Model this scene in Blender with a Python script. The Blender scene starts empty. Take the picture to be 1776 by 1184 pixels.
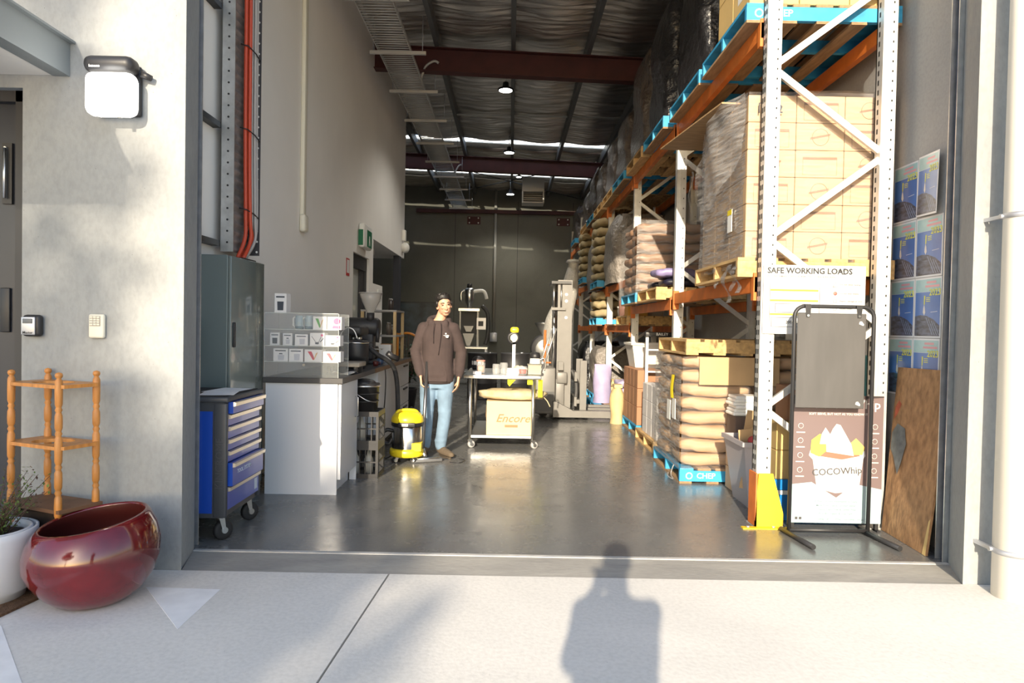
import bpy, bmesh, math, random
from mathutils import Vector, Matrix, Euler
random.seed(7)
S = bpy.context.scene
C = S.collection
PI = math.pi
R = math.radians

# ------------------------------------------------------------------ camera
CAM = Vector((0.0, 0.0, 1.38))
FPX = 1184.0
PITCH, ROLL, YAW = -1.16, 1.1, -0.19
cd = bpy.data.cameras.new('camera')
cd.sensor_width = 36.0
cd.lens = 36.0 * FPX / 1776.0
cd.clip_start = 0.05
cd.clip_end = 300
cam = bpy.data.objects.new('camera', cd)
C.objects.link(cam)
RM = Matrix.Rotation(R(YAW), 3, 'Z') @ Matrix.Rotation(R(90 + PITCH), 3, 'X') @ Matrix.Rotation(R(ROLL), 3, 'Z')
cam.matrix_world = Matrix.Translation(CAM) @ RM.to_4x4()
S.camera = cam

# ------------------------------------------------------------------ light
SUN_EL, SUN_SLOPE = 20.0, 0.165
az = math.atan(SUN_SLOPE)
SUND = Vector((math.sin(az) * math.cos(R(SUN_EL)), math.cos(az) * math.cos(R(SUN_EL)), -math.sin(R(SUN_EL))))
sl = bpy.data.lights.new('sun', 'SUN')
sl.energy = 6.2
sl.color = (1.0, 0.86, 0.66)
sl.angle = R(0.6)
so = bpy.data.objects.new('sun', sl)
so.rotation_euler = SUND.to_track_quat('-Z', 'Y').to_euler()
so.location = (-5, -20, 12)
C.objects.link(so)

w = bpy.data.worlds.new('world')
S.world = w
w.use_nodes = True
wn = w.node_tree.nodes
wn.clear()
wo = wn.new('ShaderNodeOutputWorld')
wb = wn.new('ShaderNodeBackground')
sk = wn.new('ShaderNodeTexSky')
sk.sky_type = 'NISHITA'
sk.sun_disc = False
sk.sun_elevation = R(SUN_EL)
sk.sun_rotation = PI + az      # the sun stands behind the camera
sk.altitude = 50
sk.air_density = 1.0
sk.dust_density = 1.0
wb.inputs['Strength'].default_value = 0.25
w.node_tree.links.new(sk.outputs[0], wb.inputs['Color'])
w.node_tree.links.new(wb.outputs[0], wo.inputs['Surface'])

vs = S.view_settings
vs.view_transform = 'Standard'
vs.look = 'None'
vs.exposure = 0.5
vs.gamma = 1.0
vs.use_curve_mapping = False

# ------------------------------------------------------------------ pixel helpers
def ray(x, y):
    d = RM @ Vector(((x - 888.0) / FPX, (592.0 - y) / FPX, -1.0))
    return d
def onz(x, y, z=0.0):
    d = ray(x, y); t = (z - CAM.z) / d.z
    return CAM + d * t
def ony(x, y, Y):
    d = ray(x, y); t = (Y - CAM.y) / d.y
    return CAM + d * t
def onx(x, y, X):
    d = ray(x, y); t = (X - CAM.x) / d.x
    return CAM + d * t

# ------------------------------------------------------------------ materials
MATS = {}
def mat(name, col, rough=0.6, metal=0.0, var=0.0, scale=8.0, bump=0.0, bscale=40.0, spec=0.5, col2=None,
        stretch=(1, 1, 1), emit=0.0, coat=0.0, alpha=1.0, trans=0.0, detail=4.0, bdist=0.01, rvar=0.0):
    if name in MATS: return MATS[name]
    m = bpy.data.materials.new(name); MATS[name] = m
    m.use_nodes = True
    nt = m.node_tree; b = nt.nodes['Principled BSDF']
    b.inputs['Base Color'].default_value = (*col, 1)
    b.inputs['Roughness'].default_value = rough
    b.inputs['Metallic'].default_value = metal
    b.inputs['Specular IOR Level'].default_value = spec
    b.inputs['Coat Weight'].default_value = coat
    b.inputs['Alpha'].default_value = alpha
    b.inputs['Transmission Weight'].default_value = trans
    if emit > 0:
        b.inputs['Emission Color'].default_value = (*col, 1)
        b.inputs['Emission Strength'].default_value = emit
    tc = mp = None
    if var > 0 or bump > 0 or col2 or rvar > 0:
        tc = nt.nodes.new('ShaderNodeTexCoord'); mp = nt.nodes.new('ShaderNodeMapping')
        mp.inputs['Scale'].default_value = stretch
        nt.links.new(tc.outputs['Object'], mp.inputs['Vector'])
    if var > 0 or col2:
        n = nt.nodes.new('ShaderNodeTexNoise'); n.inputs['Scale'].default_value = scale
        n.inputs['Detail'].default_value = detail
        nt.links.new(mp.outputs[0], n.inputs['Vector'])
        r = nt.nodes.new('ShaderNodeValToRGB')
        c2 = col2 if col2 else tuple(max(0, c * (1 - var)) for c in col)
        c1 = col if col2 else tuple(min(1, c * (1 + var)) for c in col)
        r.color_ramp.elements[0].position = 0.32; r.color_ramp.elements[1].position = 0.68
        r.color_ramp.elements[0].color = (*c2, 1); r.color_ramp.elements[1].color = (*c1, 1)
        nt.links.new(n.outputs['Fac'], r.inputs['Fac'])
        nt.links.new(r.outputs[0], b.inputs['Base Color'])
    if rvar > 0:
        n = nt.nodes.new('ShaderNodeTexNoise'); n.inputs['Scale'].default_value = scale * 0.6
        n.inputs['Detail'].default_value = 5
        nt.links.new(mp.outputs[0], n.inputs['Vector'])
        mr = nt.nodes.new('ShaderNodeMapRange')
        mr.inputs['From Min'].default_value = 0.3; mr.inputs['From Max'].default_value = 0.7
        mr.inputs['To Min'].default_value = max(0, rough - rvar); mr.inputs['To Max'].default_value = min(1, rough + rvar)
        nt.links.new(n.outputs['Fac'], mr.inputs['Value']); nt.links.new(mr.outputs[0], b.inputs['Roughness'])
    if bump > 0:
        n2 = nt.nodes.new('ShaderNodeTexNoise'); n2.inputs['Scale'].default_value = bscale
        n2.inputs['Detail'].default_value = 6
        nt.links.new(mp.outputs[0], n2.inputs['Vector'])
        bp = nt.nodes.new('ShaderNodeBump'); bp.inputs['Strength'].default_value = bump
        bp.inputs['Distance'].default_value = bdist
        nt.links.new(n2.outputs['Fac'], bp.inputs['Height']); nt.links.new(bp.outputs[0], b.inputs['Normal'])
    return m

def film(name, opac=0.25, rough=0.12, tint=(0.85, 0.85, 0.85), streak=True, gloss=0.9):
    """thin plastic film: mostly see-through, glossy where it catches the light"""
    if name in MATS: return MATS[name]
    m = bpy.data.materials.new(name); MATS[name] = m
    m.use_nodes = True
    nt = m.node_tree; nt.nodes.clear()
    out = nt.nodes.new('ShaderNodeOutputMaterial')
    tr = nt.nodes.new('ShaderNodeBsdfTransparent'); tr.inputs['Color'].default_value = (0.97, 0.97, 0.97, 1)
    pb = nt.nodes.new('ShaderNodeBsdfPrincipled')
    pb.inputs['Base Color'].default_value = (*tint, 1); pb.inputs['Roughness'].default_value = rough
    pb.inputs['Specular IOR Level'].default_value = gloss
    mx = nt.nodes.new('ShaderNodeMixShader')
    mx.inputs['Fac'].default_value = opac
    if streak:
        tc = nt.nodes.new('ShaderNodeTexCoord'); mp = nt.nodes.new('ShaderNodeMapping')
        mp.inputs['Rotation'].default_value = (0.5, 0.5, 0.3); mp.inputs['Scale'].default_value = (3, 3, 26)
        n = nt.nodes.new('ShaderNodeTexNoise'); n.inputs['Scale'].default_value = 2.0; n.inputs['Detail'].default_value = 5
        nt.links.new(tc.outputs['Object'], mp.inputs['Vector']); nt.links.new(mp.outputs[0], n.inputs['Vector'])
        mr = nt.nodes.new('ShaderNodeMapRange')
        mr.inputs['From Min'].default_value = 0.35; mr.inputs['From Max'].default_value = 0.75
        mr.inputs['To Min'].default_value = opac * 0.4; mr.inputs['To Max'].default_value = min(1, opac * 2.2)
        nt.links.new(n.outputs['Fac'], mr.inputs['Value']); nt.links.new(mr.outputs[0], mx.inputs['Fac'])
        bp = nt.nodes.new('ShaderNodeBump'); bp.inputs['Strength'].default_value = 0.6; bp.inputs['Distance'].default_value = 0.02
        nt.links.new(n.outputs['Fac'], bp.inputs['Height']); nt.links.new(bp.outputs[0], pb.inputs['Normal'])
    nt.links.new(tr.outputs[0], mx.inputs[1]); nt.links.new(pb.outputs[0], mx.inputs[2])
    nt.links.new(mx.outputs[0], out.inputs['Surface'])
    return m

# ------------------------------------------------------------------ mesh helpers
class MB:
    def __init__(s):
        s.v = []; s.f = []; s.sm = []
    def add(s, vs_, fs, smooth=False):
        o = len(s.v)
        s.v += [tuple(p) for p in vs_]
        s.f += [tuple(i + o for i in f) for f in fs]
        s.sm += [smooth] * len(fs)
        return s
    def box(s, x0, x1, y0, y1, z0, z1):
        return s.add([(x0,y0,z0),(x1,y0,z0),(x1,y1,z0),(x0,y1,z0),(x0,y0,z1),(x1,y0,z1),(x1,y1,z1),(x0,y1,z1)],
                     [(0,3,2,1),(4,5,6,7),(0,1,5,4),(1,2,6,5),(2,3,7,6),(3,0,4,7)])
    def bbox(s, x0, x1, y0, y1, z0, z1, b=0.01, seg=2):
        bm = bmesh.new()
        vs_ = [bm.verts.new(p) for p in [(x0,y0,z0),(x1,y0,z0),(x1,y1,z0),(x0,y1,z0),(x0,y0,z1),(x1,y0,z1),(x1,y1,z1),(x0,y1,z1)]]
        for f in [(0,3,2,1),(4,5,6,7),(0,1,5,4),(1,2,6,5),(2,3,7,6),(3,0,4,7)]: bm.faces.new([vs_[i] for i in f])
        b = min(b, 0.49 * min(x1 - x0, y1 - y0, z1 - z0))
        bmesh.ops.bevel(bm, geom=bm.edges[:], offset=b, segments=seg, profile=0.5, affect='EDGES')
        bm.verts.index_update()
        s.add([v.co[:] for v in bm.verts], [[v.index for v in f.verts] for f in bm.faces], seg > 1)
        bm.free(); return s
    def beam(s, a, b, w, h, up=(0, 0, 1)):
        """a bar of section w x h from a to b"""
        a = Vector(a); b = Vector(b); d = (b - a).normalized(); up = Vector(up)
        if abs(d.dot(up)) > 0.98: up = Vector((1, 0, 0))
        r = d.cross(up).normalized(); u = r.cross(d)
        ps = []
        for p in (a, b):
            for i, j in ((-1,-1),(1,-1),(1,1),(-1,1)): ps.append(p + r * (i * w / 2) + u * (j * h / 2))
        return s.add(ps, [(0,3,2,1),(4,5,6,7),(0,1,5,4),(1,2,6,5),(2,3,7,6),(3,0,4,7)])
    def cyl(s, a, b, r0, r1=None, n=12, cap=True):
        a = Vector(a); b = Vector(b); r1 = r0 if r1 is None else r1
        d = (b - a).normalized(); up = Vector((0, 0, 1)) if abs(d.z) < 0.9 else Vector((1, 0, 0))
        r = d.cross(up).normalized(); u = r.cross(d)
        o = len(s.v)
        for p, rr in ((a, r0), (b, r1)):
            for k in range(n):
                t = 2 * PI * k / n
                s.v.append(tuple(p + r * (math.cos(t) * rr) + u * (math.sin(t) * rr)))
        for k in range(n):
            k2 = (k + 1) % n
            s.f.append((o + k, o + k2, o + n + k2, o + n + k)); s.sm.append(True)
        if cap:
            s.f.append(tuple(o + k for k in reversed(range(n)))); s.sm.append(False)
            s.f.append(tuple(o + n + k for k in range(n))); s.sm.append(False)
        return s
    def lathe(s, prof, c=(0, 0, 0), n=20, axis='z', close=False):
        """prof: list of (radius, height)"""
        o = len(s.v); c = Vector(c); m = len(prof)
        for r, h in prof:
            for k in range(n):
                t = 2 * PI * k / n
                p = Vector((math.cos(t) * r, math.sin(t) * r, h))
                if axis == 'y': p = Vector((p.x, p.z, p.y))
                if axis == 'x': p = Vector((p.z, p.x, p.y))
                s.v.append(tuple(c + p))
        for i in range(m - 1):
            for k in range(n):
                k2 = (k + 1) % n
                s.f.append((o + i*n + k, o + i*n + k2, o + (i+1)*n + k2, o + (i+1)*n + k)); s.sm.append(True)
        if close:
            s.f.append(tuple(o + k for k in reversed(range(n)))); s.sm.append(False)
            s.f.append(tuple(o + (m-1)*n + k for k in range(n))); s.sm.append(False)
        return s
    def tube(s, pts, r, n=8, closed=False, smooth_pts=0):
        pts = [Vector(p) for p in pts]
        if smooth_pts:
            n0 = len(pts); pts = spline(pts, smooth_pts)
            if isinstance(r, (list, tuple)):
                r = [r[min(int(q / smooth_pts), n0 - 1)] * (1 - (q % smooth_pts) / smooth_pts) + r[min(int(q / smooth_pts) + 1, n0 - 1)] * (q % smooth_pts) / smooth_pts for q in range(len(pts))]
        o = len(s.v); m = len(pts); pu = None
        for i, p in enumerate(pts):
            d = (pts[min(i + 1, m - 1)] - pts[max(i - 1, 0)]).normalized()
            if pu is None:
                up = Vector((0, 0, 1)) if abs(d.z) < 0.9 else Vector((1, 0, 0))
                rr = d.cross(up).normalized()
            else:
                rr = (pu - d * pu.dot(d)).normalized()
            pu = rr; u = rr.cross(d)
            ra = r[i] if isinstance(r, (list, tuple)) else r
            for k in range(n):
                t = 2 * PI * k / n
                s.v.append(tuple(p + rr * (math.cos(t) * ra) + u * (math.sin(t) * ra)))
        for i in range(m - 1):
            for k in range(n):
                k2 = (k + 1) % n
                s.f.append((o + i*n + k, o + i*n + k2, o + (i+1)*n + k2, o + (i+1)*n + k)); s.sm.append(True)
        s.f.append(tuple(o + k for k in reversed(range(n)))); s.sm.append(False)
        s.f.append(tuple(o + (m-1)*n + k for k in range(n))); s.sm.append(False)
        return s
    def prism(s, poly, a, b, axis='z'):
        """poly extruded from a to b along an axis; poly given in the other two axes, in order"""
        o = len(s.v); n = len(poly)
        for h in (a, b):
            for p in poly:
                if axis == 'z': s.v.append((p[0], p[1], h))
                elif axis == 'y': s.v.append((p[0], h, p[1]))
                else: s.v.append((h, p[0], p[1]))
        s.f.append(tuple(o + k for k in reversed(range(n)))); s.sm.append(False)
        s.f.append(tuple(o + n + k for k in range(n))); s.sm.append(False)
        for k in range(n):
            k2 = (k + 1) % n
            s.f.append((o + k, o + k2, o + n + k2, o + n + k)); s.sm.append(False)
        return s
    def grid(s, nu, nv, fn, smooth=True):
        o = len(s.v)
        for j in range(nv + 1):
            for i in range(nu + 1): s.v.append(tuple(fn(i / nu, j / nv)))
        for j in range(nv):
            for i in range(nu):
                a = o + j * (nu + 1) + i
                s.f.append((a, a + 1, a + nu + 2, a + nu + 1)); s.sm.append(smooth)
        return s
    def ellip(s, c, rx, ry, rz, n=14, m=8):
        pr = []
        for i in range(m + 1):
            t = -PI / 2 + PI * i / m
            pr.append((math.cos(t), math.sin(t)))
        o = len(s.v); s.lathe([(max(r, 0.001), h) for r, h in pr], n=n)
        for i in range(o, len(s.v)):
            v = s.v[i]; s.v[i] = (c[0] + v[0] * rx, c[1] + v[1] * ry, c[2] + v[2] * rz)
        return s
    def xform(s, M):
        s.v = [tuple(M @ Vector(v)) for v in s.v]; return s
    def mesh(s, name, m):
        me = bpy.data.meshes.new(name)
        me.from_pydata(s.v, [], s.f)
        me.polygons.foreach_set('use_smooth', s.sm)
        if m is not None: me.materials.append(m)
        bm = bmesh.new(); bm.from_mesh(me)
        bmesh.ops.recalc_face_normals(bm, faces=bm.faces[:])
        bm.to_mesh(me); bm.free()
        me.update()
        return me
    def build(s, name, m, parent=None, loc=None, rot=None):
        o = bpy.data.objects.new(name, s.mesh(name, m))
        C.objects.link(o)
        if parent: o.parent = parent
        if loc is not None: o.location = loc
        if rot is not None: o.rotation_euler = rot
        return o

def spline(pts, k):
    out = []; n = len(pts)
    for i in range(n - 1):
        p0 = pts[max(i - 1, 0)]; p1 = pts[i]; p2 = pts[i + 1]; p3 = pts[min(i + 2, n - 1)]
        for j in range(k):
            t = j / k
            out.append(0.5 * ((2 * p1) + (p2 - p0) * t + (2 * p0 - 5 * p1 + 4 * p2 - p3) * t * t + (3 * p1 - p0 - 3 * p2 + p3) * t ** 3))
    out.append(pts[-1]); return out

def tag(o, label=None, cat=None, group=None, kind=None):
    if label: o['label'] = label
    if cat: o['category'] = cat
    if group: o['group'] = group
    if kind: o['kind'] = kind
    return o
def thing(name, label, cat, loc=(0, 0, 0), rz=0.0, group=None):
    o = bpy.data.objects.new(name, None); C.objects.link(o)
    o.empty_display_size = 0.1
    o.location = loc; o.rotation_euler = (0, 0, rz)
    return tag(o, label, cat, group)
def struct(name, mb, m, label=None, loc=None):
    o = mb.build(name, m, loc=loc); o['kind'] = 'structure'
    if label: o['label'] = label
    return o
def kids(o): return [c for c in bpy.data.objects if c.parent == o]
def copy_tree(o, parent=None):
    c = o.copy(); C.objects.link(c); c.parent = parent
    for ch in kids(o): copy_tree(ch, c)
    return c
def dup(o, loc, rz=None, label=None, group=None, scale=None):
    c = copy_tree(o); c.location = loc
    if rz is not None: c.rotation_euler = (0, 0, rz)
    if label: c['label'] = label
    if group: c['group'] = group
    if scale: c.scale = scale
    return c
_deps = None
def text(name, body, size, m, parent, loc, rot=(PI / 2, 0, 0), align='CENTER', ext=0.0006, shear=0.0, sx=1.0, spacing=1.0, bold=.012):
    """lettering as thin raised mesh"""
    cu = bpy.data.curves.new(name, 'FONT'); cu.body = body; cu.size = size
    cu.align_x = align; cu.align_y = 'CENTER'; cu.extrude = ext; cu.shear = shear; cu.resolution_u = 2
    cu.space_character = spacing; cu.offset = bold * size
    t = bpy.data.objects.new(name, cu); C.objects.link(t)
    dg = bpy.context.evaluated_depsgraph_get()
    me = bpy.data.meshes.new_from_object(t.evaluated_get(dg))
    bpy.data.objects.remove(t); bpy.data.curves.remove(cu)
    me.name = name
    me.materials.clear(); me.materials.append(m)
    o = bpy.data.objects.new(name, me); C.objects.link(o)
    o.parent = parent; o.location = loc; o.rotation_euler = rot; o.scale = (sx, 1, 1)
    return o
# ================================================================== SHELL
WLX, WRX = -2.25, 2.8      # inner faces of the side walls
YF0, YF1 = 3.77, 4.13       # front wall, outer and inner face
YB = 23.0                   # back wall
OPL, OPR, OPH = -1.895, 2.70, 5.3   # the roller door opening
def roofz(x): return 6.02 - 0.032 * x

def concrete(name, c1, c2, rough=0.75, sc=1.6, bump=0.15, stretch=(1, 1, 1), spec=0.3):
    """cast concrete: broad blotches, streaks and pinholes"""
    m = bpy.data.materials.new(name); MATS[name] = m; m.use_nodes = True
    nt = m.node_tree; b = nt.nodes['Principled BSDF']; L = nt.links
    tc = nt.nodes.new('ShaderNodeTexCoord'); mp = nt.nodes.new('ShaderNodeMapping')
    mp.inputs['Scale'].default_value = stretch
    L.new(tc.outputs['Object'], mp.inputs['Vector'])
    n1 = nt.nodes.new('ShaderNodeTexNoise'); n1.inputs['Scale'].default_value = sc; n1.inputs['Detail'].default_value = 8
    n1.inputs['Roughness'].default_value = 0.6; n1.inputs['Distortion'].default_value = 0.6
    n2 = nt.nodes.new('ShaderNodeTexNoise'); n2.inputs['Scale'].default_value = 45; n2.inputs['Detail'].default_value = 4
    n3 = nt.nodes.new('ShaderNodeTexVoronoi'); n3.inputs['Scale'].default_value = 22
    for n in (n1, n2, n3): L.new(mp.outputs[0], n.inputs['Vector'])
    r = nt.nodes.new('ShaderNodeValToRGB')
    r.color_ramp.elements[0].position = 0.3; r.color_ramp.elements[1].position = 0.7
    r.color_ramp.elements[0].color = (*c2, 1); r.color_ramp.elements[1].color = (*c1, 1)
    L.new(n1.outputs['Fac'], r.inputs['Fac'])
    mx = nt.nodes.new('ShaderNodeMixRGB'); mx.blend_type = 'MULTIPLY'; mx.inputs['Fac'].default_value = 0.35
    r2 = nt.nodes.new('ShaderNodeValToRGB')
    r2.color_ramp.elements[0].position = 0.3; r2.color_ramp.elements[1].position = 0.6
    r2.color_ramp.elements[0].color = (0.7, 0.7, 0.7, 1); r2.color_ramp.elements[1].color = (1, 1, 1, 1)
    L.new(n2.outputs['Fac'], r2.inputs['Fac'])
    L.new(r.outputs[0], mx.inputs['Color1']); L.new(r2.outputs[0], mx.inputs['Color2'])
    # sparse pinholes
    lt = nt.nodes.new('ShaderNodeMath'); lt.operation = 'LESS_THAN'; lt.inputs[1].default_value = 0.035
    L.new(n3.outputs['Distance'], lt.inputs[0])
    mx2 = nt.nodes.new('ShaderNodeMixRGB'); mx2.blend_type = 'MULTIPLY'
    mx2.inputs['Color2'].default_value = (0.45, 0.45, 0.46, 1)
    L.new(lt.outputs[0], mx2.inputs['Fac']); L.new(mx.outputs[0], mx2.inputs['Color1'])
    L.new(mx2.outputs[0], b.inputs['Base Color'])
    b.inputs['Roughness'].default_value = rough
    b.inputs['Specular IOR Level'].default_value = spec
    bp = nt.nodes.new('ShaderNodeBump'); bp.inputs['Strength'].default_value = bump; bp.inputs['Distance'].default_value = 0.006
    L.new(n2.outputs['Fac'], bp.inputs['Height']); L.new(bp.outputs[0], b.inputs['Normal'])
    return m

m_facade = concrete('facade_concrete', (0.36, 0.365, 0.355), (0.235, 0.25, 0.262), 0.8, 1.3, 0.2, (1, 1, 0.6))
m_apron = concrete('apron_concrete', (0.72, 0.69, 0.64), (0.60, 0.585, 0.55), 0.9, 0.9, 0.15)
m_thresh = concrete('threshold_concrete', (0.40, 0.38, 0.34), (0.27, 0.26, 0.24), 0.8, 3.5, 0.3, (0.4, 1.5, 1))
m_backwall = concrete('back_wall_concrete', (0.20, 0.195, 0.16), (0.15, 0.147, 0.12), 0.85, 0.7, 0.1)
m_sidewall = concrete('side_wall_concrete', (0.40, 0.40, 0.39), (0.31, 0.31, 0.31), 0.8, 0.8, 0.1)
m_lwall = mat('painted_wall', (0.84, 0.82, 0.79), 0.75, var=0.03, scale=1.2)
m_dark = mat('dark_paint', (0.02, 0.021, 0.026), 0.45)
m_joint = mat('joint_filler', (0.03, 0.03, 0.03), 0.9)
m_galv = mat('galvanised_steel', (0.62, 0.64, 0.65), 0.42, 0.85, var=0.12, scale=14)
m_steel = mat('stainless_steel', (0.72, 0.72, 0.7), 0.28, 1.0, var=0.05, scale=20)
m_black = mat('black_plastic', (0.018, 0.018, 0.02), 0.45)
m_blackm = mat('black_powder_coat', (0.022, 0.022, 0.024), 0.5)
m_white = mat('white_plastic', (0.8, 0.8, 0.77), 0.4)

# polished grey concrete floor of the unit: worn, glossy
m_floor = concrete('polished_floor', (0.17, 0.17, 0.165), (0.12, 0.122, 0.122), 0.26, 1.1, 0.03, (1, 0.7, 1), 0.55)
nt = m_floor.node_tree; b = nt.nodes['Principled BSDF']
tc = nt.nodes.new('ShaderNodeTexCoord'); nz = nt.nodes.new('ShaderNodeTexNoise')
nz.inputs['Scale'].default_value = 3.0; nz.inputs['Detail'].default_value = 8; nz.inputs['Roughness'].default_value = 0.7
mr = nt.nodes.new('ShaderNodeMapRange'); mr.inputs['From Min'].default_value = 0.3; mr.inputs['From Max'].default_value = 0.7
mr.inputs['To Min'].default_value = 0.16; mr.inputs['To Max'].default_value = 0.34
nt.links.new(tc.outputs['Object'], nz.inputs['Vector']); nt.links.new(nz.outputs['Fac'], mr.inputs['Value'])
nt.links.new(mr.outputs[0], b.inputs['Roughness'])

# ---- ground outside: two big slabs either side of a sawn joint
j0 = Vector((-0.716, 2.601)); j1 = Vector((-0.646, YF0)); jd = (j1 - j0) / (j1.y - j0.y)
def jx(y): return j0.x + jd.x * (y - j0.y)
g = 0.005
ap = struct('floor_apron', MB().box(-30, 30, -40, YF0, -0.2, -0.03), m_joint)
MB().prism([(-30, -40), (jx(-40) - g, -40), (jx(YF0 - .004) - g, YF0 - .004), (-30, YF0 - .004)], -0.03, 0.0).build('concrete_slab', m_apron, ap)
MB().prism([(jx(-40) + g, -40), (30, -40), (30, YF0 - .004), (jx(YF0 - .004) + g, YF0 - .004)], -0.03, 0.0).build('concrete_slab', m_apron, ap)
th = struct('floor_threshold', MB().prism([(-1.80, YF0), (2.55, YF0), (OPR, YF1), (OPL, YF1)], -0.2, -0.004), m_thresh)
m_lip = concrete('lip_concrete', (0.55, 0.53, 0.50), (0.36, 0.36, 0.35), 0.7, 6, 0.3, (0.5, 1, 1))
MB().box(OPL + .01, OPR - .01, YF1 - 0.035, YF1 - 0.004, -0.02, 0.002).build('floor_edge_strip', m_lip, th)
struct('floor', MB().box(-6.5, WRX + .3, YF1, YB + .3, -0.2, 0.0), m_floor)

# ---- front walls
DL, DR, DH = -3.75, -2.69, 2.64     # office door opening
fw = MB()
fw.prism([(DR, YF0), (-1.80, YF0), (-1.813, YF0 + .02), (OPL, YF1), (DR, YF1)], -0.05, 7.2)
fw.box(-9, DL, YF0, YF1, -0.05, 7.2)
fw.box(DL, DR, YF0, YF1, DH, 7.2)
wfl = struct('wall_front', fw, m_facade, 'grey cast concrete front wall left of the roller door')
struct('wall_front_head', MB().box(OPL + .09, OPR - .08, YF0, YF1, OPH, 7.2), m_facade)
struct('wall_front_pier', MB().prism([(2.55, YF0), (2.86, YF0), (2.86, YF1), (OPR, YF1)], -0.05, 7.2).box(2.86, 8, YF0 + .1, YF1, -0.05, 7.2), m_facade)
# ---- side and back walls
y1, y2, y3, y4 = 9.75, 10.85, 11.15, 14.35
lw = MB()
lw.box(WLX - .2, WLX, YF1, y1, 0, 6.1)
lw.box(WLX - .2, WLX, y1, y2, 2.42, 6.1)
lw.box(WLX - .2, WLX, y2, y3, 0, 6.1)
lw.box(WLX - .2, WLX, y3, y4, 2.78, 6.1)
lw.box(WLX - .2, WLX, y3, 11.98, 0, 2.06)
lw.box(-6.4, WLX - .2, y3 + .0, y4, 2.78, 3.0)      # soffit over the recess
struct('wall_left', lw, m_lwall, 'off-white painted inner wall with doorway and recess')
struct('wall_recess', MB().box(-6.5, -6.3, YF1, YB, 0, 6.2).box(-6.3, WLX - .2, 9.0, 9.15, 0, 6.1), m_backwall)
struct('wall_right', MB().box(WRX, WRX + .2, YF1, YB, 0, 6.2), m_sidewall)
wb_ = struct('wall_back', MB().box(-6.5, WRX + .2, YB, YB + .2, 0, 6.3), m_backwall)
for xx in (-1.9, 0.2, 2.05):
    MB().box(xx - .006, xx + .006, YB - .003, YB, 0, 5.6).build('panel_joint', m_joint, wb_)

# doorway in the left wall: dark frame, glazed leaf
dr = struct('door_1', MB().box(WLX - .16, WLX - .04, y1, y1 + .09, 0, 2.42).box(WLX - .16, WLX - .04, y2 - .05, y2, 0, 2.42)
            .box(WLX - .16, WLX - .04, y1, y2, 2.22, 2.42).box(WLX - .13, WLX - .07, y1 + .78, y2 - .05, 0, 2.22), m_dark)
m_glass = mat('window_glass', (0.75, 0.78, 0.72), 0.15, alpha=0.55)
MB().box(WLX - .11, WLX - .10, y1 + .09, y1 + .78, 0.9, 2.22).build('pane', m_glass, dr)
MB().box(WLX - .13, WLX - .07, y1 + .09, y1 + .78, 0.0, 0.9).build('lower_panel', m_dark, dr)
struct('wall_office', MB().box(-5.0, -4.9, 9.15, 11.15, 0, 2.9).box(-5.0, WLX - .2, 11.15, 11.2, 0, 2.78).box(-5.0, WLX - .2, 9.15, 11.15, 2.78, 2.85), m_lwall)
# steel column at the end of the wall
struct('trim_2', MB().box(WLX - .12, WLX - .0, 13.75, 14.0, 0, 2.779), mat('column_blue', (0.02, 0.023, 0.035), 0.6))

# ---- office entrance door in the front wall
d2 = struct('door_2', MB().box(DR - .075, DR, YF0 + .05, YF0 + .2, 0, DH).box(DL, DL + .07, YF0 + .05, YF0 + .2, 0, DH).box(DL, DR, YF0 + .05, YF0 + .2, DH - .06, DH), m_dark)
leaf = MB().box(DL + .07, DR - .076, YF0 + .1, YF0 + .15, 0.01, DH - .06).build('door_leaf', mat('door_leaf', (0.018, 0.022, 0.034), 0.35), d2)
lk = MB().box(DR - .175, DR - .12, YF0 + .085, YF0 + .1, 2.02, 2.36).build('latch_plate', m_black, d2)
MB().cyl((DR - .15, YF0 + .07, 2.05), (DR - .15, YF0 + .07, 2.33), .008).cyl((DR - .15, YF0 + .07, 2.33), (DR - .15, YF0 + .1, 2.33), .008).build('bolt', m_steel, d2)
MB().bbox(DR - .185, DR - .13, YF0 + .085, YF0 + .101, 1.3, 1.55, .006).build('lock_plate', m_black, d2)

# ---- roof: foil blanket, purlins, rafters, roof lights
m_foil = mat('foil_insulation', (0.62, 0.58, 0.54), 0.3, 0.92, var=0.25, scale=2.2, bump=0.5, bscale=7, stretch=(0.5, 3, 1), bdist=0.05)
PX = [-5.4, -4.2, -2.5 + .05, -1.25, -0.03, 1.17, 2.3]
random.seed(3)
rip = [random.uniform(-1, 1) for _ in range(2000)]
SKY = [(16.95, 17.75), (20.5, 21.4)]
YC0 = YF1 - .36
def foil(u0, u1):
    def fn(u, v):
        x = -6.5 + u * (6.5 + WRX + .3); y = u0 + v * (u1 - u0)
        ds = min(abs(x - p) for p in PX)
        z = roofz(x) - 0.012 - 0.05 * min(1, ds / 0.5)
        k = y / 0.16; i = int(k); t = k - i
        amp = 0.05 * (0.4 + 0.6 * min(1, ds / .25))
        z += amp * (.55 - abs(math.sin(PI * t))) * (0.75 + 0.25 * rip[i]) + 0.012 * math.sin(x * 5 + rip[i] * 3)
        q = (x / 0.3) % 1.0
        z += 0.012 * math.exp(-((q - .5) / .08) ** 2)
        return (x, y, z)
    return fn
cl = MB()
segs = [(YC0, SKY[0][0]), (SKY[0][1], SKY[1][0]), (SKY[1][1], YB + .2)]
for a, b_ in segs: cl.grid(64, int((b_ - a) / 0.04), foil(a, b_))
ce = struct('ceiling', cl, m_foil, 'sagging silver foil roof insulation with ripples')
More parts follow.
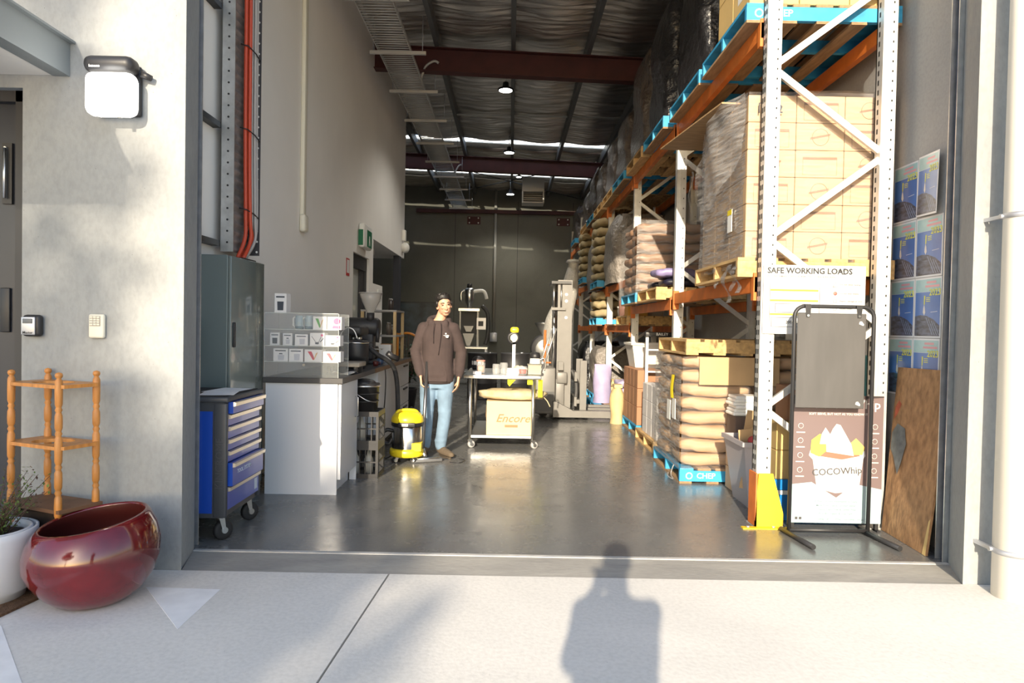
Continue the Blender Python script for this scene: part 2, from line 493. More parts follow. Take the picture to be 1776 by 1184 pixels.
# roof sheeting above (keeps the daylight out) with gaps for the translucent sheets
rs = MB()
for a, b_ in segs:
    rs.add([(-6.6, a, roofz(-6.6) + .12), (3, a, roofz(3) + .12), (3, b_, roofz(3) + .12), (-6.6, b_, roofz(-6.6) + .12),
            (-6.6, a, roofz(-6.6) + .2), (3, a, roofz(3) + .2), (3, b_, roofz(3) + .2), (-6.6, b_, roofz(-6.6) + .2)],
           [(0,3,2,1),(4,5,6,7),(0,1,5,4),(1,2,6,5),(2,3,7,6),(3,0,4,7)])
struct('roof_sheeting', rs, m_galv)
m_trans = bpy.data.materials.new('translucent_sheet'); m_trans.use_nodes = True
nt = m_trans.node_tree; nt.nodes.clear()
o_ = nt.nodes.new('ShaderNodeOutputMaterial'); t1 = nt.nodes.new('ShaderNodeBsdfTranslucent'); t1.inputs[0].default_value = (.85, .9, .9, 1)
t2 = nt.nodes.new('ShaderNodeBsdfTransparent'); t2.inputs[0].default_value = (.8, .85, .9, 1)
mx = nt.nodes.new('ShaderNodeMixShader'); mx.inputs[0].default_value = .5
nt.links.new(t1.outputs[0], mx.inputs[1]); nt.links.new(t2.outputs[0], mx.inputs[2]); nt.links.new(mx.outputs[0], o_.inputs[0])
for k, (a, b_) in enumerate(SKY):
    q = MB().grid(2, 24, lambda u, v: (-6.5 + u * 9.4, a + v * (b_ - a), roofz(-6.5 + u * 9.4) + .1 + .02 * math.sin(v * 24 * PI / 4)))
    struct('window_%d' % (k + 1), q, m_trans, 'translucent corrugated roof light sheet')
m_purl = mat('purlin_steel', (0.16, 0.165, 0.17), 0.5, 0.6)
for k, p in enumerate(PX):
    struct('trim_%d' % (k + 3), MB().box(p - .035, p + .035, YC0 + .35, YB, roofz(p) - .23, roofz(p) - .02), m_purl, 'galvanised roof purlin')
m_red = mat('red_oxide', (0.065, 0.013, 0.012), 0.6, var=0.15, scale=5)
def rafter(y, h, n, xl):
    mb = MB()
    for s_ in (0, 1):
        pass
    za = lambda x: roofz(x) - .235
    def slab(dy, z0, z1):
        x0, x1 = xl, WRX
        mb.add([(x0, y - dy, za(x0) - z1), (x1, y - dy, za(x1) - z1), (x1, y + dy, za(x1) - z1), (x0, y + dy, za(x0) - z1),
                (x0, y - dy, za(x0) - z0), (x1, y - dy, za(x1) - z0), (x1, y + dy, za(x1) - z0), (x0, y + dy, za(x0) - z0)],
               [(0,3,2,1),(4,5,6,7),(0,1,5,4),(1,2,6,5),(2,3,7,6),(3,0,4,7)])
    slab(.09, 0, .014); slab(.005, .014, h - .014); slab(.09, h - .014, h)
    struct('trim_%d' % n, mb, m_red, 'red oxide steel roof rafter')
rafter(11.05, .38, 10, WLX); rafter(17.95, .38, 11, -6.3)
struct('trim_12', MB().box(-3.2, WRX, YB - .12, YB, 5.18, 5.3), m_red, 'red oxide steel ledger on the back wall')
# white taped lap across the foil
struct('trim_13', MB().box(-2.2, WRX, 14.62, 14.7, roofz(0) - .13, roofz(0) - .12), mat('foil_tape', (.55, .55, .53), .5, .3))
# ================================================================== OUTSIDE, LEFT
def W(x, y): return ony(x, y, YF0)     # a point on the front wall face

# canopy over the office door: steel channel, soffit
can = thing('entrance_canopy', 'grey steel channel canopy with pale soffit over the black door', 'canopy', (W(122, 131).x, YF0, 2.7))
m_can = mat('canopy_grey', (0.18, 0.2, 0.21), 0.5, 0.2)
m_soff = mat('soffit_white', (0.62, 0.6, 0.57), 0.7)
zt, zb = W(122, 74).z - 2.7, W(122, 133).z - 2.7
MB().box(-.012, 0, -1.9, -.004, zb, zt).build('channel_web', m_can, can)
MB().box(-.09, -.0125, -1.9, -.004, zt - .012, zt).build('top_flange', m_can, can)
MB().box(-.09, -.0125, -1.9, -.004, zb, zb + .012).build('bottom_flange', m_can, can)
MB().box(0.0005, .03, -1.9, -.004, zt - .008, zt + .004).build('capping', m_can, can)
MB().box(-.0005 - .09, -.014, -.02, -.004, zb + .013, zt - .013).build('end_plate', m_can, can)
MB().box(-2.2, -.0905, -1.9, -.004, zb + .004, zb + .02).build('soffit', m_soff, can)
MB().box(-2.2, -.0905, -1.9, -.004, zt - .03, zt).build('roof_sheet', m_can, can)

# wall light
a = W(168, 216); b = W(252, 118)
wl = thing('wall_light', 'square bulkhead wall light with black hood and glowing white lens', 'light', ((a.x + b.x) / 2, YF0, a.z + .02))
hw = (b.x - a.x) / 2; hh = b.z - a.z
MB().bbox(-hw + .015, hw - .01, -.03, -.001, .02, hh - .02, .012).build('back_plate', m_black, wl)
m_lens = mat('lit_lens', (1.0, 0.98, 0.93), 0.3, emit=1.6)
MB().bbox(-hw, hw, -.14, -.031, .0, hh * .74, .045, 4).build('lens', m_lens, wl)
hd = MB().bbox(-hw - .003, hw + .003, -.145, -.031, hh * .715, hh, .04, 4).build('hood', m_black, wl)
MB().cyl((hw + .004, -.04, hh * .78), (hw + .05, -.03, hh * .72), .02, .016).build('sensor', m_black, hd)
text('maker_mark', 'haneco', .02, m_white, hd, (-.06, -.1455, hh * .79))
MB().box(-hw * .5, -hw * .35, -.12, -.1, -.012, .004).build('clip', m_white, wl)
MB().box(hw * .35, hw * .5, -.12, -.1, -.012, .004).build('clip', m_white, wl)
ld = bpy.data.lights.new('wall_light_glow', 'POINT'); ld.energy = 3; ld.color = (1, .97, .9); ld.shadow_soft_size = .08
lo = bpy.data.objects.new('wall_light_glow', ld); C.objects.link(lo); lo.parent = wl; lo.location = (0, -.2, .15)

# key safe
a = W(47, 583); b = W(78, 546)
ks = thing('key_lockbox', 'small black and silver key lockbox on the concrete wall by the door', 'lockbox', ((a.x + b.x) / 2, YF0, a.z))
w_ = (b.x - a.x) / 2; h_ = b.z - a.z
MB().bbox(-w_, w_, -.045, -.001, 0, h_, .018, 3).build('body', m_black, ks)
m_sil = mat('silver_paint', (0.5, 0.51, 0.54), 0.35, 0.6)
MB().bbox(-w_ * .92, w_ * .62, -.056, -.0455, h_ * .08, h_ * .9, .012, 3).build('door', m_sil, ks)
MB().bbox(-w_ * .68, w_ * .38, -.06, -.0565, h_ * .6, h_ * .82, .006).build('dial_window', mat('dial_grey', (.12, .13, .14), .4), ks)
text('maker_mark', 'Master', .02, m_black, ks, (-w_ * .15, -.0565, h_ * .18))
# keypad
a = W(158, 586); b = W(185, 545)
kp = thing('alarm_keypad', 'cream plastic alarm keypad with twelve buttons on concrete wall', 'keypad', ((a.x + b.x) / 2, YF0, a.z))
w_ = (b.x - a.x) / 2; h_ = b.z - a.z
m_cream = mat('cream_plastic', (0.72, 0.69, 0.58), 0.5)
MB().bbox(-w_, w_, -.03, -.001, 0, h_, .012, 3).build('body', m_cream, kp)
MB().box(-w_ * .75, w_ * .62, -.0325, -.0301, h_ * .5, h_ * .93).build('button_field', mat('keypad_field', (.4, .36, .3), .5), kp)
bt = None
for r in range(4):
    for c_ in range(3):
        o = MB().bbox(-.008, .008, -.004, 0, -.005, .005, .002).build('button', m_cream, kp, (-w_ * .5 + c_ * w_ * .43, -.033, h_ * (.57 + r * .1))) if bt is None else bt.copy()
        if bt is None: bt = o
        else: C.objects.link(o); o.location = (-w_ * .5 + c_ * w_ * .43, -.033, h_ * (.57 + r * .1))

# turned wood plant stand on a low timber block
m_pine = mat('honey_pine', (0.50, 0.205, 0.045), 0.38, var=0.22, scale=6, stretch=(6, 6, 1))
posts = [(-2.26, 3.43), (-2.60, 3.57), (-2.18, 3.61), (-2.52, 3.735)]
zb0 = 0.375
ps = thing('plant_stand', 'three tier honey pine plant stand with turned posts', 'plant stand', (-2.39, 3.586, zb0))
def turned(h):
    pr = [(.001, 0)]
    def seg(z0, z1, r=.0175): return [(r * .78, z0), (r, z0 + .012), (r * 1.05, (z0 + z1) / 2), (r, z1 - .012), (r * .78, z1)]
    pr += seg(0, .11) + [(.012, .115), (.017, .127), (.012, .139)] + seg(.144, .24) + [(.012, .245), (.017, .257), (.012, .269)]
    pr += seg(.274, .41) + [(.012, .415), (.017, .427), (.012, .439)] + seg(.444, .53) + [(.012, .535), (.017, .547), (.012, .559)] + seg(.564, .70)
    pr += [(.010, .705), (.016, .713), (.018, .722), (.015, .732), (.001, .737)]
    return MB().lathe(pr, n=14)
tm = turned(.74).mesh('post', m_pine)
ctr = Vector((-2.39, 3.586))
for p in posts:
    o = bpy.data.objects.new('post', tm); C.objects.link(o); o.parent = ps; o.location = (p[0] - ctr.x, p[1] - ctr.y, 0)
def shelf(z, hole):
    q = [posts[0], posts[2], posts[3], posts[1]]
    out = []
    for p in q:
        d = Vector(p) - ctr; out.append(ctr + d * (1 + .035 / d.length) - ctr)
    mb = MB()
    if not hole: mb.prism([(p.x, p.y) for p in out], z, z + .018)
    else:
        n = 32; ring = []; rim = []
        for k in range(n):
            t = 2 * PI * k / n
            d = Vector((math.cos(t), math.sin(t)))
            best = 9
            for i in range(4):
                a_, b_ = out[i], out[(i + 1) % 4]; e = b_ - a_
                den = d.x * e.y - d.y * e.x
                if abs(den) > 1e-9:
                    s_ = (a_.x * e.y - a_.y * e.x) / den; u_ = (a_.x * d.y - a_.y * d.x) / den
                    if s_ > 0 and -1e-6 <= u_ <= 1 + 1e-6: best = min(best, s_)
            rim.append(d * best); ring.append(Vector((d.x * .105, d.y * .075)))
        vs_ = [(p.x, p.y, zz) for zz in (z, z + .018) for p in rim] + [(p.x, p.y, zz) for zz in (z, z + .018) for p in ring]
        fs = []
        for k in range(n):
            k2 = (k + 1) % n
            fs += [(k, k2, 2*n + k2, 2*n + k), (n + k, 3*n + k, 3*n + k2, n + k2), (k, n + k, n + k2, k2), (2*n + k, 2*n + k2, 3*n + k2, 3*n + k)]
        mb.add(vs_, fs)
    return mb
shelf(.025, False).build('shelf', mat('brown_board', (0.16, 0.08, 0.04), 0.6, var=.2), ps)
shelf(.345, True).build('shelf', m_pine, ps)
shelf(.655, True).build('shelf', m_pine, ps)
blk = MB().bbox(-.16, .16, -.1, .1, 0, zb0, .004, 1).build('timber_block', mat('dark_timber', (.05, .03, .02), .8, var=.3), loc=(-2.42, 3.655, 0))
tag(blk, 'dark timber block under the plant stand', 'block')

# red glazed bowl pot, rim cut on a slant
m_redg = mat('red_glaze', (0.115, 0.006, 0.009), 0.12, var=0.35, scale=5, coat=0.6, spec=0.6)
rp = thing('glazed_pot', 'big round dark red glazed pot with slanted open rim', 'pot', (-2.035, 3.355, 0))
n = 40
def potpt(r, z, t, tilt):   # shear upper part so the mouth slants up to the right
    k = max(0, (z - .12)) / .3
    return (math.cos(t) * r + .0 * k, math.sin(t) * r, z + tilt * k * (math.cos(t) * r * .13 + math.sin(t) * r * .1))
prof = [(.12, 0), (.17, .012), (.225, .06), (.272, .13), (.297, .20), (.298, .27), (.28, .335), (.252, .385), (.238, .40), (.228, .402), (.222, .392)]
inner = [(.248, .34), (.262, .26), (.25, .15), (.2, .06), (.02, .05)]
pm = MB(); full = prof + inner; o = 0
for r, z in full:
    for k in range(n): pm.v.append(potpt(r, z, 2 * PI * k / n, 1.0))
for i in range(len(full) - 1):
    for k in range(n):
        k2 = (k + 1) % n; pm.f.append((i*n + k, i*n + k2, (i+1)*n + k2, (i+1)*n + k)); pm.sm.append(True)
pm.f.append(tuple(reversed(range(n)))); pm.sm.append(False)
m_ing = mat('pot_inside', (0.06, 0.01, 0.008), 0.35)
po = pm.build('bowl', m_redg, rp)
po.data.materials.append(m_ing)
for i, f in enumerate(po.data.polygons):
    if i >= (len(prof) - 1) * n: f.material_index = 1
MB().lathe([(.02, .052), (.2, .062)], n=24).build('soil', mat('soil', (.03, .02, .015), .95, bump=.6), rp)

# white round planter with a shrub
wp = thing('white_planter', 'white round planter holding a small wiry shrub', 'planter', (-2.535, 3.325, .014))
m_wp = mat('planter_white', (0.62, 0.63, 0.66), 0.55, var=.03)
wp_b = MB().lathe([(.01, 0), (.155, 0), (.16, .03), (.19, .05), (.208, .30), (.21, .335), (.198, .337), (.19, .30), (.165, .29), (.01, .285)], n=36).build('pot', m_wp, wp)
MB().lathe([(.186, .31), (.186, .337), (.172, .337), (.172, .30)], n=36).build('inner_rim', m_wp, wp)
MB().lathe([(.001, .302), (.17, .296)], n=20).build('soil', MATS['soil'], wp)
random.seed(11)
tw = MB(); lf = MB(); lf2 = MB()
for k in range(70):
    t = random.uniform(0, 2 * PI); r0 = random.uniform(0, .08); sp = random.uniform(.05, .2); h = random.uniform(.12, .3)
    p0 = Vector((math.cos(t) * r0, math.sin(t) * r0, .29)); p1 = p0 + Vector((math.cos(t) * sp * .5, math.sin(t) * sp * .5, h * .6))
    p2 = p0 + Vector((math.cos(t) * sp, math.sin(t) * sp, h))
    tw.tube([p0, p1, p2], [.003, .0022, .0012], 4)
    for j in range(20):
        u = random.uniform(.2, 1.05); p = p0.lerp(p2, u) + Vector([random.uniform(-.02, .02) for _ in range(3)])
        d = Vector([random.uniform(-1, 1), random.uniform(-1, 1), random.uniform(-.2, 1)]).normalized(); e = d.cross(Vector((0.3, .2, 1))).normalized()
        l = random.uniform(.014, .026); q = (lf if random.random() < (.35 + .4 * (p.x > .03)) else lf2)
        q.add([p, p + d * l * .5 + e * l * .28, p + d * l, p + d * l * .5 - e * l * .28], [(0, 1, 2, 3)])
tw.build('stems', mat('twig_brown', (.09, .05, .035), .8), wp)['kind'] = 'stuff'
lf.build('green_leaves', mat('leaf_green', (.10, .16, .035), .5, var=.4, scale=30), wp)['kind'] = 'stuff'
lf2.build('dry_leaves', mat('leaf_brown', (.10, .055, .04), .7, var=.4, scale=30), wp)['kind'] = 'stuff'

# coir mat under the planters
m_coir = mat('coir', (0.12, 0.062, 0.03), 0.95, var=.35, scale=60, bump=1, bscale=160)
q = [onz(105, 1012), onz(-5, 1082), onz(-160, 1060)]
cm = MB().prism([(-2.265, 3.5), (-2.33, 3.08), (-3.2, 3.05), (-3.2, 3.54), (-2.3, 3.54)], 0.0, 0.013).build('coir_mat', m_coir)
tag(cm, 'brown coir door mat lying under the white planter', 'mat')

# painted markings on the apron
m_paint = mat('marking_paint', (0.78, 0.78, 0.78), 0.7, var=.05, scale=10)
tr = [onz(253, 1018), onz(382, 1022), onz(308, 1091)]
tag(MB().prism([(p.x, p.y) for p in reversed(tr)], 0.0, 0.0015).build('painted_arrow', m_paint), 'white painted triangle on the apron beside the red pot', 'marking')
st = [onz(-120, 1080), onz(2, 1085), onz(40, 1190), onz(60, 1240), onz(-120, 1240)]
tag(MB().prism([(p.x, p.y) for p in reversed(st)], 0.0, 0.0015).build('painted_stripe', m_paint), 'broad white painted stripe in front of the coir mat', 'marking')

# ================================================================== ROLLER DOOR GUIDES + DOWNPIPE
def guide(x, sgn, label):
    g_ = thing('door_guide', label, 'door guide', (x, YF1 + .005, 0))
    m_blue = mat('guide_blue', (0.03, 0.045, 0.11), .4)
    MB().box(min(0, sgn * .07), max(0, sgn * .07), .0, .006, .0, OPH).build('front_flange', m_galv, g_)
    MB().box(min(sgn * .064, sgn * .07), max(sgn * .064, sgn * .07), .007, .07, .0, OPH).build('web', m_blue, g_)
    MB().box(min(0, sgn * .07), max(0, sgn * .07), .071, .077, .0, OPH).build('rear_flange', m_galv, g_)
    MB().cyl((sgn * .04, .038, .0), (sgn * .04, .038, OPH), .02).build('seal', m_blue, g_)
guide(2.668, 1, 'galvanised roller door guide beside the oriented strand board')
guide(OPL - .01, -1, 'galvanised roller door guide beside the blue tool chest')
dp = thing('downpipe', 'cream round downpipe strapped to the concrete pier', 'downpipe', (2.70, 3.6, 0))
m_pipe = mat('pipe_cream', (0.74, 0.70, 0.62), .5)
MB().cyl((0, 0, .0), (0, 0, 7), .095, n=28).build('pipe', m_pipe, dp)
for z in (.245, 2.02):
    bk = MB().lathe([(.0955, z - .014), (.1, z - .014), (.1, z + .014), (.0955, z + .014)], n=28).build('strap', m_sil, dp)
    MB().box(-.1, -.082, -.0 + .03, .169, z - .01, z + .01).cyl((-.112, .03, z), (-.082, .03, z), .012).build('strap_lug', m_sil, bk)
# ================================================================== INSIDE, LEFT
# ---- tool chest: drawers face the aisle (+x), near side faces the door
X1 = -1.745; TY0, TY1 = 4.225, 4.82; TW = TY1 - TY0; TD = .46; TZ0, TZ1 = .16, .915
tcst = thing('tool_chest', 'blue and charcoal rolling tool chest with seven drawers', 'tool chest', (X1 - TD / 2, (TY0 + TY1) / 2, 0))
m_tblue = mat('tool_blue', (0.008, 0.055, 0.36), 0.3, coat=.3)
m_char = mat('tool_charcoal', (0.045, 0.05, 0.058), 0.45)
m_alu = mat('brushed_aluminium', (0.78, 0.72, 0.62), 0.35, 0.8)
hx, hy = TD / 2, TW / 2
MB().box(-hx, hx - .02, -hy + .004, hy, TZ0, TZ1 - .035).build('body', m_char, tcst)
MB().bbox(hx - .085, hx, -hy, -hy + .035, TZ0, TZ1 - .036, .012, 3).build('corner_post', m_char, tcst)
MB().bbox(hx - .06, hx, hy - .03, hy, TZ0, TZ1 - .036, .01, 2).build('corner_post', m_char, tcst)
MB().box(-hx + .01, hx - .086, -hy - .004, -hy + .003, TZ0 + .03, TZ1 - .09).build('side_panel', m_tblue, tcst)
tp = MB().bbox(-hx - .005, hx + .01, -hy - .008, hy + .008, TZ1 - .035, TZ1, .01, 2).build('top', m_char, tcst)
MB().box(-hx + .02, hx - .02, -hy + .02, hy - .02, TZ1 + .0005, TZ1 + .004).build('top_mat', mat('rubber_black', (.012, .012, .013), .75, bump=.2, bscale=200), tp)
MB().box(hx - .019, hx - .005, -hy + .036, hy - .031, TZ1 - .07, TZ1 - .036).build('lock_rail', m_char, tcst)
MB().cyl((hx - .005, .06, TZ1 - .052), (hx + .004, .06, TZ1 - .052), .011).build('lock', m_steel, tcst)
MB().box(hx - .005, hx - .002, hy - .13, hy - .045, TZ1 - .065, TZ1 - .04).build('badge', m_alu, tcst)
def fz(v): return TZ1 - (v - 190) / 795 * (TZ1 - TZ0)
edges = [225, 308, 388, 472, 550, 628, 788, 945]
for i in range(7):
    z1, z0 = fz(edges[i]), fz(edges[i + 1]) + .006
    pull = .03 if i in (0, 5) else 0.0
    d = MB().box(hx - .03, hx - .004 + pull, -hy + .037, hy - .032, z0, z1).build('drawer', m_tblue, tcst)
    MB().prism([(hx - .004 + pull, z1 - .028), (hx + .012 + pull, z1 - .026), (hx + .014 + pull, z1 - .004), (hx - .004 + pull, z1 - .0005)], -hy + .037, hy - .032, 'y').build('handle', m_alu, d)
    if i == 5:
        text('decal', 'TOOL SYSTEM', .036, mat('decal_pale', (.5, .6, .72), .5), d, (hx - .0035 + pull, -.07, (z0 + z1) / 2 + .005), (PI / 2, 0, PI / 2))
    if i == 6:
        MB().box(hx - .0045, hx - .0035, hy - .11, hy - .06, z0 + .025, z1 - .045).build('sticker', MATS['decal_pale'], d)
text('embossed_name', 'KINCROME', .062, mat('emboss', (.06, .065, .075), .4), tcst, (hx - .043, -hy - .0005, .5), (PI / 2, -PI / 2, 0), ext=.0025, bold=0)
m_tyre = mat('tyre_black', (.015, .015, .016), .7)
def caster(parent, x, y, zt, r, name='caster', ang=0.0, wm=None):
    c_ = MB().box(-.028, .028, -.028, .028, zt - .006, zt).prism([(-.02, zt - .006), (.02, zt - .006), (.032, r - .01), (.012, r - .01)], -.026, -.022, 'y').prism([(-.02, zt - .006), (.02, zt - .006), (.032, r - .01), (.012, r - .01)], .022, .026, 'y').build(name, m_steel, parent, (x, y, 0), (0, 0, ang))
    w2 = MB().lathe([(.012, -.016), (r * .6, -.018), (r * .9, -.018), (r, -.012), (r, .012), (r * .9, .018), (r * .6, .018), (.012, .016)], (.022, 0, r), n=18, axis='y').build('wheel', wm or m_tyre, c_)
    MB().cyl((.022, -.03, r), (.022, .03, r), .02, n=12).build('hub', m_steel, w2)
    return c_
for x, y, a in ((hx - .07, -hy + .08, .9), (hx - .07, hy - .07, .9), (-hx + .07, -hy + .08, 2.6), (-hx + .07, hy - .07, 2.6)): caster(tcst, x, y, TZ0, .062, ang=a)
zz = TZ1 + .0045
pp = MB().box(-.105, .105, -.148, .148, 0, .0012).build('paper_sheet', mat('paper', (.8, .8, .8), .8), loc=(-1.88, 4.44, zz), rot=(0, 0, .25))
tag(pp, 'white paper sheet with plain edges flat on the tool chest', 'paper')
pp = MB().box(-.105, .105, -.148, .148, 0, .0012).build('paper_sheet', MATS['paper'], loc=(-1.9, 4.62, zz + .0014), rot=(0, 0, -.1))
tag(pp, 'second white paper sheet overlapping towards the cabinet side', 'paper')
gl = MB().ellip((0, 0, .02), .06, .035, .02).ellip((.06, .02, .014), .035, .01, .012).ellip((.065, -.005, .014), .04, .01, .012).ellip((.055, -.03, .013), .03, .009, .011).build('work_glove', mat('leather_brown', (.16, .05, .02), .7, var=.3), loc=(-2.1, 4.32, zz), rot=(0, 0, -.6))
tag(gl, 'crumpled brown leather work glove on the tool chest', 'glove')

# ---- electrical cabinet, door faces the aisle and is glossy
ec = thing('electrical_cabinet', 'tall grey green steel electrical cabinet with black handle', 'cabinet', (-2.1, 5.2, 0))
m_ec = mat('cabinet_green', (0.13, 0.165, 0.165), 0.32, coat=.2)
m_ecd = mat('cabinet_door', (0.155, 0.185, 0.175), 0.2, coat=.5)
ez = 1.86
MB().bbox(-.14, .085, -.33, .33, 0, ez, .006, 1).build('body', m_ec, ec)
edr = MB().bbox(.0855, .11, -.325, .325, .1, ez - .006, .006, 2).build('door', m_ecd, ec)
MB().bbox(.1105, .125, -.3, -.265, 1.2, 1.38, .008, 2).build('handle', m_black, edr)
MB().bbox(-.1, .06, .02, .28, ez + .0005, ez + .015, .004, 1).build('gland_plate', m_black, ec)
jb = thing('junction_box', 'pair of small white switch boxes on the wall beside the cabinet', 'switch box', (WLX + .001, 4.72, 1.08))
MB().bbox(0, .05, -.05, .05, .0, .13, .008).build('lower_box', m_white, jb)
MB().bbox(0, .05, -.05, .05, .16, .3, .008).build('upper_box', m_white, jb)
MB().cyl((.025, 0, .1305), (.025, 0, .159), .012).build('conduit', m_white, jb)

# ---- vertical cable tray with cables dropping into the cabinet
ct = thing('cable_riser', 'vertical perforated steel cable tray above the cabinet', 'cable tray', (WLX, 5.4, 1.93))
CH = 4.0; xo = .085
m_tray = mat('tray_zinc', (.36, .35, .34), .5, .6, var=.3, scale=9)
def ribbed(u, v):
    z = v * CH
    return (xo + .008 * math.sin(z / .068 * 2 * PI), -.24 + u * .47, z)
MB().grid(1, 520, ribbed).build('tray_base', m_tray, ct)
MB().box(xo - .012, xo - .01, -.24, .23, 0, CH).build('tray_backing', m_tray, ct)
r1 = MB().box(xo - .02, xo + .075, -.256, -.25, -.02, CH).box(xo - .02, xo - .016, -.25, -.2, -.02, CH).build('side_rail', m_galv, ct)
r2 = MB().box(xo - .02, xo + .09, .235, .241, 0, CH).build('side_rail', mat('rail_dark', (.08, .08, .09), .5, .5), ct)
hm = MB().cyl((-.011, 0, 0), (.011, 0, 0), .006, n=6).mesh('rail_slot', m_black)
hm2 = MB().cyl((0, 0, 0), (0, -.0025, 0), .008, n=8).mesh('rail_slot', m_black)
hm3 = MB().cyl((0, 0, 0), (0, -.0025, 0), .009, n=8).mesh('rail_hole', m_white)
for k in range(44):
    o = bpy.data.objects.new('rail_slot', hm2); C.objects.link(o); o.parent = r1; o.location = (xo + .03, -.2565, .05 + k * .085)
    o = bpy.data.objects.new('rail_hole', hm3); C.objects.link(o); o.parent = r2; o.location = (xo + .07, .2345, .03 + k * .085)
for k, z in enumerate((.02, .9, 1.78, 2.66)):
    MB().box(.0, .06, -.56, -.257, z, z + .042).build('bracket_arm', m_black, ct)
    MB().box(.0, .065, .2415, .33, z + .38, z + .39).box(.0, .065, .2415, .33, z + .42, z + .43).build('bracket_end', m_galv, ct)
cb = thing('power_cables', 'bundle of orange and grey power cables strapped to the tray', 'cable', (WLX + .13, 5.55, 1.93))
m_or = mat('orange_cable', (.55, .07, .03), .45); m_gc = mat('grey_cable', (.42, .40, .39), .5)
for k, (dy, mm, dx) in enumerate(((-.12, m_or, 0), (-.085, m_or, .02), (-.05, m_or, 0), (-.02, m_gc, .01), (.01, m_gc, .025), (.04, m_gc, 0), (.065, m_gc, .02))):
    MB().tube([(dx, dy, CH - .05), (dx, dy, 1.2), (dx + .01, dy, .35), (dx + .01, dy * .8 - .03 + .04 * (k % 3), .12), (dx - .02 + .02 * (k % 2), -.2 + k * .018, -.05)], .0155 if mm is m_or else .012, 8, smooth_pts=5).build('cable', mm, cb)
for z in (.32, .95, 1.6, 2.25, 2.9):
    MB().tube([(-.03, -.15, z + .03), (.025, -.14, z + .02), (.045, -.03, z), (.045, .06, z - .02), (-.0, .1, z - .03)], .005, 6).build('cable_tie', m_black, cb)

# ---- wall fittings on the left wall
cdt = thing('conduit_cover', 'cream trunking running down the left wall to a boot', 'trunking', (WLX, 7.3, 2.32))
MB().bbox(.001, .045, -.045, .045, .2, 3.7, .008).build('trunking', m_cream, cdt)
MB().bbox(.001, .07, -.075, .075, 0.03, .22, .03, 3).build('boot', m_cream, cdt)
ex = thing('exit_sign', 'white and green running man exit sign on the wall', 'exit sign', (WLX + .001, 10.35, 2.52))
MB().bbox(0, .09, -.3, .25, 0, .36, .03, 3).build('housing', m_white, ex)
m_grn = mat('exit_green', (.0, .14, .06), .4)
pn = MB().box(.0905, .093, -.12, .22, .03, .28).build('green_panel', m_grn, ex)
pn2 = MB().box(0, .07, -.3045, -.3005, .03, .26).build('green_panel', m_grn, ex)
mm = MB()
mm.add([(.0935, y, z) for y, z in ((.0, .05), (.03, .05), (.05, .12), (.09, .06), (.12, .06), (.08, .15), (.07, .2), (.02, .2), (.0, .14))], [tuple(range(9))])
mm.build('running_figure', m_white, pn)
fs_ = thing('fire_notice', 'narrow red bordered notice on the wall beside the doorway', 'notice', (WLX + .001, 9.42, 2.05))
MB().box(0, .004, -.09, .09, 0, .24).build('plate', mat('sign_red', (.5, .03, .03), .5), fs_)
MB().box(.0045, .006, -.065, .065, .04, .22).build('face', m_white, fs_)
th2 = thing('wall_controller', 'small white wall controller with green screen', 'controller', (WLX + .001, 11.6, 1.78))
MB().bbox(0, .03, -.14, .14, 0, .2, .01).build('case', m_white, th2)
MB().box(.0305, .032, -.07, .09, .05, .15).build('screen', mat('lcd_green', (.07, .1, .05), .3), th2)
pr_ = thing('security_camera', 'white dome security camera on the bulkhead corner', 'camera', (WLX + .001, 14.1, 2.98))
MB().bbox(0, .07, -.07, .07, .14, .36, .01).build('mount', m_white, pr_)
MB().ellip((.06, 0, .0), .09, .12, .11).build('dome', m_white, pr_)
pr2 = thing('motion_sensor', 'small white motion sensor under the bulkhead soffit', 'sensor', (-2.6, 12.6, 2.62))
MB().bbox(-.07, .07, -.05, .05, .04, .158, .02).ellip((0, 0, .03), .05, .05, .05).build('body', m_white, pr2)

# ---- bench: end unit, drawer unit, long top
m_lam = mat('white_laminate', (.62, .63, .66), .35)
m_top = mat('bench_top', (.055, .055, .058), .35)
m_wedge = mat('brown_edge', (.17, .09, .045), .5, var=.2)
BX0, BX1 = -1.96, -1.36
eu = thing('bench_cabinet', 'white laminate bench end cabinet beside the tool chest', 'cabinet', ((BX0 + BX1) / 2, 5.8, 0))
MB().box(-.3, .29, -.28, .27, .12, .9).build('carcass', m_lam, eu)
MB().box(-.3, .28, -.3, -.281, .0, .9).build('end_panel', m_lam, eu)
d_ = MB().box(.291, .31, -.299, .265, .125, .895).build('door', m_lam, eu)
MB().tube([(.311, .2, .57), (.336, .2, .58), (.336, .2, .74), (.311, .2, .75)], .005, 6).build('handle', m_steel, d_)
MB().box(-.3, .24, -.28, .27, 0, .118).build('plinth', m_lam, eu)
MB().box(.25, .31, .271, .285, 0, .9).build('return_panel', m_lam, eu)
wt = thing('worktop', 'long dark grey worktop along the left wall', 'worktop', ((BX0 + BX1) / 2, 7.4, .901))
MB().bbox(-.32, .325, -1.92, 1.92, 0, .045, .003, 1).build('slab', m_top, wt)
MB().box(.3252, .328, -.6, 1.92, .001, .044).build('edge_strip', m_wedge, wt)
du = thing('drawer_cabinet', 'white drawer cabinet under the far end of the worktop', 'cabinet', ((BX0 + BX1) / 2, 8.2, 0))
MB().box(-.3, .275, -1.1, 1.08, .12, .9).build('carcass', m_lam, du)
MB().box(-.3, .2, -1.08, 1.06, 0, .118).build('plinth', m_black, du)
MB().box(.276, .295, -1.1, .38, .125, .895).build('door', m_lam, du)
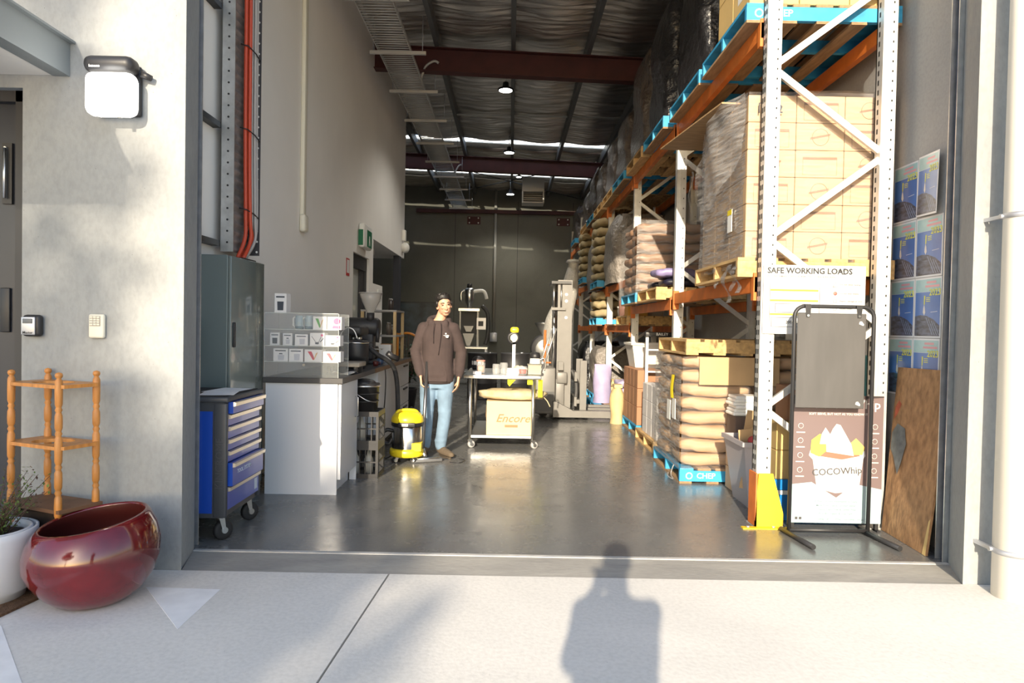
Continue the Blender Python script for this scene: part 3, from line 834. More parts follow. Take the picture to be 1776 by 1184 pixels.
for k, (z0, z1) in enumerate(((.125, .36), (.37, .6), (.61, .895))):
    q_ = MB().box(.276, .295, .39, 1.08, z0, z1).build('drawer', m_lam, du)
    MB().box(.2955, .31, .6, .9, z1 - .05, z1 - .03).build('handle', m_black, q_)

# ---- acrylic display case with boxes
dc = thing('display_case', 'clear acrylic display case with shelves on the worktop', 'display case', (-1.68, 5.68, .9465))
m_acr = film('acrylic', .07, .03, (.9, .95, .95), False)
m_ace = mat('acrylic_edge', (.62, .66, .64), .15, alpha=.75)
cw, cdp, chh = .3, .165, .515
MB().box(-cw, cw, cdp - .003, cdp, 0, chh).build('back_panel', m_acr, dc)
MB().box(-cw, cw, -cdp, -cdp + .003, .0, chh).build('front_panel', m_acr, dc)
MB().box(cw - .003, cw, -cdp + .0035, cdp - .0035, 0, chh).build('side_panel', m_acr, dc)
MB().box(-cw, -cw + .003, -cdp + .0035, cdp - .0035, 0, chh).build('side_panel', m_acr, dc)
for z in (.121, .251, .383, chh):
    MB().box(-cw + .004, cw - .004, -cdp + .004, cdp - .004, z, z + .004).build('shelf', m_acr, dc)
    MB().box(-cw + .004, cw - .004, -cdp - .002, -cdp + .0035, z, z + .005).build('shelf_edge', m_ace, dc)
for x in (-cw, cw - .003):
    MB().box(x, x + .003, -cdp - .002, -cdp, 0, chh).build('corner_edge', m_ace, dc)
MB().box(cw, cw + .002, cdp - .003, cdp, 0, chh).build('corner_edge', m_ace, dc)
MB().cyl((.02, -cdp - .006, .1), (.02, -cdp - .0005, .1), .011).build('lock', m_steel, dc)
m_card = mat('white_card', (.74, .73, .73), .6); m_cside = mat('card_navy', (.02, .025, .05), .5)
m_ink = mat('print_dark', (.05, .06, .08), .6); m_rink = mat('print_red', (.5, .03, .06), .6); m_gink = mat('print_green', (.06, .3, .05), .6); m_pink = mat('print_pink', (.75, .08, .25), .6)
m_tan = mat('print_tan', (.6, .35, .15), .6); m_wash = mat('print_grey', (.5, .5, .55), .6)
YD = 5.68 - cdp + .02
def dbox(x0, x1, z, h, kind, label, top=None):
    a_ = ony(x0, 600, YD).x; b_ = ony(x1, 600, YD).x; wd = (b_ - a_) / 2 - .0015
    t = thing('coffee_gear_box', label, 'box', ((a_ + b_) / 2, YD, z), 0, 'boxes of coffee gear in the display case')
    MB().box(-wd, wd, 0, .11, 0, h).build('carton', m_card, t)
    MB().box(-wd - .001, -wd - .0002, .001, .11, 0, h).build('side_print', m_cside if kind != 'v' else m_rink, t)
    y = -.0008
    def pl(name, pts, m_): MB().add([(p[0], y, p[1]) for p in pts], [tuple(range(len(pts)))]).build(name, m_, t)
    if kind in ('server', 'jar', 'mug'):
        pl('title_print', [(-wd * .75, h * .78), (wd * .7, h * .78), (wd * .7, h * .86), (-wd * .75, h * .86)], m_ink)
    if kind == 'jar': pl('jar_print', [(-wd * .5, h * .12), (wd * .5, h * .12), (wd * .55, h * .58), (-wd * .55, h * .58)], m_ink)
    if kind == 'server':
        pl('jug_print', [(-wd * .35, h * .1), (wd * .45, h * .1), (wd * .5, h * .48), (-wd * .4, h * .48)], m_wash)
        pl('lid_print', [(-wd * .25, h * .54), (wd * .3, h * .54), (wd * .2, h * .62), (-wd * .2, h * .62)], m_ink)
    if kind == 'mug': pl('mug_print', [(-wd * .25, h * .1), (wd * .5, h * .1), (wd * .55, h * .6), (-wd * .3, h * .6)], m_wash)
    if kind == 'cone':
        MB().tube([(-wd * .75, y, h * .72), (-wd * .2, y, h * .28), (wd * .2, y, h * .28), (wd * .55, y, h * .72)], .0016, 4).build('outline_print', m_ink, t)
        MB().tube([(wd * .4, y, h * .3), (wd * .85, y, h * .55), (wd * .8, y, h * .62)], .003, 4).build('handle_print', m_ink, t)
        pl('stem_print', [(-wd * .25, h * .12), (wd * .2, h * .12), (wd * .25, h * .26), (-wd * .28, h * .26)], m_ink)
        pl('badge_print', [(wd * .5, h * .74), (wd * .8, h * .74), (wd * .85, h * .86), (wd * .65, h * .92), (wd * .48, h * .86)], m_pink)
    if kind in ('v', 'vg'):
        pl('letter_print', [(-wd * .65, h * .85), (-wd * .2, h * .85), (wd * .1, h * .35), (wd * .1, h * .15), (-wd * .05, h * .15)], m_rink if kind == 'v' else m_gink)
        pl('letter_print', [(wd * .05, h * .17), (wd * .12, h * .15), (wd * .55, h * .8), (wd * .3, h * .7)], m_tan)
    if kind == 'pack':
        pl('flower_print', [(wd * .35 + wd * .5 * math.cos(k * PI / 6), h * .66 + h * .26 * math.sin(k * PI / 6)) for k in range(12)], m_pink)
        pl('title_print', [(-wd * .3, h * .1), (wd * .8, h * .08), (wd * .8, h * .3), (-wd * .2, h * .32)], m_pink)
    return t
zs = .9465
dbox(474, 500, zs + .1265, .104, 'server', 'white carton printed with a lidded coffee server, on lowest case shelf')
dbox(501, 526, zs + .1265, .102, 'mug', 'white carton printed with a grey jug, on lowest case shelf')
dbox(528, 559, zs + .1265, .098, 'v', 'white carton with red letter V, the wider and taller one')
dbox(560, 591, zs + .1265, .084, 'v', 'white carton with red letter V, the shorter one')
dbox(468, 485, zs + .2565, .1, 'jar', 'narrow white carton printed with a dark jar')
dbox(490, 507, zs + .2565, .097, 'server', 'narrow white carton printed with a lidded jar, on middle shelf')
dbox(511, 534, zs + .2565, .09, 'mug', 'white carton printed with a pale mug, on middle shelf')
dbox(537, 563, zs + .2565, .104, 'cone', 'white carton drawn with a dripper cone, the taller one')
dbox(564, 590, zs + .2565, .085, 'cone', 'white carton drawn with a dripper cone, the shorter one')
dbox(542, 566, zs + .3885, .105, 'vg', 'cream filter pack with green letter V')
dbox(567, 592, zs + .3885, .104, 'pack', 'white coffee packet with round pink print')
tb = dbox(475, 496, zs + chh + .0045, .155, 'jar', 'upright white carton with purple print standing on the case top')
m_srv = film('server_glass', .35, .05, (.5, .68, .75), False)
for k, x in enumerate((508, 525)):
    p = ony(x + 8, 600, YD)
    t = thing('glass_server', 'blue tinted glass coffee server with pale handle in the case', 'server', (p.x, YD + .04, zs + .3875), 0, 'glass servers in the display case')
    MB().lathe([(.001, .0), (.03, .0), (.034, .01), (.034, .08), (.028, .1), (.03, .112)], n=20).build('vessel', m_srv, t)
    MB().lathe([(.001, .003), (.0295, .003), (.0325, .012), (.0325, .025), (.001, .026)], n=20).build('coaster', m_ink, t)
    MB().tube([(-.034, 0, .1), (-.05, 0, .09), (-.05, 0, .03), (-.034, 0, .02)], .005, 6).build('handle', m_white, t)

# ---- things on the worktop beyond the case
WT = .9465
gr = thing('coffee_grinder', 'tall black coffee grinder with clear cone hopper', 'grinder', (-1.6, 7.7, WT))
MB().bbox(-.12, .12, -.16, .16, 0, .04, .01).build('base', m_blackm, gr)
MB().bbox(-.09, .07, -.05, .12, .04, .34, .02).build('column', m_blackm, gr)
MB().lathe([(.001, -.24), (.09, -.24), (.105, -.2), (.105, .12), (.08, .15), (.001, .15)], (-.02, .02, .41), n=20, axis='x').build('motor', m_blackm, gr)
MB().cyl((.03, -.02, .47), (.03, -.02, .57), .045, n=16).build('neck', m_blackm, gr)
m_hop = film('hopper_plastic', .5, .2, (.55, .53, .5), False)
MB().lathe([(.04, .565), (.05, .6), (.095, .7), (.125, .79), (.127, .79), (.097, .7), (.052, .6)], (.03, -.02, 0), n=28).build('hopper', m_hop, gr)
MB().lathe([(.128, .785), (.132, .785), (.132, .797), (.03, .80), (.001, .80)], (.03, -.02, 0), n=28).build('hopper_lid', m_hop, gr)
MB().tube([(.12, -.05, .4), (.12, -.05, .3), (.115, -.05, .24)], .022, 10).build('spout', m_blackm, gr)
MB().box(.07, .17, -.1, .0, .16, .17).build('bag_shelf', m_steel, gr)
kt = thing('urn_kettle', 'black round kettle with looped steel handle on the worktop', 'kettle', (-1.52, 6.75, WT))
MB().lathe([(.001, .0), (.09, 0), (.1, .02), (.1, .09), (.12, .1), (.125, .13), (.125, .26), (.118, .275), (.001, .285)], n=24).build('body', m_black, kt)
MB().lathe([(.126, .25), (.128, .25), (.128, .262), (.126, .262)], n=24).build('rim_band', m_steel, kt)
MB().tube([(-.12, -.06, .2), (-.14, -.06, .32), (-.08, -.06, .4), (-.01, -.06, .38), (.03, -.06, .29)], .006, 8, smooth_pts=5).build('handle', m_steel, kt)
MB().cyl((0, 0, .285), (0, 0, .31), .02).build('lid_knob', m_black, kt)
eq = thing('espresso_maker', 'black espresso machine in the shade behind the kettle', 'coffee machine', (-1.72, 7.18, WT))
MB().bbox(-.18, .2, -.22, .22, 0, .1, .02).build('drip_base', m_blackm, eq)
MB().bbox(-.18, .02, -.22, .22, .1, .42, .03).build('boiler', m_blackm, eq)
MB().bbox(.0, .2, -.2, .2, .32, .42, .03).build('head', m_blackm, eq)
for y in (-.1, .1):
    g_ = MB().cyl((.11, y, .26), (.11, y, .32), .035).build('group_head', m_steel, eq)
    MB().cyl((.13, y, .27), (.27, y - .05, .25), .012).build('portafilter', m_black, g_)
MB().box(.03, .19, -.19, .19, .1, .106).build('drip_grid', m_steel, eq)
ty = thing('serving_tray', 'shallow grey timber tray on the worktop', 'tray', (-1.49, 6.2, WT + .002))
MB().bbox(-.16, .16, -.14, .14, .055, .095, .008).build('tray_body', mat('tray_grey', (.27, .24, .2), .6, var=.2), ty)
for x, y in ((-.12, -.1), (.12, -.1), (-.12, .1), (.12, .1)): MB().box(x - .015, x + .015, y - .015, y + .015, 0, .055).build('foot', m_black, ty)
nap = MB().grid(8, 8, lambda u, v: (-.1 + u * .2, -.08 + v * .16, .012 + .012 * math.sin(u * 7 + v * 3))).build('folded_cloth', m_white, loc=(-1.43, 5.955, WT))
tag(nap, 'crumpled white cloth at the worktop edge by the bucket', 'cloth')
for k, (x, y, c_, r, h) in enumerate(((-1.5, 7.95, (.05, .09, .16), .035, .07), (-1.43, 7.55, (.04, .07, .13), .04, .06), (-1.42, 7.25, (.1, .02, .02), .03, .05))):
    t = thing('mug', ['dark blue mug beside the grinder', 'blue patterned bowl by the worktop edge', 'small dark red cup on the worktop'][k], 'cup', (x, y, WT))
    mm_ = mat('mug_glaze_%d' % k, c_, .3)
    MB().lathe([(.001, 0), (r * .8, 0), (r, h * .5), (r, h), (r - .004, h), (r - .005, h * .4), (.001, .006)], n=18).build('cup', mm_, t)
    MB().tube([(r, 0, h * .8), (r + .02, 0, h * .7), (r + .02, 0, h * .35), (r, 0, h * .25)], .004, 6).build('handle', mm_, t)
# open pine shelf on the worktop with jars and books
sh = thing('pine_shelf', 'small open pine shelf unit standing on the worktop', 'shelf', (-1.62, 8.72, WT))
m_pale = mat('pale_pine', (.46, .33, .16), .6, var=.15, stretch=(8, 8, 1))
for x in (-.2, .2):
    for y in (-.3, .3): MB().box(x - .018, x + .018, y - .018, y + .018, 0, .62).build('post', m_pale, sh)
for z in (.29, .6): MB().box(-.22, .22, -.32, .32, z, z + .022).build('shelf_board', mat('shelf_grey', (.3, .29, .27), .6), sh)
random.seed(5)
k = 0
for z in (0, .312, .622):
    for j in range(5 if z < .6 else 2):
        x = -.12 + (j % 2) * .22 + random.uniform(-.01, .01); y = -.24 + j * .115 if z < .6 else -.2 + j * .2
        r = random.uniform(.03, .045); h = random.uniform(.09, .17)
        cc = random.choice([(.05, .04, .035), (.12, .1, .08), (.02, .02, .025), (.16, .12, .07)])
        t = thing('storage_jar', ['lidded storage jar under the pine shelf boards', 'lidded storage jar on the middle pine board', 'lidded storage jar on top of the pine shelf'][0 if z == 0 else (1 if z < .5 else 2)], 'jar', (-1.62 + x, 8.72 + y, WT + z), 0, ['jars under the pine shelf', 'jars on the middle pine board', 'jars on the pine shelf top'][0 if z == 0 else (1 if z < .5 else 2)])
        MB().lathe([(.001, 0), (r, 0), (r, h * .8), (r * .8, h * .88), (.001, h * .88)], n=14).build('jar_body', mat('jar_%d' % int(cc[0] * 100), cc, .25), t)
        MB().cyl((0, 0, h * .88), (0, 0, h), r * .75, n=14).build('lid', mat('lid_grey', (.3, .29, .28), .4, .5), t)
        k += 1
for k, (y, h, w_, c_) in enumerate(((8.25, .2, .03, (.7, .7, .68)), (8.285, .19, .025, (.05, .05, .05)), (8.318, .21, .03, (.4, .22, .1)))):
    t = thing('book', ['white spined book standing by the pine shelf', 'thin black book between two taller books', 'tan book standing nearest the jars'][k], 'book', (-1.5, y, WT))
    mc_ = mat('book_%d' % k, c_, .6)
    MB().box(-.07, .07, -w_ / 2, -w_ / 2 + .003, 0, h).box(-.07, .07, w_ / 2 - .003, w_ / 2, 0, h).box(.067, .07, -w_ / 2, w_ / 2, 0, h).build('cover', mc_, t)
    MB().box(-.066, .066, -w_ / 2 + .0032, w_ / 2 - .0032, .004, h - .004).build('pages', MATS['paper'], t)

# ---- hand truck
ht = thing('hand_truck', 'orange tubular hand truck with looped handle', 'hand truck', (-1.48, 9.75, 0))
m_ho = mat('truck_orange', (.62, .22, .015), .4)
MB().tube([(-.12, 0, .05), (-.12, 0, 1.15), (-.1, 0, 1.25), (.05, 0, 1.27), (.17, 0, 1.2), (.2, 0, 1.08), (.12, 0, .92), (.0, 0, .8), (.0, 0, .05)], .017, 8, smooth_pts=4).build('frame', m_ho, ht)
for z in (.35, .75): MB().cyl((-.12, 0, z), (.0, 0, z), .014).build('cross_bar', m_ho, ht)
MB().box(-.2, .08, -.2, 0.0, .02, .03).build('toe_plate', m_ho, ht)
for x in (-.2, .08): MB().lathe([(.02, -.02), (.1, -.025), (.11, 0), (.1, .025), (.02, .02)], (x, .08, .11), n=16, axis='x').build('wheel', m_tyre, ht)

# ---- milk crates and bucket in the gap
def crate():
    t = thing('milk_crate', 'black plastic milk crate standing on the floor under the bucket', 'crate', (-1.33, 6.28, 0), 0, None)
    w_, d_, h_ = .165, .165, .3
    m_ = mat('crate_black', (.022, .022, .024), .5)
    MB().box(-w_, w_, -d_, d_, 0, .012).build('base', m_, t)
    for nm, (x0, x1, y0, y1) in {'front': (-w_, w_, -d_, -d_ + .012), 'back': (-w_, w_, d_ - .012, d_), 'left': (-w_, -w_ + .012, -d_ + .0121, d_ - .0121), 'right': (w_ - .012, w_, -d_ + .0121, d_ - .0121)}.items():
        mb = MB(); lx = (x1 - x0) > .1
        for z0, z1 in ((.0125, .04), (.14, .152), (h_ - .045, h_)): mb.box(x0, x1, y0, y1, z0, z1)
        n_ = 7
        for k in range(n_):
            if lx: x = x0 + .01 + (x1 - x0 - .02) * k / (n_ - 1); mb.box(x - (.012 if k in (0, n_ - 1) else .004), x + (.012 if k in (0, n_ - 1) else .004), y0 + .002, y1 - .002, .04, h_ - .045)
            else: y = y0 + .01 + (y1 - y0 - .02) * k / (n_ - 1); mb.box(x0 + .002, x1 - .002, y - (.01 if k in (0, n_ - 1) else .004), y + (.01 if k in (0, n_ - 1) else .004), .04, h_ - .045)
        mb.build('lattice_side', m_, t)
    return t
c1 = crate()
c2 = dup(c1, (-1.33, 6.28, .3005), label='black plastic milk crate stacked directly beneath the bucket')
for k, (x, z, r) in enumerate(((-1.4, .015, .045), (-1.28, .015, .04), (-1.36, .316, .05))):
    t = thing('bottle', ['pale bottle lying upright inside the floor milk crate', 'slim pale bottle inside the floor milk crate corner', 'white jug inside the upper milk crate'][k], 'bottle', (x, 6.26 + .02 * k, z))
    MB().lathe([(.001, 0), (r, 0), (r, .13), (r * .5, .17), (r * .35, .22), (.001, .22)], n=14).build('body', mat('bottle_pale', (.45, .45, .42), .4), t)
    MB().cyl((0, 0, .2205), (0, 0, .24), r * .4).build('cap', m_black, t)
bk = thing('bucket', 'black lidded bucket with wire handle on top of the milk crates', 'bucket', (-1.33, 6.27, .601))
MB().lathe([(.001, 0), (.125, 0), (.138, .22), (.142, .22), (.142, .245), (.001, .245)], n=28).build('pail', m_black, bk)
MB().lathe([(.1425, .215), (.15, .218), (.15, .228), (.1425, .23)], n=28).build('rim_ring', m_steel, bk)
MB().ellip((0, 0, .245), .11, .11, .042).build('lid_dome', m_black, bk)
MB().tube([(-.1, -.115, .19), (-.04, -.15, .16), (.06, -.15, .1), (.13, -.09, .08)], .004, 6, smooth_pts=5).build('wire_handle', m_steel, bk)
for z in (.08, .15): MB().lathe([(.127 + z * .055, z), (.132 + z * .055, z), (.132 + z * .055, z + .008), (.127 + z * .055, z + .008)], n=28).build('rib', m_black, bk)
# ================================================================== PEOPLE
def remesh(mb, vox, it=6, fac=.6):
    me = mb.mesh('tmp', None); o = bpy.data.objects.new('tmp', me); C.objects.link(o)
    r = o.modifiers.new('r', 'REMESH'); r.mode = 'VOXEL'; r.voxel_size = vox; r.use_smooth_shade = True
    s_ = o.modifiers.new('s', 'SMOOTH'); s_.iterations = it; s_.factor = fac
    dg = bpy.context.evaluated_depsgraph_get()
    out = bpy.data.meshes.new_from_object(o.evaluated_get(dg))
    bpy.data.objects.remove(o); bpy.data.meshes.remove(me)
    return out
def place_mesh(name, me, m, parent):
    me.materials.clear(); me.materials.append(m); me.name = name
    o = bpy.data.objects.new(name, me); C.objects.link(o); o.parent = parent
    return o
def limb(mb, pts, n=14):
    """tapered limb through (point, radius) pairs"""
    for (a, ra), (b, rb) in zip(pts, pts[1:]):
        mb.cyl(a, b, ra, rb, n)
    for a, ra in pts: mb.ellip(a, ra, ra, ra, n, 8)
def slabs(mb, rows, n=22):
    """torso from stacked elliptical rows (x, y, z, rx, ry)"""
    o = len(mb.v)
    for x, y, z, rx, ry in rows:
        for k in range(n):
            t = 2 * PI * k / n; c_, s_ = math.cos(t), math.sin(t)
            e = .85
            mb.v.append((x + rx * math.copysign(abs(c_) ** e, c_), y + ry * math.copysign(abs(s_) ** e, s_), z))
    m_ = len(rows)
    for i in range(m_ - 1):
        for k in range(n):
            k2 = (k + 1) % n
            mb.f.append((o + i*n + k, o + i*n + k2, o + (i+1)*n + k2, o + (i+1)*n + k)); mb.sm.append(True)
    mb.f.append(tuple(o + k for k in reversed(range(n)))); mb.sm.append(False)
    mb.f.append(tuple(o + (m_-1)*n + k for k in range(n))); mb.sm.append(False)
def hand(mb, wrist, d, side, palmn, curl=.5):
    """palm and five fingers; d = direction of the fingers, palmn = way the palm faces, side = thumb side"""
    HS = 1.14
    w_ = Vector(wrist); d = Vector(d).normalized(); pn_ = Vector(palmn).normalized(); th = d.cross(pn_).normalized() * side
    c0 = w_ + d * .045
    for k in range(4):
        a = w_ + d * .005 + th * (.024 - k * .016); b = w_ + d * .085 * HS + th * (.033 - k * .022)
        mb.cyl(a, b, .014, .0115, 10); mb.ellip(b, .0115, .0115, .0115, 8, 6)
        L = (.072, .08, .074, .058)[k] * HS; p = b
        for j, f in enumerate((.45, .32, .23)):
            ang = curl * (j + 1) * .62
            q = p + (d * math.cos(ang) + pn_ * math.sin(ang)) * L * f
            mb.cyl(p, q, .0095 - j * .001, .0088 - j * .001, 8); mb.ellip(q, .0088 - j * .001, .0088 - j * .001, .0088 - j * .001, 8, 6); p = q
    p = w_ + d * .028 + th * .028
    for L, ang in ((.04, .0), (.032, .35), (.026, .6)):
        q = p + (th * (.62 - ang * .4) + d * .8 + pn_ * (.35 + ang * .5)).normalized() * L
        mb.cyl(p, q, .0115, .0098, 8); mb.ellip(q, .0098, .0098, .0098, 8, 6); p = q
def head(mb, c, M):
    """c = centre of the skull; M = rotation of the head"""
    h = MB()
    h.ellip((0, .012, .035), .073, .09, .085, 22, 14)        # skull
    h.ellip((0, -.02, -.02), .062, .07, .085, 20, 12)         # face
    h.ellip((0, -.038, -.08), .038, .036, .03, 16, 8)         # chin / jaw
    h.ellip((.042, -.01, -.05), .02, .045, .035, 12, 8); h.ellip((-.042, -.01, -.05), .02, .045, .035, 12, 8)
    h.cyl((0, -.086, .014), (0, -.104, -.03), .008, .013, 10); h.ellip((0, -.1, -.032), .016, .012, .011)   # nose
    h.ellip((0, -.085, -.062), .024, .01, .006); h.ellip((0, -.084, -.071), .02, .01, .006)                 # lips
    for s_ in (-1, 1):
        h.ellip((s_ * .03, -.077, .03), .022, .01, .008)       # brow
        h.ellip((s_ * .032, -.078, -.015), .02, .014, .014)    # cheek
        h.ellip((s_ * .076, .012, -.005), .01, .02, .032)      # ear
    h.xform(Matrix.Translation(Vector(c)) @ M.to_4x4())
    mb.add(h.v, h.f, True)

m_skin = mat('skin', (.58, .33, .215), .55, var=.04, scale=10)
m_hair = mat('hair_black', (.012, .01, .009), .5, var=.3, scale=60, stretch=(1, 1, .3))

# ---------------- the worker
pw = thing('person', 'person in dark hoodie and blue jeans standing beside the vacuum, holding its wand', 'person', (-.765, 7.30, 0))
m_hood = mat('hoodie_cloth', (.05, .034, .032), .9, var=.12, scale=9, bump=.25, bscale=220)
m_jean = mat('denim', (.17, .255, .35), .85, var=.22, scale=7, bump=.2, bscale=260)
m_boot = mat('suede_brown', (.115, .085, .055), .85, var=.2, scale=20)
HC = Vector((.06, -.02, 1.598))
HM = Matrix.Rotation(R(16), 3, 'Z') @ Matrix.Rotation(R(-9), 3, 'Y') @ Matrix.Rotation(R(3), 3, 'X')
ShR, ElR, WrR = Vector((-.155, 0, 1.365)), Vector((-.24, .01, 1.10)), Vector((-.165, -.125, .86))
ShL, ElL, WrL = Vector((.16, 0, 1.365)), Vector((.245, .045, 1.10)), Vector((.232, -.05, .85))
HipR, KnR, AnR = Vector((-.09, 0, .87)), Vector((-.105, -.02, .48)), Vector((-.125, .04, .085))
HipL, KnL, AnL = Vector((.085, 0, .87)), Vector((.085, -.02, .48)), Vector((.045, .0, .085))
b = MB()
head(b, HC, HM)
limb(b, [(HC + Vector((-.012, .03, -.06)), .055), (Vector((.02, .015, 1.46)), .056), (Vector((0, .02, 1.40)), .075)])
slabs(b, [(0, .0, .84, .14, .1), (0, 0, .95, .145, .1), (0, .0, 1.08, .13, .095), (0, 0, 1.25, .14, .1), (0, 0, 1.34, .13, .09), (0, .01, 1.40, .08, .07)])
for sh_, el, wr in ((ShR, ElR, WrR), (ShL, ElL, WrL)):
    limb(b, [(sh_, .052), (el, .04), (wr, .027)])
hand(b, WrR, (.12, -.15, -1), -1, (1, .1, 0), 1.15)
hand(b, WrL, (-.1, -.1, -1), 1, (-1, .05, 0), .55)
for hp, kn, an in ((HipR, KnR, AnR), (HipL, KnL, AnL)):
    limb(b, [(hp, .085), (kn, .052), (an, .036)])
for an, dx in ((AnR, -.02), (AnL, .075)):
    limb(b, [(an + Vector((0, .03, -.04)), .036), (an + Vector((dx, -.1, -.052)), .032), (an + Vector((dx * 1.5, -.16, -.06)), .022)])
place_mesh('body', remesh(b, .006, 4, .5), m_skin, pw)
# hair: cap over the skull with a fringe
h = MB()
h.ellip((0, .03, .058), .086, .094, .078, 24, 14)
h.ellip((0, .05, .0), .08, .072, .075, 20, 10)
random.seed(9)
for k in range(30):
    t = R(190 + 160 * k / 29); x = math.cos(t) * .082; y = math.sin(t) * .088 + .02
    part_ = abs(k - 12) / 18
    h.cyl((x * .7, y * .75, .118), (x * 1.03, y * 1.04, .078 - .03 * part_ + .012 * random.random()), .017, .005, 7)
for s_ in (-1, 1): h.ellip((s_ * .079, .004, .028), .012, .034, .04)
for k in range(40):
    t = random.uniform(0, 2 * PI); q = random.uniform(.3, 1)
    a_ = Vector((math.cos(t) * .075 * q, math.sin(t) * .08 * q + .03, .06 + .07 * math.sqrt(1 - q * q * .9)))
    h.cyl(a_, a_ + Vector((math.cos(t) * .02, math.sin(t) * .02 - .006, .012)), .016, .004, 6)
h.xform(Matrix.Translation(HC) @ HM.to_4x4())
place_mesh('hair', remesh(h, .006, 2, .4), m_hair, pw)
fm = MB()
for s_ in (-1, 1):
    fm.ellip((s_ * .03, -.082, .012), .012, .006, .0045, 12, 6)
fm.xform(Matrix.Translation(HC) @ HM.to_4x4()).build('eyes', mat('eye_dark', (.02, .015, .012), .3), pw)
fm = MB()
for s_ in (-1, 1): fm.tube([(s_ * .014, -.0885, .032), (s_ * .03, -.0895, .037), (s_ * .048, -.079, .033)], .0038, 6)
fm.xform(Matrix.Translation(HC) @ HM.to_4x4()).build('eyebrows', m_hair, pw)
fm = MB().ellip((0, -.0925, -.066), .022, .004, .004, 12, 6)
fm.xform(Matrix.Translation(HC) @ HM.to_4x4()).build('mouth', mat('lip_red', (.36, .11, .09), .5), pw)
# hoodie
h = MB()
slabs(h, [(0, -.0, .775, .165, .13), (0, -.005, .80, .178, .14), (0, -.01, .87, .178, .15), (0, -.005, 1.0, .165, .14), (0, 0, 1.15, .168, .14), (0, 0, 1.26, .175, .14), (0, .005, 1.34, .16, .125), (0, .01, 1.40, .115, .105), (0, .015, 1.44, .085, .085)])
for sh_, el, wr in ((ShR, ElR, WrR), (ShL, ElL, WrL)):
    limb(h, [(sh_ + Vector((0, 0, -.01)), .07), (sh_.lerp(el, .5), .064), (el, .06), (el.lerp(wr, .35) + Vector((.0, -.005, 0)), .058), (el.lerp(wr, .62), .054), (el.lerp(wr, .8), .053), (el.lerp(wr, .9), .042), (el.lerp(wr, .96), .038)])
for el, wr in ((ElR, WrR), (ElL, WrL)):      # sleeve folds
    d = (wr - el).normalized()
    for f in (-.12, .1, .5, .72): h.lathe([(.045, -.014), (.068 - .012 * max(0, f), 0), (.045, .014)], el.lerp(wr, f), n=14)
# hood bunched behind the neck
for k in range(13):
    t = R(-15 + 210 * k / 12)
    h.ellip((math.cos(t) * .098 + .005, math.sin(t) * .085 + .02, 1.44 + .03 * math.sin(t)), .04, .04, .04, 10, 8)
h.ellip((0, .12, 1.37), .1, .05, .09)
h.ellip((-.07, -.06, 1.405), .035, .03, .05); h.ellip((.08, -.06, 1.405), .035, .03, .05)
hood = place_mesh('hoodie', remesh(h, .009, 3, .5), m_hood, pw)
m_hd = mat('hoodie_dark', (.03, .02, .02), .9)
# kangaroo pocket, hem rib, cuffs, strings, chest mark
pk = MB().grid(8, 6, lambda u, v: ((-.11 + u * .22) * (1 - .28 * max(0, v - .45) / .55), -.153 - .0 * v + .012 * (2 * u - 1) ** 2 + .004 * v, .80 + v * .19))
pk.build('front_pocket', m_hood, hood)
MB().tube([(-.03, -.13, 1.42), (-.035, -.15, 1.33), (-.033, -.152, 1.2)], .0035, 6, smooth_pts=4).tube([(.035, -.13, 1.42), (.045, -.15, 1.3), (.02, -.153, 1.08)], .0035, 6, smooth_pts=4).build('draw_string', m_hd, hood)
MB().lathe([(.168, .77), (.176, .775), (.176, .80), (.168, .805)], n=30).xform(Matrix.Diagonal((1, .79, 1, 1))).build('hem_rib', m_hd, hood)
bd = MB().add([(x, -.1535, z) for x, z in ((.065, 1.285), (.115, 1.29), (.13, 1.283), (.115, 1.276))], [(0, 1, 2, 3)]).add([(x, -.1535, z) for x, z in ((.09, 1.272), (.125, 1.274), (.12, 1.262), (.1, 1.262))], [(0, 1, 2, 3)]).add([(.095 + .008 * math.cos(k), -.1535, 1.304 + .008 * math.sin(k)) for k in range(6)], [(0, 1, 2, 3, 4, 5)])
bd.build('chest_mark', m_white, hood)
# jeans
h = MB()
slabs(h, [(0, 0, .72, .17, .115), (0, 0, .80, .178, .125), (0, 0, .92, .165, .12), (0, 0, .98, .16, .115)])
for hp, kn, an in ((HipR, KnR, AnR), (HipL, KnL, AnL)):
    limb(h, [(hp + Vector((0, 0, -.06)), .1), (hp.lerp(kn, .45), .092), (kn + Vector((0, 0, .04)), .076), (kn + Vector((0, 0, -.06)), .07), (kn.lerp(an, .6), .066), (an + Vector((0, -.005, .05)), .064), (an + Vector((0, -.008, .02)), .06)])
    h.lathe([(.04, -.015), (.073, 0), (.04, .015)], an + Vector((0, -.01, .075)), n=14); h.lathe([(.05, -.012), (.08, 0), (.05, .012)], kn + Vector((0, 0, .0)), n=14)
jn = place_mesh('jeans', remesh(h, .011, 4, .5), m_jean, pw)
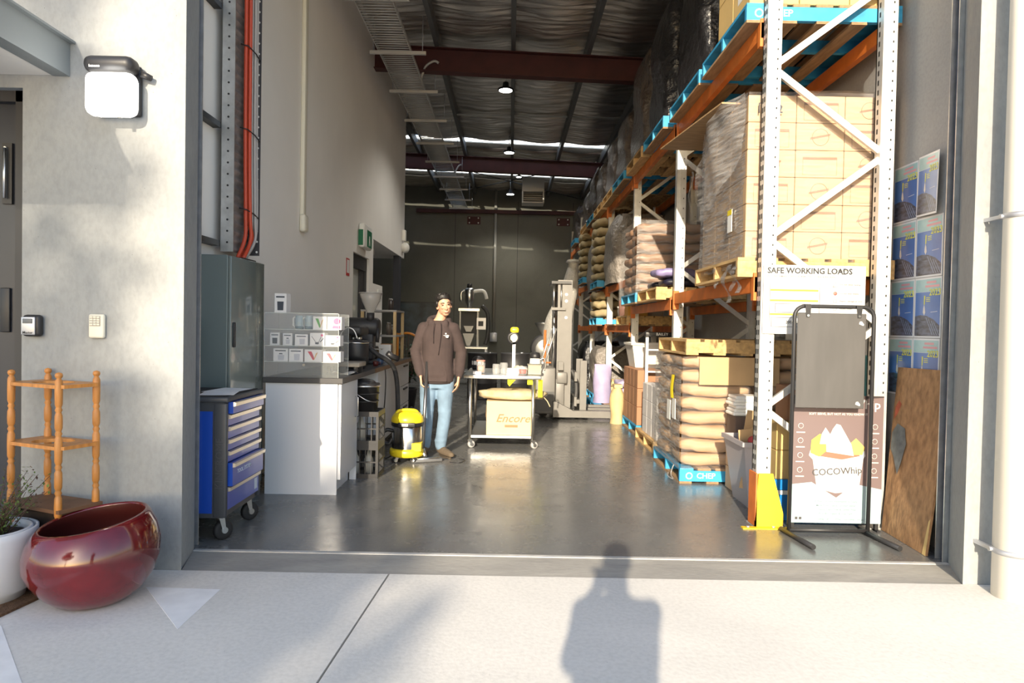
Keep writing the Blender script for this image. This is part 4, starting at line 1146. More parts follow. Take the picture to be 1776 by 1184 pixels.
# boots
for an, dx in ((AnR, -.02), (AnL, .075)):
    h = MB()
    limb(h, [(an + Vector((0, .01, .05)), .05), (an + Vector((0, .02, -.02)), .05), (an + Vector((dx * .6, -.06, -.038)), .046), (an + Vector((dx * 1.3, -.14, -.046)), .042), (an + Vector((dx * 1.75, -.19, -.052)), .034)])
    h.xform(Matrix.Translation((0, 0, 0)))
    h.v = [(x, y, max(z, .018)) for x, y, z in h.v]
    bo = place_mesh('boot', remesh(h, .008, 4, .5), m_boot, pw)
    so_ = MB(); n = 18; pts = []
    for k in range(n):
        t = 2 * PI * k / n; y = -.085 + math.sin(t) * .145; x = math.cos(t) * (.043 if y > -.1 else .047)
        f = (.045 - y) / .27; pts.append((an.x + x + dx * 1.6 * max(0, f), an.y + y))
    so_.prism(pts, 0.0, .02).build('sole', mat('boot_sole', (.06, .045, .03), .8), bo)

# ---------------- the photographer behind the lens (only the shadow shows in the picture)
pp_ = thing('person', 'person in plain dark clothes raising a camera, facing the roller door', 'person', (-.08, -.50, 0), PI)
PH = 1.03
b = MB()
HC2, HM2 = Vector((0, -.05, 1.61)) , Matrix.Rotation(R(12), 3, 'X')
head(b, HC2, HM2)
limb(b, [(HC2 + Vector((0, .04, -.06)), .055), (Vector((0, .01, 1.46)), .056), (Vector((0, .02, 1.40)), .075)])
slabs(b, [(0, .0, .84, .15, .11), (0, 0, 1.0, .15, .11), (0, 0, 1.25, .165, .12), (0, 0, 1.36, .165, .1), (0, .01, 1.42, .11, .08)])
arms = []
for s_ in (-1, 1):
    sh_, el, wr = Vector((s_ * .165, 0, 1.375)), Vector((s_ * .15, -.15, 1.14)), Vector((s_ * .055, -.31, 1.36))
    arms.append((sh_, el, wr)); limb(b, [(sh_, .052), (el, .04), (wr, .028)])
    hand(b, wr, (-s_ * .6, -.5, .6), s_ * -1, (-s_ * .5, -.6, -.3), .9)
    limb(b, [((s_ * .09, 0, .87), .09), ((s_ * .1, -.01, .48), .055), ((s_ * .11, .02, .08), .04)])
    limb(b, [((s_ * .11, .04, .04), .04), ((s_ * .13, -.1, .03), .034), ((s_ * .14, -.16, .026), .026)])
place_mesh('body', remesh(b, .009, 4, .5), m_skin, pp_)
h = MB().ellip((0, .022, .045), .085, .1, .084, 20, 12).ellip((0, .045, 0), .08, .08, .08, 16, 10)
h.xform(Matrix.Translation(HC2) @ HM2.to_4x4()); place_mesh('hair', remesh(h, .01, 2), m_hair, pp_)
h = MB(); slabs(h, [(0, 0, .76, .17, .13), (0, 0, .95, .165, .13), (0, 0, 1.25, .17, .13), (0, .0, 1.35, .15, .12), (0, .01, 1.44, .075, .08)])
for sh_, el, wr in arms: limb(h, [(sh_ + Vector((-.03 if sh_.x > 0 else .03, 0, -.02)), .07), (el, .055), (el.lerp(wr, .85), .045)])
place_mesh('jacket', remesh(h, .014, 4), mat('jacket_navy', (.02, .025, .04), .9), pp_)
h = MB(); slabs(h, [(0, 0, .78, .17, .12), (0, 0, .95, .165, .12)])
for s_ in (-1, 1): limb(h, [((s_ * .09, 0, .82), .1), ((s_ * .1, -.01, .48), .075), ((s_ * .11, .02, .12), .062)])
place_mesh('trousers', remesh(h, .014, 4), mat('trouser_dark', (.03, .03, .035), .9), pp_)
for s_ in (-1, 1):
    h = MB(); limb(h, [((s_ * .11, .03, .06), .05), ((s_ * .13, -.1, .04), .046), ((s_ * .145, -.18, .035), .034)])
    h.v = [(x, y, max(z, 0)) for x, y, z in h.v]; place_mesh('shoe', remesh(h, .01, 3), m_black, pp_)
pp_.scale = (PH, PH, PH)
hc = thing('camera_body', 'black compact camera held up by the person outside', 'camera', (-.08, -.12, 1.37))
MB().bbox(-.065, .065, -.03, .03, -.0, .075, .008).build('case', m_black, hc)
MB().cyl((0, .03, .035), (0, .07, .035), .028, n=20).build('lens_barrel', m_black, hc)

# ================================================================== VACUUM CLEANER
vc = thing('vacuum_cleaner', 'yellow and steel wet vacuum cleaner with black hose', 'vacuum', (-1.03, 6.97, 0))
m_yel = mat('vac_yellow', (.78, .62, .02), .35)
m_vst = mat('vac_steel', (.55, .55, .54), .22, 1.0)
MB().lathe([(.001, .12), (.150, .12), (.155, .14), (.155, .355), (.15, .36), (.001, .36)], n=32).build('steel_tank', m_vst, vc)
ba = MB().lathe([(.1, .05), (.165, .055), (.178, .075), (.176, .12), (.162, .135), (.156, .135)], n=32)
ba.box(.06, .16, -.14, .02, .12, .2)
ba.build('base_ring', m_yel, vc)
MB().lathe([(.157, .36), (.163, .365), (.163, .405), (.157, .41), (.001, .41)], n=32).build('collar', m_black, vc)
hd = MB().lathe([(.164, .40), (.168, .41), (.160, .45), (.13, .49), (.08, .503), (.001, .505)], n=32).build('motor_head', m_yel, vc)
MB().tube([(-.11, -.06, .47), (-.08, -.02, .515), (.06, .02, .515), (.1, .04, .485)], .016, 8, smooth_pts=4).build('carry_handle', m_yel, hd)
MB().bbox(-.07, .1, -.175, -.155, .365, .41, .006).build('latch', m_black, hd)
MB().box(-.03, .03, -.1765, -.1755, .375, .4).build('name_label', m_white, hd)
for a in (.5, 2.4, 3.9, 5.4): caster(vc, .13 * math.cos(a), .13 * math.sin(a), .056, .024, ang=a)
hp_ = [onx_ for onx_ in ()]
HL = lambda x, y, Y: ony(x, y, Y) - Vector((-1.03, 6.97, 0))
MB().tube([HL(689, 735, 7.04), HL(690, 715, 7.08), HL(689, 670, 7.1), HL(684, 640, 7.08), HL(672, 625, 7.0), HL(655, 615, 6.95), HL(640, 602, 6.95)], .024, 10, smooth_pts=6).build('hose', mat('hose_black', (.02, .02, .022), .5, bump=.8, bscale=60, stretch=(0.2, 0.2, 4)), vc)
MB().tube([HL(672, 612, 6.97) , HL(680, 618, 7.0), HL(690, 622, 7.05)], .03, 10).build('hose_cuff', m_black, vc)
MB().tube([Vector((-.13, -.02, .3)), Vector((-.2, -.05, .32)), Vector((-.25, -.05, .27)), Vector((-.24, -.05, .2)), Vector((-.18, -.05, .18)), Vector((-.15, -.04, .23))], .02, 10, smooth_pts=6).build('coiled_cord', m_black, vc)
MB().tube([HL(668, 640, 6.7), HL(669, 660, 6.72), HL(667, 700, 6.75), HL(662, 740, 6.8), HL(660, 770, 6.85), Vector((-.24, .05, .01)), Vector((-.12, .12, .06))], .006, 6, smooth_pts=6).build('power_cord', m_black, vc)
# wand held upright by the person: steel tube with grip and floor nozzle
wd = thing('vacuum_wand', 'dark steel vacuum wand with floor nozzle held upright', 'wand', (-.84, 6.93, 0))
pt, pb = ony(741, 627, 7.19), ony(733, 778, 6.96)
o_ = Vector((-.84, 6.93, 0))
MB().cyl(pb - o_, pt - o_, .019, .0175, n=14).build('tube', mat('wand_steel', (.25, .25, .26), .3, .9), wd)
bt_ = pb - o_
MB().tube([bt_, bt_ + Vector((.015, -.01, -.05)), bt_ + Vector((.03, -.03, -.075))], .022, 10).build('elbow', m_steel, wd)
MB().bbox(-.16, .16, -.045, .045, 0, .035, .012, 2).build('nozzle_head', mat('nozzle_grey', (.16, .16, .16), .4, .3), wd, (bt_.x + .045, bt_.y - .04, .0), (0, 0, .38))
MB().cyl((-.13, -.02, .035), (.13, -.02, .035), .012).build('nozzle_bar', m_steel, wd, (bt_.x + .045, bt_.y - .04, .0), (0, 0, .38))
fl = MB().tube([onz(745, 799, .004), onz(765, 796, .004), onz(790, 795, .004), onz(806, 797, .004), onz(798, 802, .004), onz(780, 801, .004)], .004, 6, smooth_pts=5).build('loose_cord', m_black)
tag(fl, 'thin black cord lying on the floor by the boots', 'cord')
# ================================================================== STEEL TROLLEY AND WHAT IS ON IT
TX0, TX1, TY0_, TY1_ = -.515, .365, 7.72, 9.02
tx = (TX0 + TX1) / 2; tyc = (TY0_ + TY1_) / 2
st_ = thing('steel_trolley', 'stainless steel work trolley on casters with a lower shelf', 'trolley', (tx, tyc, 0))
hw, hl = (TX1 - TX0) / 2, (TY1_ - TY0_) / 2
MB().bbox(-hw, hw, -hl, hl, .795, .838, .006, 2).build('table_top', m_steel, st_)
for x in (-hw + .075, hw - .085):
    for y in (-hl + .06, hl - .06):
        MB().cyl((x, y, .10), (x, y, .795), .021, n=16).build('leg', m_steel, st_)
        caster(st_, x, y, .10, .042, ang=.4, wm=mat('grey_wheel', (.35, .34, .33), .5))
MB().bbox(-hw + .09, hw - .1, -hl + .05, hl - .05, .115, .15, .004, 1).build('lower_shelf', m_steel, st_)
ZT = .8385
# lower shelf load
cbx = thing('printed_carton', 'cardboard carton printed Encore on the trolley lower shelf', 'carton', (.02, 8.05, .151))
m_kraft = mat('kraft_card', (.50, .34, .18), .75, var=.06, scale=4)
m_kraftp = mat('pale_kraft', (.62, .47, .27), .75, var=.05, scale=4)
MB().box(-.27, .275, -.24, .22, 0, .385).build('carton_body', m_kraftp, cbx)
m_brn = mat('print_brown', (.30, .17, .08), .7)
text('print', 'Encore', .13, m_brn, cbx, (.03, -.2408, .185), shear=.35, sx=1.05)
MB().box(-.06, .09, -.2412, -.2405, .085, .115).build('print_bar', m_brn, cbx)
MB().box(-.27, .275, -.012, .012, .3852, .3858).build('top_seam', m_brn, cbx)
m_jute = mat('jute_sack', (.55, .45, .27), .95, var=.15, scale=12, bump=.6, bscale=150)
m_jutd = mat('jute_dark', (.23, .14, .075), .95, var=.2, scale=12, bump=.6, bscale=150)
def lump(rx, ry, rz, seed, amp=.12, n=28, m_=14, flat=.25):
    random.seed(seed); ph = [random.uniform(0, 6) for _ in range(8)]
    mb = MB().ellip((0, 0, 0), 1, 1, 1, n, m_)
    out = []
    for x, y, z in mb.v:
        k = 1 + amp * (math.sin(3 * x + ph[0]) * math.cos(4 * y + ph[1]) + .6 * math.sin(7 * x + 5 * z + ph[2]) * math.cos(6 * y + ph[3]) + .4 * math.sin(11 * y + 9 * x + ph[4]))
        e = .7
        X = math.copysign(abs(x) ** e, x); Y = math.copysign(abs(y) ** e, y)
        out.append((X * rx * k, Y * ry * k, max(z, -flat * 2) * rz * k + (rz * flat * 2)))
    mb.v = out; return mb
sk1 = lump(.36, .22, .07, 3, .13, flat=.3).build('jute_sack', m_jute, loc=(.05, 8.03, .555))
tag(sk1, 'pale jute sack slumped over the printed carton', 'sack')
tie = MB().tube([(.34, -.05, .04), (.4, -.12, -.02), (.43, -.16, -.08)], .006, 6).build('tie_string', m_jute, sk1)
sk2 = lump(.3, .26, .1, 8, .12, flat=.4).build('jute_sack', m_jutd, loc=(.02, 8.56, .152))
sk2.scale = (1, 1, 2.3)
tag(sk2, 'dark brown folded jute sack behind the printed carton', 'sack')
m_yc = mat('yellow_cloth', (.85, .8, .02), .8)
for k, (x, w_, l_) in enumerate(((-.02, .09, .075), (.19, .06, .055), (.31, .05, .2))):
    yc = MB().grid(4, 4, lambda u, v: (-w_ / 2 + u * w_ * (1 - .5 * v * (k == 0)), -.004 - .01 * math.sin(3 * u), -l_ * v * (1 - .7 * abs(u - .5) * (k == 0))))
    q = yc.build('yellow_cloth', m_yc, loc=(x + .05, TY0_ + .018 + .03 * k, .79))
    tag(q, ['pointed yellow cloth corner hanging under the trolley top', 'short yellow cloth tab under the trolley top', 'long yellow cloth strip beside the trolley leg'][k], 'cloth')
# on the top
m_clear = film('drinking_glass', .13, .03, (.9, .92, .92), False)
def glassware(x, y, r, h, label, liquid=None, lid=None, name='drinking_glass', cat='glass'):
    t = thing(name, label, cat, (x, y, ZT))
    MB().lathe([(.001, 0), (r * .85, 0), (r * .9, .01), (r, h), (r - .003, h), (r * .88 - .003, .014), (.001, .012)], n=20).build('bowl', m_clear, t)
    rb = MB()
    for k in range(10):
        a = 2 * PI * k / 10; rb.cyl((math.cos(a) * r * .92, math.sin(a) * r * .92, .01), (math.cos(a) * r * .99, math.sin(a) * r * .99, h * .9), .003, .003, 5)
    rb.build('cut_ribs', m_clear, t)
    if liquid: MB().lathe([(.001, .015), (r * .84, .016), (r * .92, h * .66), (.001, h * .66)], n=20).build('liquid', liquid, t)
    if lid: MB().cyl((0, 0, h), (0, 0, h + .018), r * 1.02, n=20).build('lid', lid, t)
    return t
def tX(px, Y): return (px - 884.5) * Y / 1184
m_tea = mat('red_tea', (.35, .03, .01), .1, alpha=.85)
m_plid = mat('pink_lid', (.6, .25, .2), .4)
glassware(tX(835, 7.95), 7.95, .05, .14, 'lidded glass jar with pink lid on the trolley', mat('pink_fill', (.5, .3, .22), .5), m_plid, 'glass_jar', 'jar')
glassware(tX(862, 7.86), 7.86, .042, .12, 'empty cut drinking glass on the trolley, shorter of two')
glassware(tX(875, 7.9), 7.9, .045, .135, 'empty cut drinking glass on the trolley, taller of two')
glassware(tX(908, 7.84), 7.84, .05, .1, 'glass of red tea beside the grey tub', m_tea)
for k in range(4):
    q = MB().bbox(-.075, .075, -.05, .05, 0, .017, .004, 1).build('paper_packet', m_white if k % 2 else m_sil, loc=(tX(890, 7.98) + .004 * (k % 2), 7.98, ZT + k * .0175))
    tag(q, ['silver packet at the bottom of the packet pile', 'white packet second from the pile bottom', 'silver packet under the topmost packet', 'white packet on top of the packet pile'][k], 'packet')
q = MB().bbox(-.05, .05, -.03, .03, 0, .035, .005).build('white_carton', m_card, loc=(tX(829, 7.82), 7.82, ZT)); tag(q, 'little white carton in front of the pink lidded jar', 'carton')
tub = thing('grey_tub', 'grey rectangular plastic tub on the trolley corner', 'tub', (tX(928, 7.95), 7.95, ZT))
m_tub = mat('tub_grey', (.27, .26, .2), .5)
MB().box(-.075, .075, -.1, -.09, 0, .12).box(-.075, .075, .09, .1, 0, .12).box(-.075, -.068, -.09, .09, 0, .12).box(.068, .075, -.09, .09, 0, .12).box(-.075, .075, -.1, .1, 0, .006).build('shell', m_tub, tub)
MB().bbox(-.081, .081, -.106, .106, .112, .121, .002, 1).build('rim', m_tub, tub)
wv = thing('kettle_pot', 'white and black round kettle with looped handle', 'kettle', (tX(929, 8.4), 8.4, ZT))
MB().lathe([(.001, 0), (.06, 0), (.07, .06), (.06, .17), (.001, .17)], n=20).build('body', m_white, wv)
MB().lathe([(.062, .17), (.07, .19), (.055, .24), (.001, .25)], n=20).build('lid', m_black, wv)
MB().tube([(.06, 0, .15), (.11, 0, .17), (.13, 0, .1), (.12, 0, -.0 + .02)], .008, 8, smooth_pts=5).build('handle', m_steel, wv)
cc_ = MB().grid(12, 10, lambda u, v: (-.11 + u * .22, -.1 + v * .2, .03 + .045 * math.sin(u * 4) * math.sin(v * 3.1) + .012 * math.sin(u * 15 + v * 9))).build('folded_cloth', mat('cream_cloth', (.6, .55, .45), .9), loc=(tX(905, 8.45), 8.45, ZT))
tag(cc_, 'cream cloth heaped on the trolley behind the red tea', 'cloth')
rc = MB().ellip((0, 0, .03), .035, .03, .03).build('tomato_timer', mat('coral', (.65, .1, .05), .4), loc=(tX(921, 8.15), 8.15, ZT))
tag(rc, 'small coral round timer beside the white kettle', 'timer')
tdp = thing('tape_stand', 'grey post with yellow capped black ring on the trolley', 'dispenser', (tX(892, 8.8), 8.8, ZT))
MB().box(-.05, .05, -.04, .04, 0, .012).build('foot', m_sil, tdp)
MB().box(-.02, .02, -.02, .02, .012, .4).build('post', m_sil, tdp)
MB().lathe([(.055, -.02), (.085, -.02), (.085, .02), (.055, .02), (.055, -.02)], (-.01, 0, .41), n=24, axis='y').build('ring', m_black, tdp)
MB().lathe([(.001, -.012), (.05, -.012), (.05, .012), (.001, .012)], (-.0, -.005, .41), n=20, axis='y').build('disc', m_cream, tdp)
MB().bbox(-.05, .06, -.03, .03, .47, .55, .03, 3).build('cap', m_yel, tdp)
bcan = thing('round_tin', 'black round tin with white labels at the trolley back', 'tin', (tX(830, 8.75), 8.75, ZT))
MB().lathe([(.001, 0), (.07, 0), (.075, .05), (.07, .14), (.04, .165), (.001, .17)], n=20).build('tin_body', m_black, bcan)
for a in (3.6, 4.3, 5.0, 5.7): MB().box(-.02, .02, -.0765, -.074, .06, .11).build('label', m_white, bcan, (0, 0, 0), (0, 0, a - 4.7))

# ================================================================== PALLET STACKER
sk_ = thing('pallet_stacker', 'grey walk-behind pallet stacker with tall lifting mast', 'pallet stacker', (.82, 10.7, 0))
m_stk = mat('stacker_grey', (.16, .155, .145), .45, .1, var=.06)
m_stkd = mat('stacker_dark', (.06, .06, .06), .5)
for y in (-.3, .26):
    MB().box(-.1, .12, y, y + .05, .1, 2.12).build('mast_rail', m_stk, sk_)
    MB().box(-.02, .1, y + .0505, y + .09, .1, 2.05).build('inner_rail', m_stkd, sk_)
MB().box(-.2, .1, -.34, .34, 2.06, 2.1).build('top_tie', m_stkd, sk_)
MB().box(-.2, .02, -.34, -.3005, 1.66, 1.7).build('cross_tie', m_stk, sk_)
MB().cyl((-.16, -.3, 1.68), (-.16, -.3, 2.06), .018).cyl((-.05, -.32, 1.7), (-.05, -.32, 2.06), .014).build('chain_anchor', m_steel, sk_)
MB().cyl((-.13, -.0, .5), (-.13, -.0, 1.95), .035, n=14).build('lift_ram', m_steel, sk_)
MB().tube([(-.14, -.31, 1.65), (-.17, -.31, 1.5), (-.12, -.31, 1.35), (-.13, -.31, 1.2), (-.13, -.31, .8)], .012, 8, smooth_pts=4).build('hydraulic_hose', m_black, sk_)
for x in (-.24, -.3):
    MB().cyl((x - .1, -.36, .68), (x + .12, -.36, 1.38), .013).build('guard_bar', m_galv, sk_)
bdy = MB().bbox(-.42, -.115, -.36, .36, .08, .78, .02, 2).build('battery_housing', m_stk, sk_)
MB().cyl((-.32, -.3605, .68), (-.32, -.37, .68), .025).build('lock', m_black, bdy)
MB().box(-.40, -.13, -.3625, -.3605, .12, .42).build('vent_panel', m_stkd, bdy)
MB().bbox(-.11, .02, -.37, -.305, .12, .62, .01).build('front_cover', m_stk, sk_)
MB().bbox(-.1, .06, -.4, -.3705, .55, .72, .03, 2).build('control_box', m_stk, sk_)
MB().box(-.08, -.0, -.38, -.31, .75, .88).build('hour_meter', m_stk, sk_)
for z in (1.8, 1.9, 1.55): MB().cyl((.03, -.3005, z), (.03, -.306, z), .022, n=12).build('bolt', m_sil, sk_)
cr = MB().box(.18, .22, -.3, .3, .2, .34).box(.18, .22, -.3, .3, .58, .72).box(.26, .36, -.34, -.29, .08, .9).box(.26, .36, .29, .34, .08, .9).box(.2, .27, -.28, .28, .24, .30).build('fork_carriage', m_stk, sk_)
MB().tube([(.13, -.2, .75), (.2, -.2, .62), (.22, -.2, .4), (.18, -.2, .15)], .03, 8, smooth_pts=4).build('cable_chain', m_stkd, sk_)
for y in (-.28, .28):
    MB().prism([(.36, .06), (1.0, .06), (1.12, .03), (1.12, .055), (1.0, .12), (.36, .12)], y - .08, y + .08, 'y').build('fork', m_stk, sk_)
for y in (-.42, .42):
    lg = MB().prism([(-.15, .05), (.7, .05), (.72, .02), (.93, .02), (.96, .08), (.9, .15), (.15, .15), (-.1, .28), (-.15, .28)], y - .06, y + .06, 'y').build('straddle_leg', m_stk, sk_)
    MB().lathe([(.01, -.04), (.04, -.04), (.04, .04), (.01, .04)], (.82, y, .04), n=14, axis='y').build('load_wheel', m_stkd, lg)
MB().lathe([(.02, -.03), (.09, -.03), (.09, .03), (.02, .03)], (-.28, 0, .09), n=18, axis='y').build('drive_wheel', m_stkd, sk_)

# ================================================================== BACK OF THE WORKSHOP
# packing machine on a steel table
tb_ = thing('steel_table', 'steel packing table near the back wall', 'table', (-.95, 16.6, 0))
MB().box(-.5, .42, -.35, .35, .86, .9).build('table_top', m_steel, tb_)
for x in (-.46, .38):
    for y in (-.31, .31): MB().box(x - .02, x + .02, y - .02, y + .02, 0, .86).build('leg', m_sil, tb_)
MB().box(-.46, .38, -.3, .3, .3, .32).build('under_shelf', m_sil, tb_)
pm_ = thing('packing_machine', 'steel weigh-and-fill packing machine with cyclone on the table', 'machine', (-1.0, 16.6, .901))
m_dst = mat('dull_steel', (.32, .32, .31), .4, .8)
for x in (-.2, .22):
    for y in (-.2, .2): MB().box(x - .015, x + .015, y - .015, y + .015, 0, .86).build('frame_post', m_dst, pm_)
MB().box(-.24, .26, -.24, .24, .86, .92).build('frame_top', m_steel, pm_)
MB().box(-.2, .22, .1, .2, .3, .85).build('rear_panel', m_stkd, pm_)
MB().lathe([(.001, .92), (.05, .92), (.05, 1.0), (.1, 1.08), (.12, 1.2), (.12, 1.38), (.08, 1.42), (.001, 1.43)], (.0, 0, 0), n=20).build('cyclone', m_steel, pm_)
MB().cyl((0, 0, 1.43), (0, 0, 1.52), .06, n=14).build('fan_motor', m_black, pm_)
MB().tube([(.1, 0, 1.34), (.3, 0, 1.36), (.38, 0, 1.3), (.42, 0, 1.16)], .045, 10, smooth_pts=4).build('elbow_pipe', m_white, pm_)
MB().tube([(-.12, 0, 1.36), (-.2, 0, 1.3), (-.2, 0, 1.1)], .03, 8, smooth_pts=4).build('inlet_pipe', m_steel, pm_)
MB().prism([(-.12, .5), (.12, .5), (.06, .36), (-.06, .36)], -.1, .08, 'y').build('weigh_hopper', m_dst, pm_)
MB().prism([(-.14, .32), (.14, .32), (.04, .02), (-.04, .02)], -.1, .08, 'y').build('discharge_chute', m_dst, pm_)
MB().box(.2, .42, -.26, -.2401, .42, .7).build('control_panel', m_sil, pm_)
MB().box(.24, .36, -.2655, -.2605, .5, .62).build('screen', m_stkd, pm_)
MB().tube([(.3, .1, 1.0), (.45, .1, .8), (.46, .1, .3), (.4, .1, .05)], .05, 10, smooth_pts=4).build('suction_hose', m_stkd, pm_)
# oil drums
dm = None
for k, (x, y) in enumerate(((-.52, 13.2), (.12, 13.4))):
    if dm is None:
        dm = thing('steel_drum', 'black steel drum standing under the packing table end', 'drum', (x, y, 0))
        MB().lathe([(.001, 0), (.285, 0), (.29, .02), (.285, .03), (.285, .3), (.297, .31), (.285, .32), (.285, .58), (.297, .59), (.285, .6), (.285, .86), (.292, .87), (.285, .885), (.27, .88), (.001, .875)], n=28).build('drum_body', m_blackm, dm)
        MB().cyl((.15, 0, .875), (.15, 0, .895), .03).build('bung', m_sil, dm)
    else: dup(dm, (x, y, 0), .6, 'black steel drum standing beside the coffee roaster')
# coffee roaster
ro = thing('coffee_roaster', 'black drum coffee roaster with hopper and cooling tray', 'coffee roaster', (.72, 14.3, 0))
MB().bbox(-.35, .45, -.3, .5, .08, .62, .02).build('base_cabinet', m_blackm, ro)
for x in (-.3, .4):
    for y in (-.25, .45): MB().cyl((x, y, 0), (x, y, .08), .03).build('foot', m_black, ro)
MB().lathe([(.001, -.35), (.28, -.35), (.3, -.32), (.3, .3), (.28, .33), (.001, .33)], (.02, .12, .95), n=28, axis='y').build('drum', m_blackm, ro)
MB().lathe([(.001, -.38), (.2, -.38), (.22, -.36), (.22, -.351)], (.02, .12, .95), n=24, axis='y').build('face_plate', m_dst, ro)
MB().lathe([(.05, 1.24), (.06, 1.28), (.19, 1.46), (.2, 1.5), (.19, 1.5)], (.0, .1, 0), n=20).build('bean_hopper', m_dst, ro)
MB().lathe([(.26, .62), (.34, .64), (.34, .74), (.32, .74), (.31, .66), (.01, .65)], (.0, -.45, 0), n=28).build('cooling_tray', m_dst, ro)
MB().cyl((.0, -.45, .64), (.0, -.45, .85), .03).build('stirrer_post', m_dst, ro)
MB().cyl((0, -.45, .2), (0, -.45, .615), .12).build('tray_pedestal', m_blackm, ro)
MB().box(.3, .5, -.2, -.05, .9, 1.3).build('control_box', m_stkd, ro)
for k in range(3): MB().cyl((.4, -.2005, 1.0 + k * .1), (.4, -.21, 1.0 + k * .1), .03).build('gauge', m_white, ro)
for x in (-.25, -.15, .28): MB().cyl((x, -.3, .8), (x, -.42, .86), .015).build('lever', m_steel, ro)
# tall bundle of bubble wrap standing behind the stacker
bw = thing('bubble_wrap_roll', 'tall pale bubble wrap bundle standing behind the stacker mast', 'bubble wrap', (1.16, 12.6, 0))
def bwf(u, v):
    a = u * 2 * PI; z = v * 2.6
    r = .22 if v < .4 else (.25 if v < .6 else .25 - .17 * (v - .6) / .4)
    r *= 1 + .06 * math.sin(v * 17 + a) + .05 * math.sin(a * 3 + v * 12)
    cx = -.28 + (.26 * (v - .5) / .5 if v > .5 else 0) + .03 * math.sin(v * 9)
    return (cx + math.cos(a) * r, math.sin(a) * r, z)
m_bub = mat('bubble_wrap', (.42, .41, .38), .3, var=.1, scale=20, bump=1, bscale=70, bdist=.02)
MB().grid(30, 40, bwf).build('wrap_body', m_bub, bw)
MB().lathe([(.001, 0), (.14, .05), (.1, .1)], (-.02, 0, 2.55), n=16).build('top_fold', m_bub, bw)
# leaning orange ladder behind the mast
ld_ = thing('orange_ladder', 'orange step ladder leaning behind the stacker', 'ladder', (.72, 11.5, 0))
for x in (-.12, .12): MB().cyl((x, -.05, 0), (x, .12, 1.35), .022, n=8).build('stile', mat('ladder_orange', (.5, .14, .03), .5), ld_)
for k in range(4): MB().cyl((-.12, -.05 + .17 * (.2 + k * .3) / 1.35, .2 + k * .3), (.12, -.05 + .17 * (.2 + k * .3) / 1.35, .2 + k * .3), .014, n=8).build('rung', MATS['ladder_orange'], ld_)
# framed dark board and a leafy plant against the recess
bd_ = thing('notice_board', 'dark framed picture board standing at the back left', 'board', (-2.1, 15.6, 0))
MB().box(-.42, .42, -.02, .02, 1.2, 1.9).build('panel', mat('board_blue', (.03, .045, .055), .4, var=.6, scale=4), bd_)
MB().box(-.45, .45, -.03, .03, 1.9, 1.93).box(-.45, .45, -.03, .03, 1.17, 1.2).box(-.45, -.42, -.03, .03, 1.17, 1.93).box(.42, .45, -.03, .03, 1.17, 1.93).build('frame', m_black, bd_)
for x in (-.4, .4): MB().box(x - .02, x + .02, -.02, .02, .0, 1.17).box(x - .02, x + .02, -.25, .25, 0, .03).build('leg', m_black, bd_)
pl_ = thing('potted_plant', 'dark leafy potted plant beside the bench end', 'plant', (-1.75, 11.6, 0))
MB().lathe([(.001, 0), (.15, 0), (.19, .3), (.2, .32), (.18, .32), (.17, .28), (.001, .28)], n=20).build('pot', m_black, pl_)
random.seed(21); lfm = MB(); stm = MB()
for k in range(26):
    t = random.uniform(0, 2 * PI); sp = random.uniform(.1, .35); h_ = random.uniform(.6, 1.35)
    p0 = Vector((0, 0, .28)); p2 = Vector((math.cos(t) * sp, math.sin(t) * sp, h_)); stm.tube([p0, p0.lerp(p2, .5) + Vector((0, 0, .1)), p2], .006, 5)
    for j in range(12):
        p = p0.lerp(p2, random.uniform(.3, 1)); d = Vector((random.uniform(-1, 1), random.uniform(-1, 1), random.uniform(-.5, .6))).normalized(); e = d.cross(Vector((0, 0, 1))).normalized()
        l = random.uniform(.06, .12); lfm.add([p, p + d * l * .5 + e * l * .3, p + d * l, p + d * l * .5 - e * l * .3], [(0, 1, 2, 3)])
stm.build('stems', MATS['twig_brown'], pl_)['kind'] = 'stuff'
lfm.build('leaves', mat('leaf_dark', (.03, .07, .025), .5, var=.4, scale=20), pl_)['kind'] = 'stuff'
# back wall pipe, bracket plates, power box
cp = thing('wall_pipe', 'pale vertical service pipe on the back wall with power box', 'pipe', (-.55, YB - .06, 0))
MB().cyl((0, 0, 1.2), (0, 0, 6.0), .05).build('pipe', mat('pipe_grey', (.35, .34, .3), .6), cp)
MB().bbox(-.12, .12, -.06, .05, .9, 1.2, .01).build('power_box', m_sil, cp)
for k, (x, z) in enumerate(((-1.28, 4.95), (1.72, 4.95))):
    q = thing('bracket_plate', ['red oxide bracket plate on the back wall beside the cable tray end', 'red oxide bracket plate on the back wall beside the rack end'][k], 'bracket', (x, YB - .002, z))
    MB().box(-.22, .22, -.02, 0, -.13, .13).build('plate', m_red, q)
    for dx in (-.15, .15):
        for dz in (-.08, .08): MB().cyl((dx, -.035, dz), (dx, -.0205, dz), .025, n=8).build('bolt', m_sil, q)

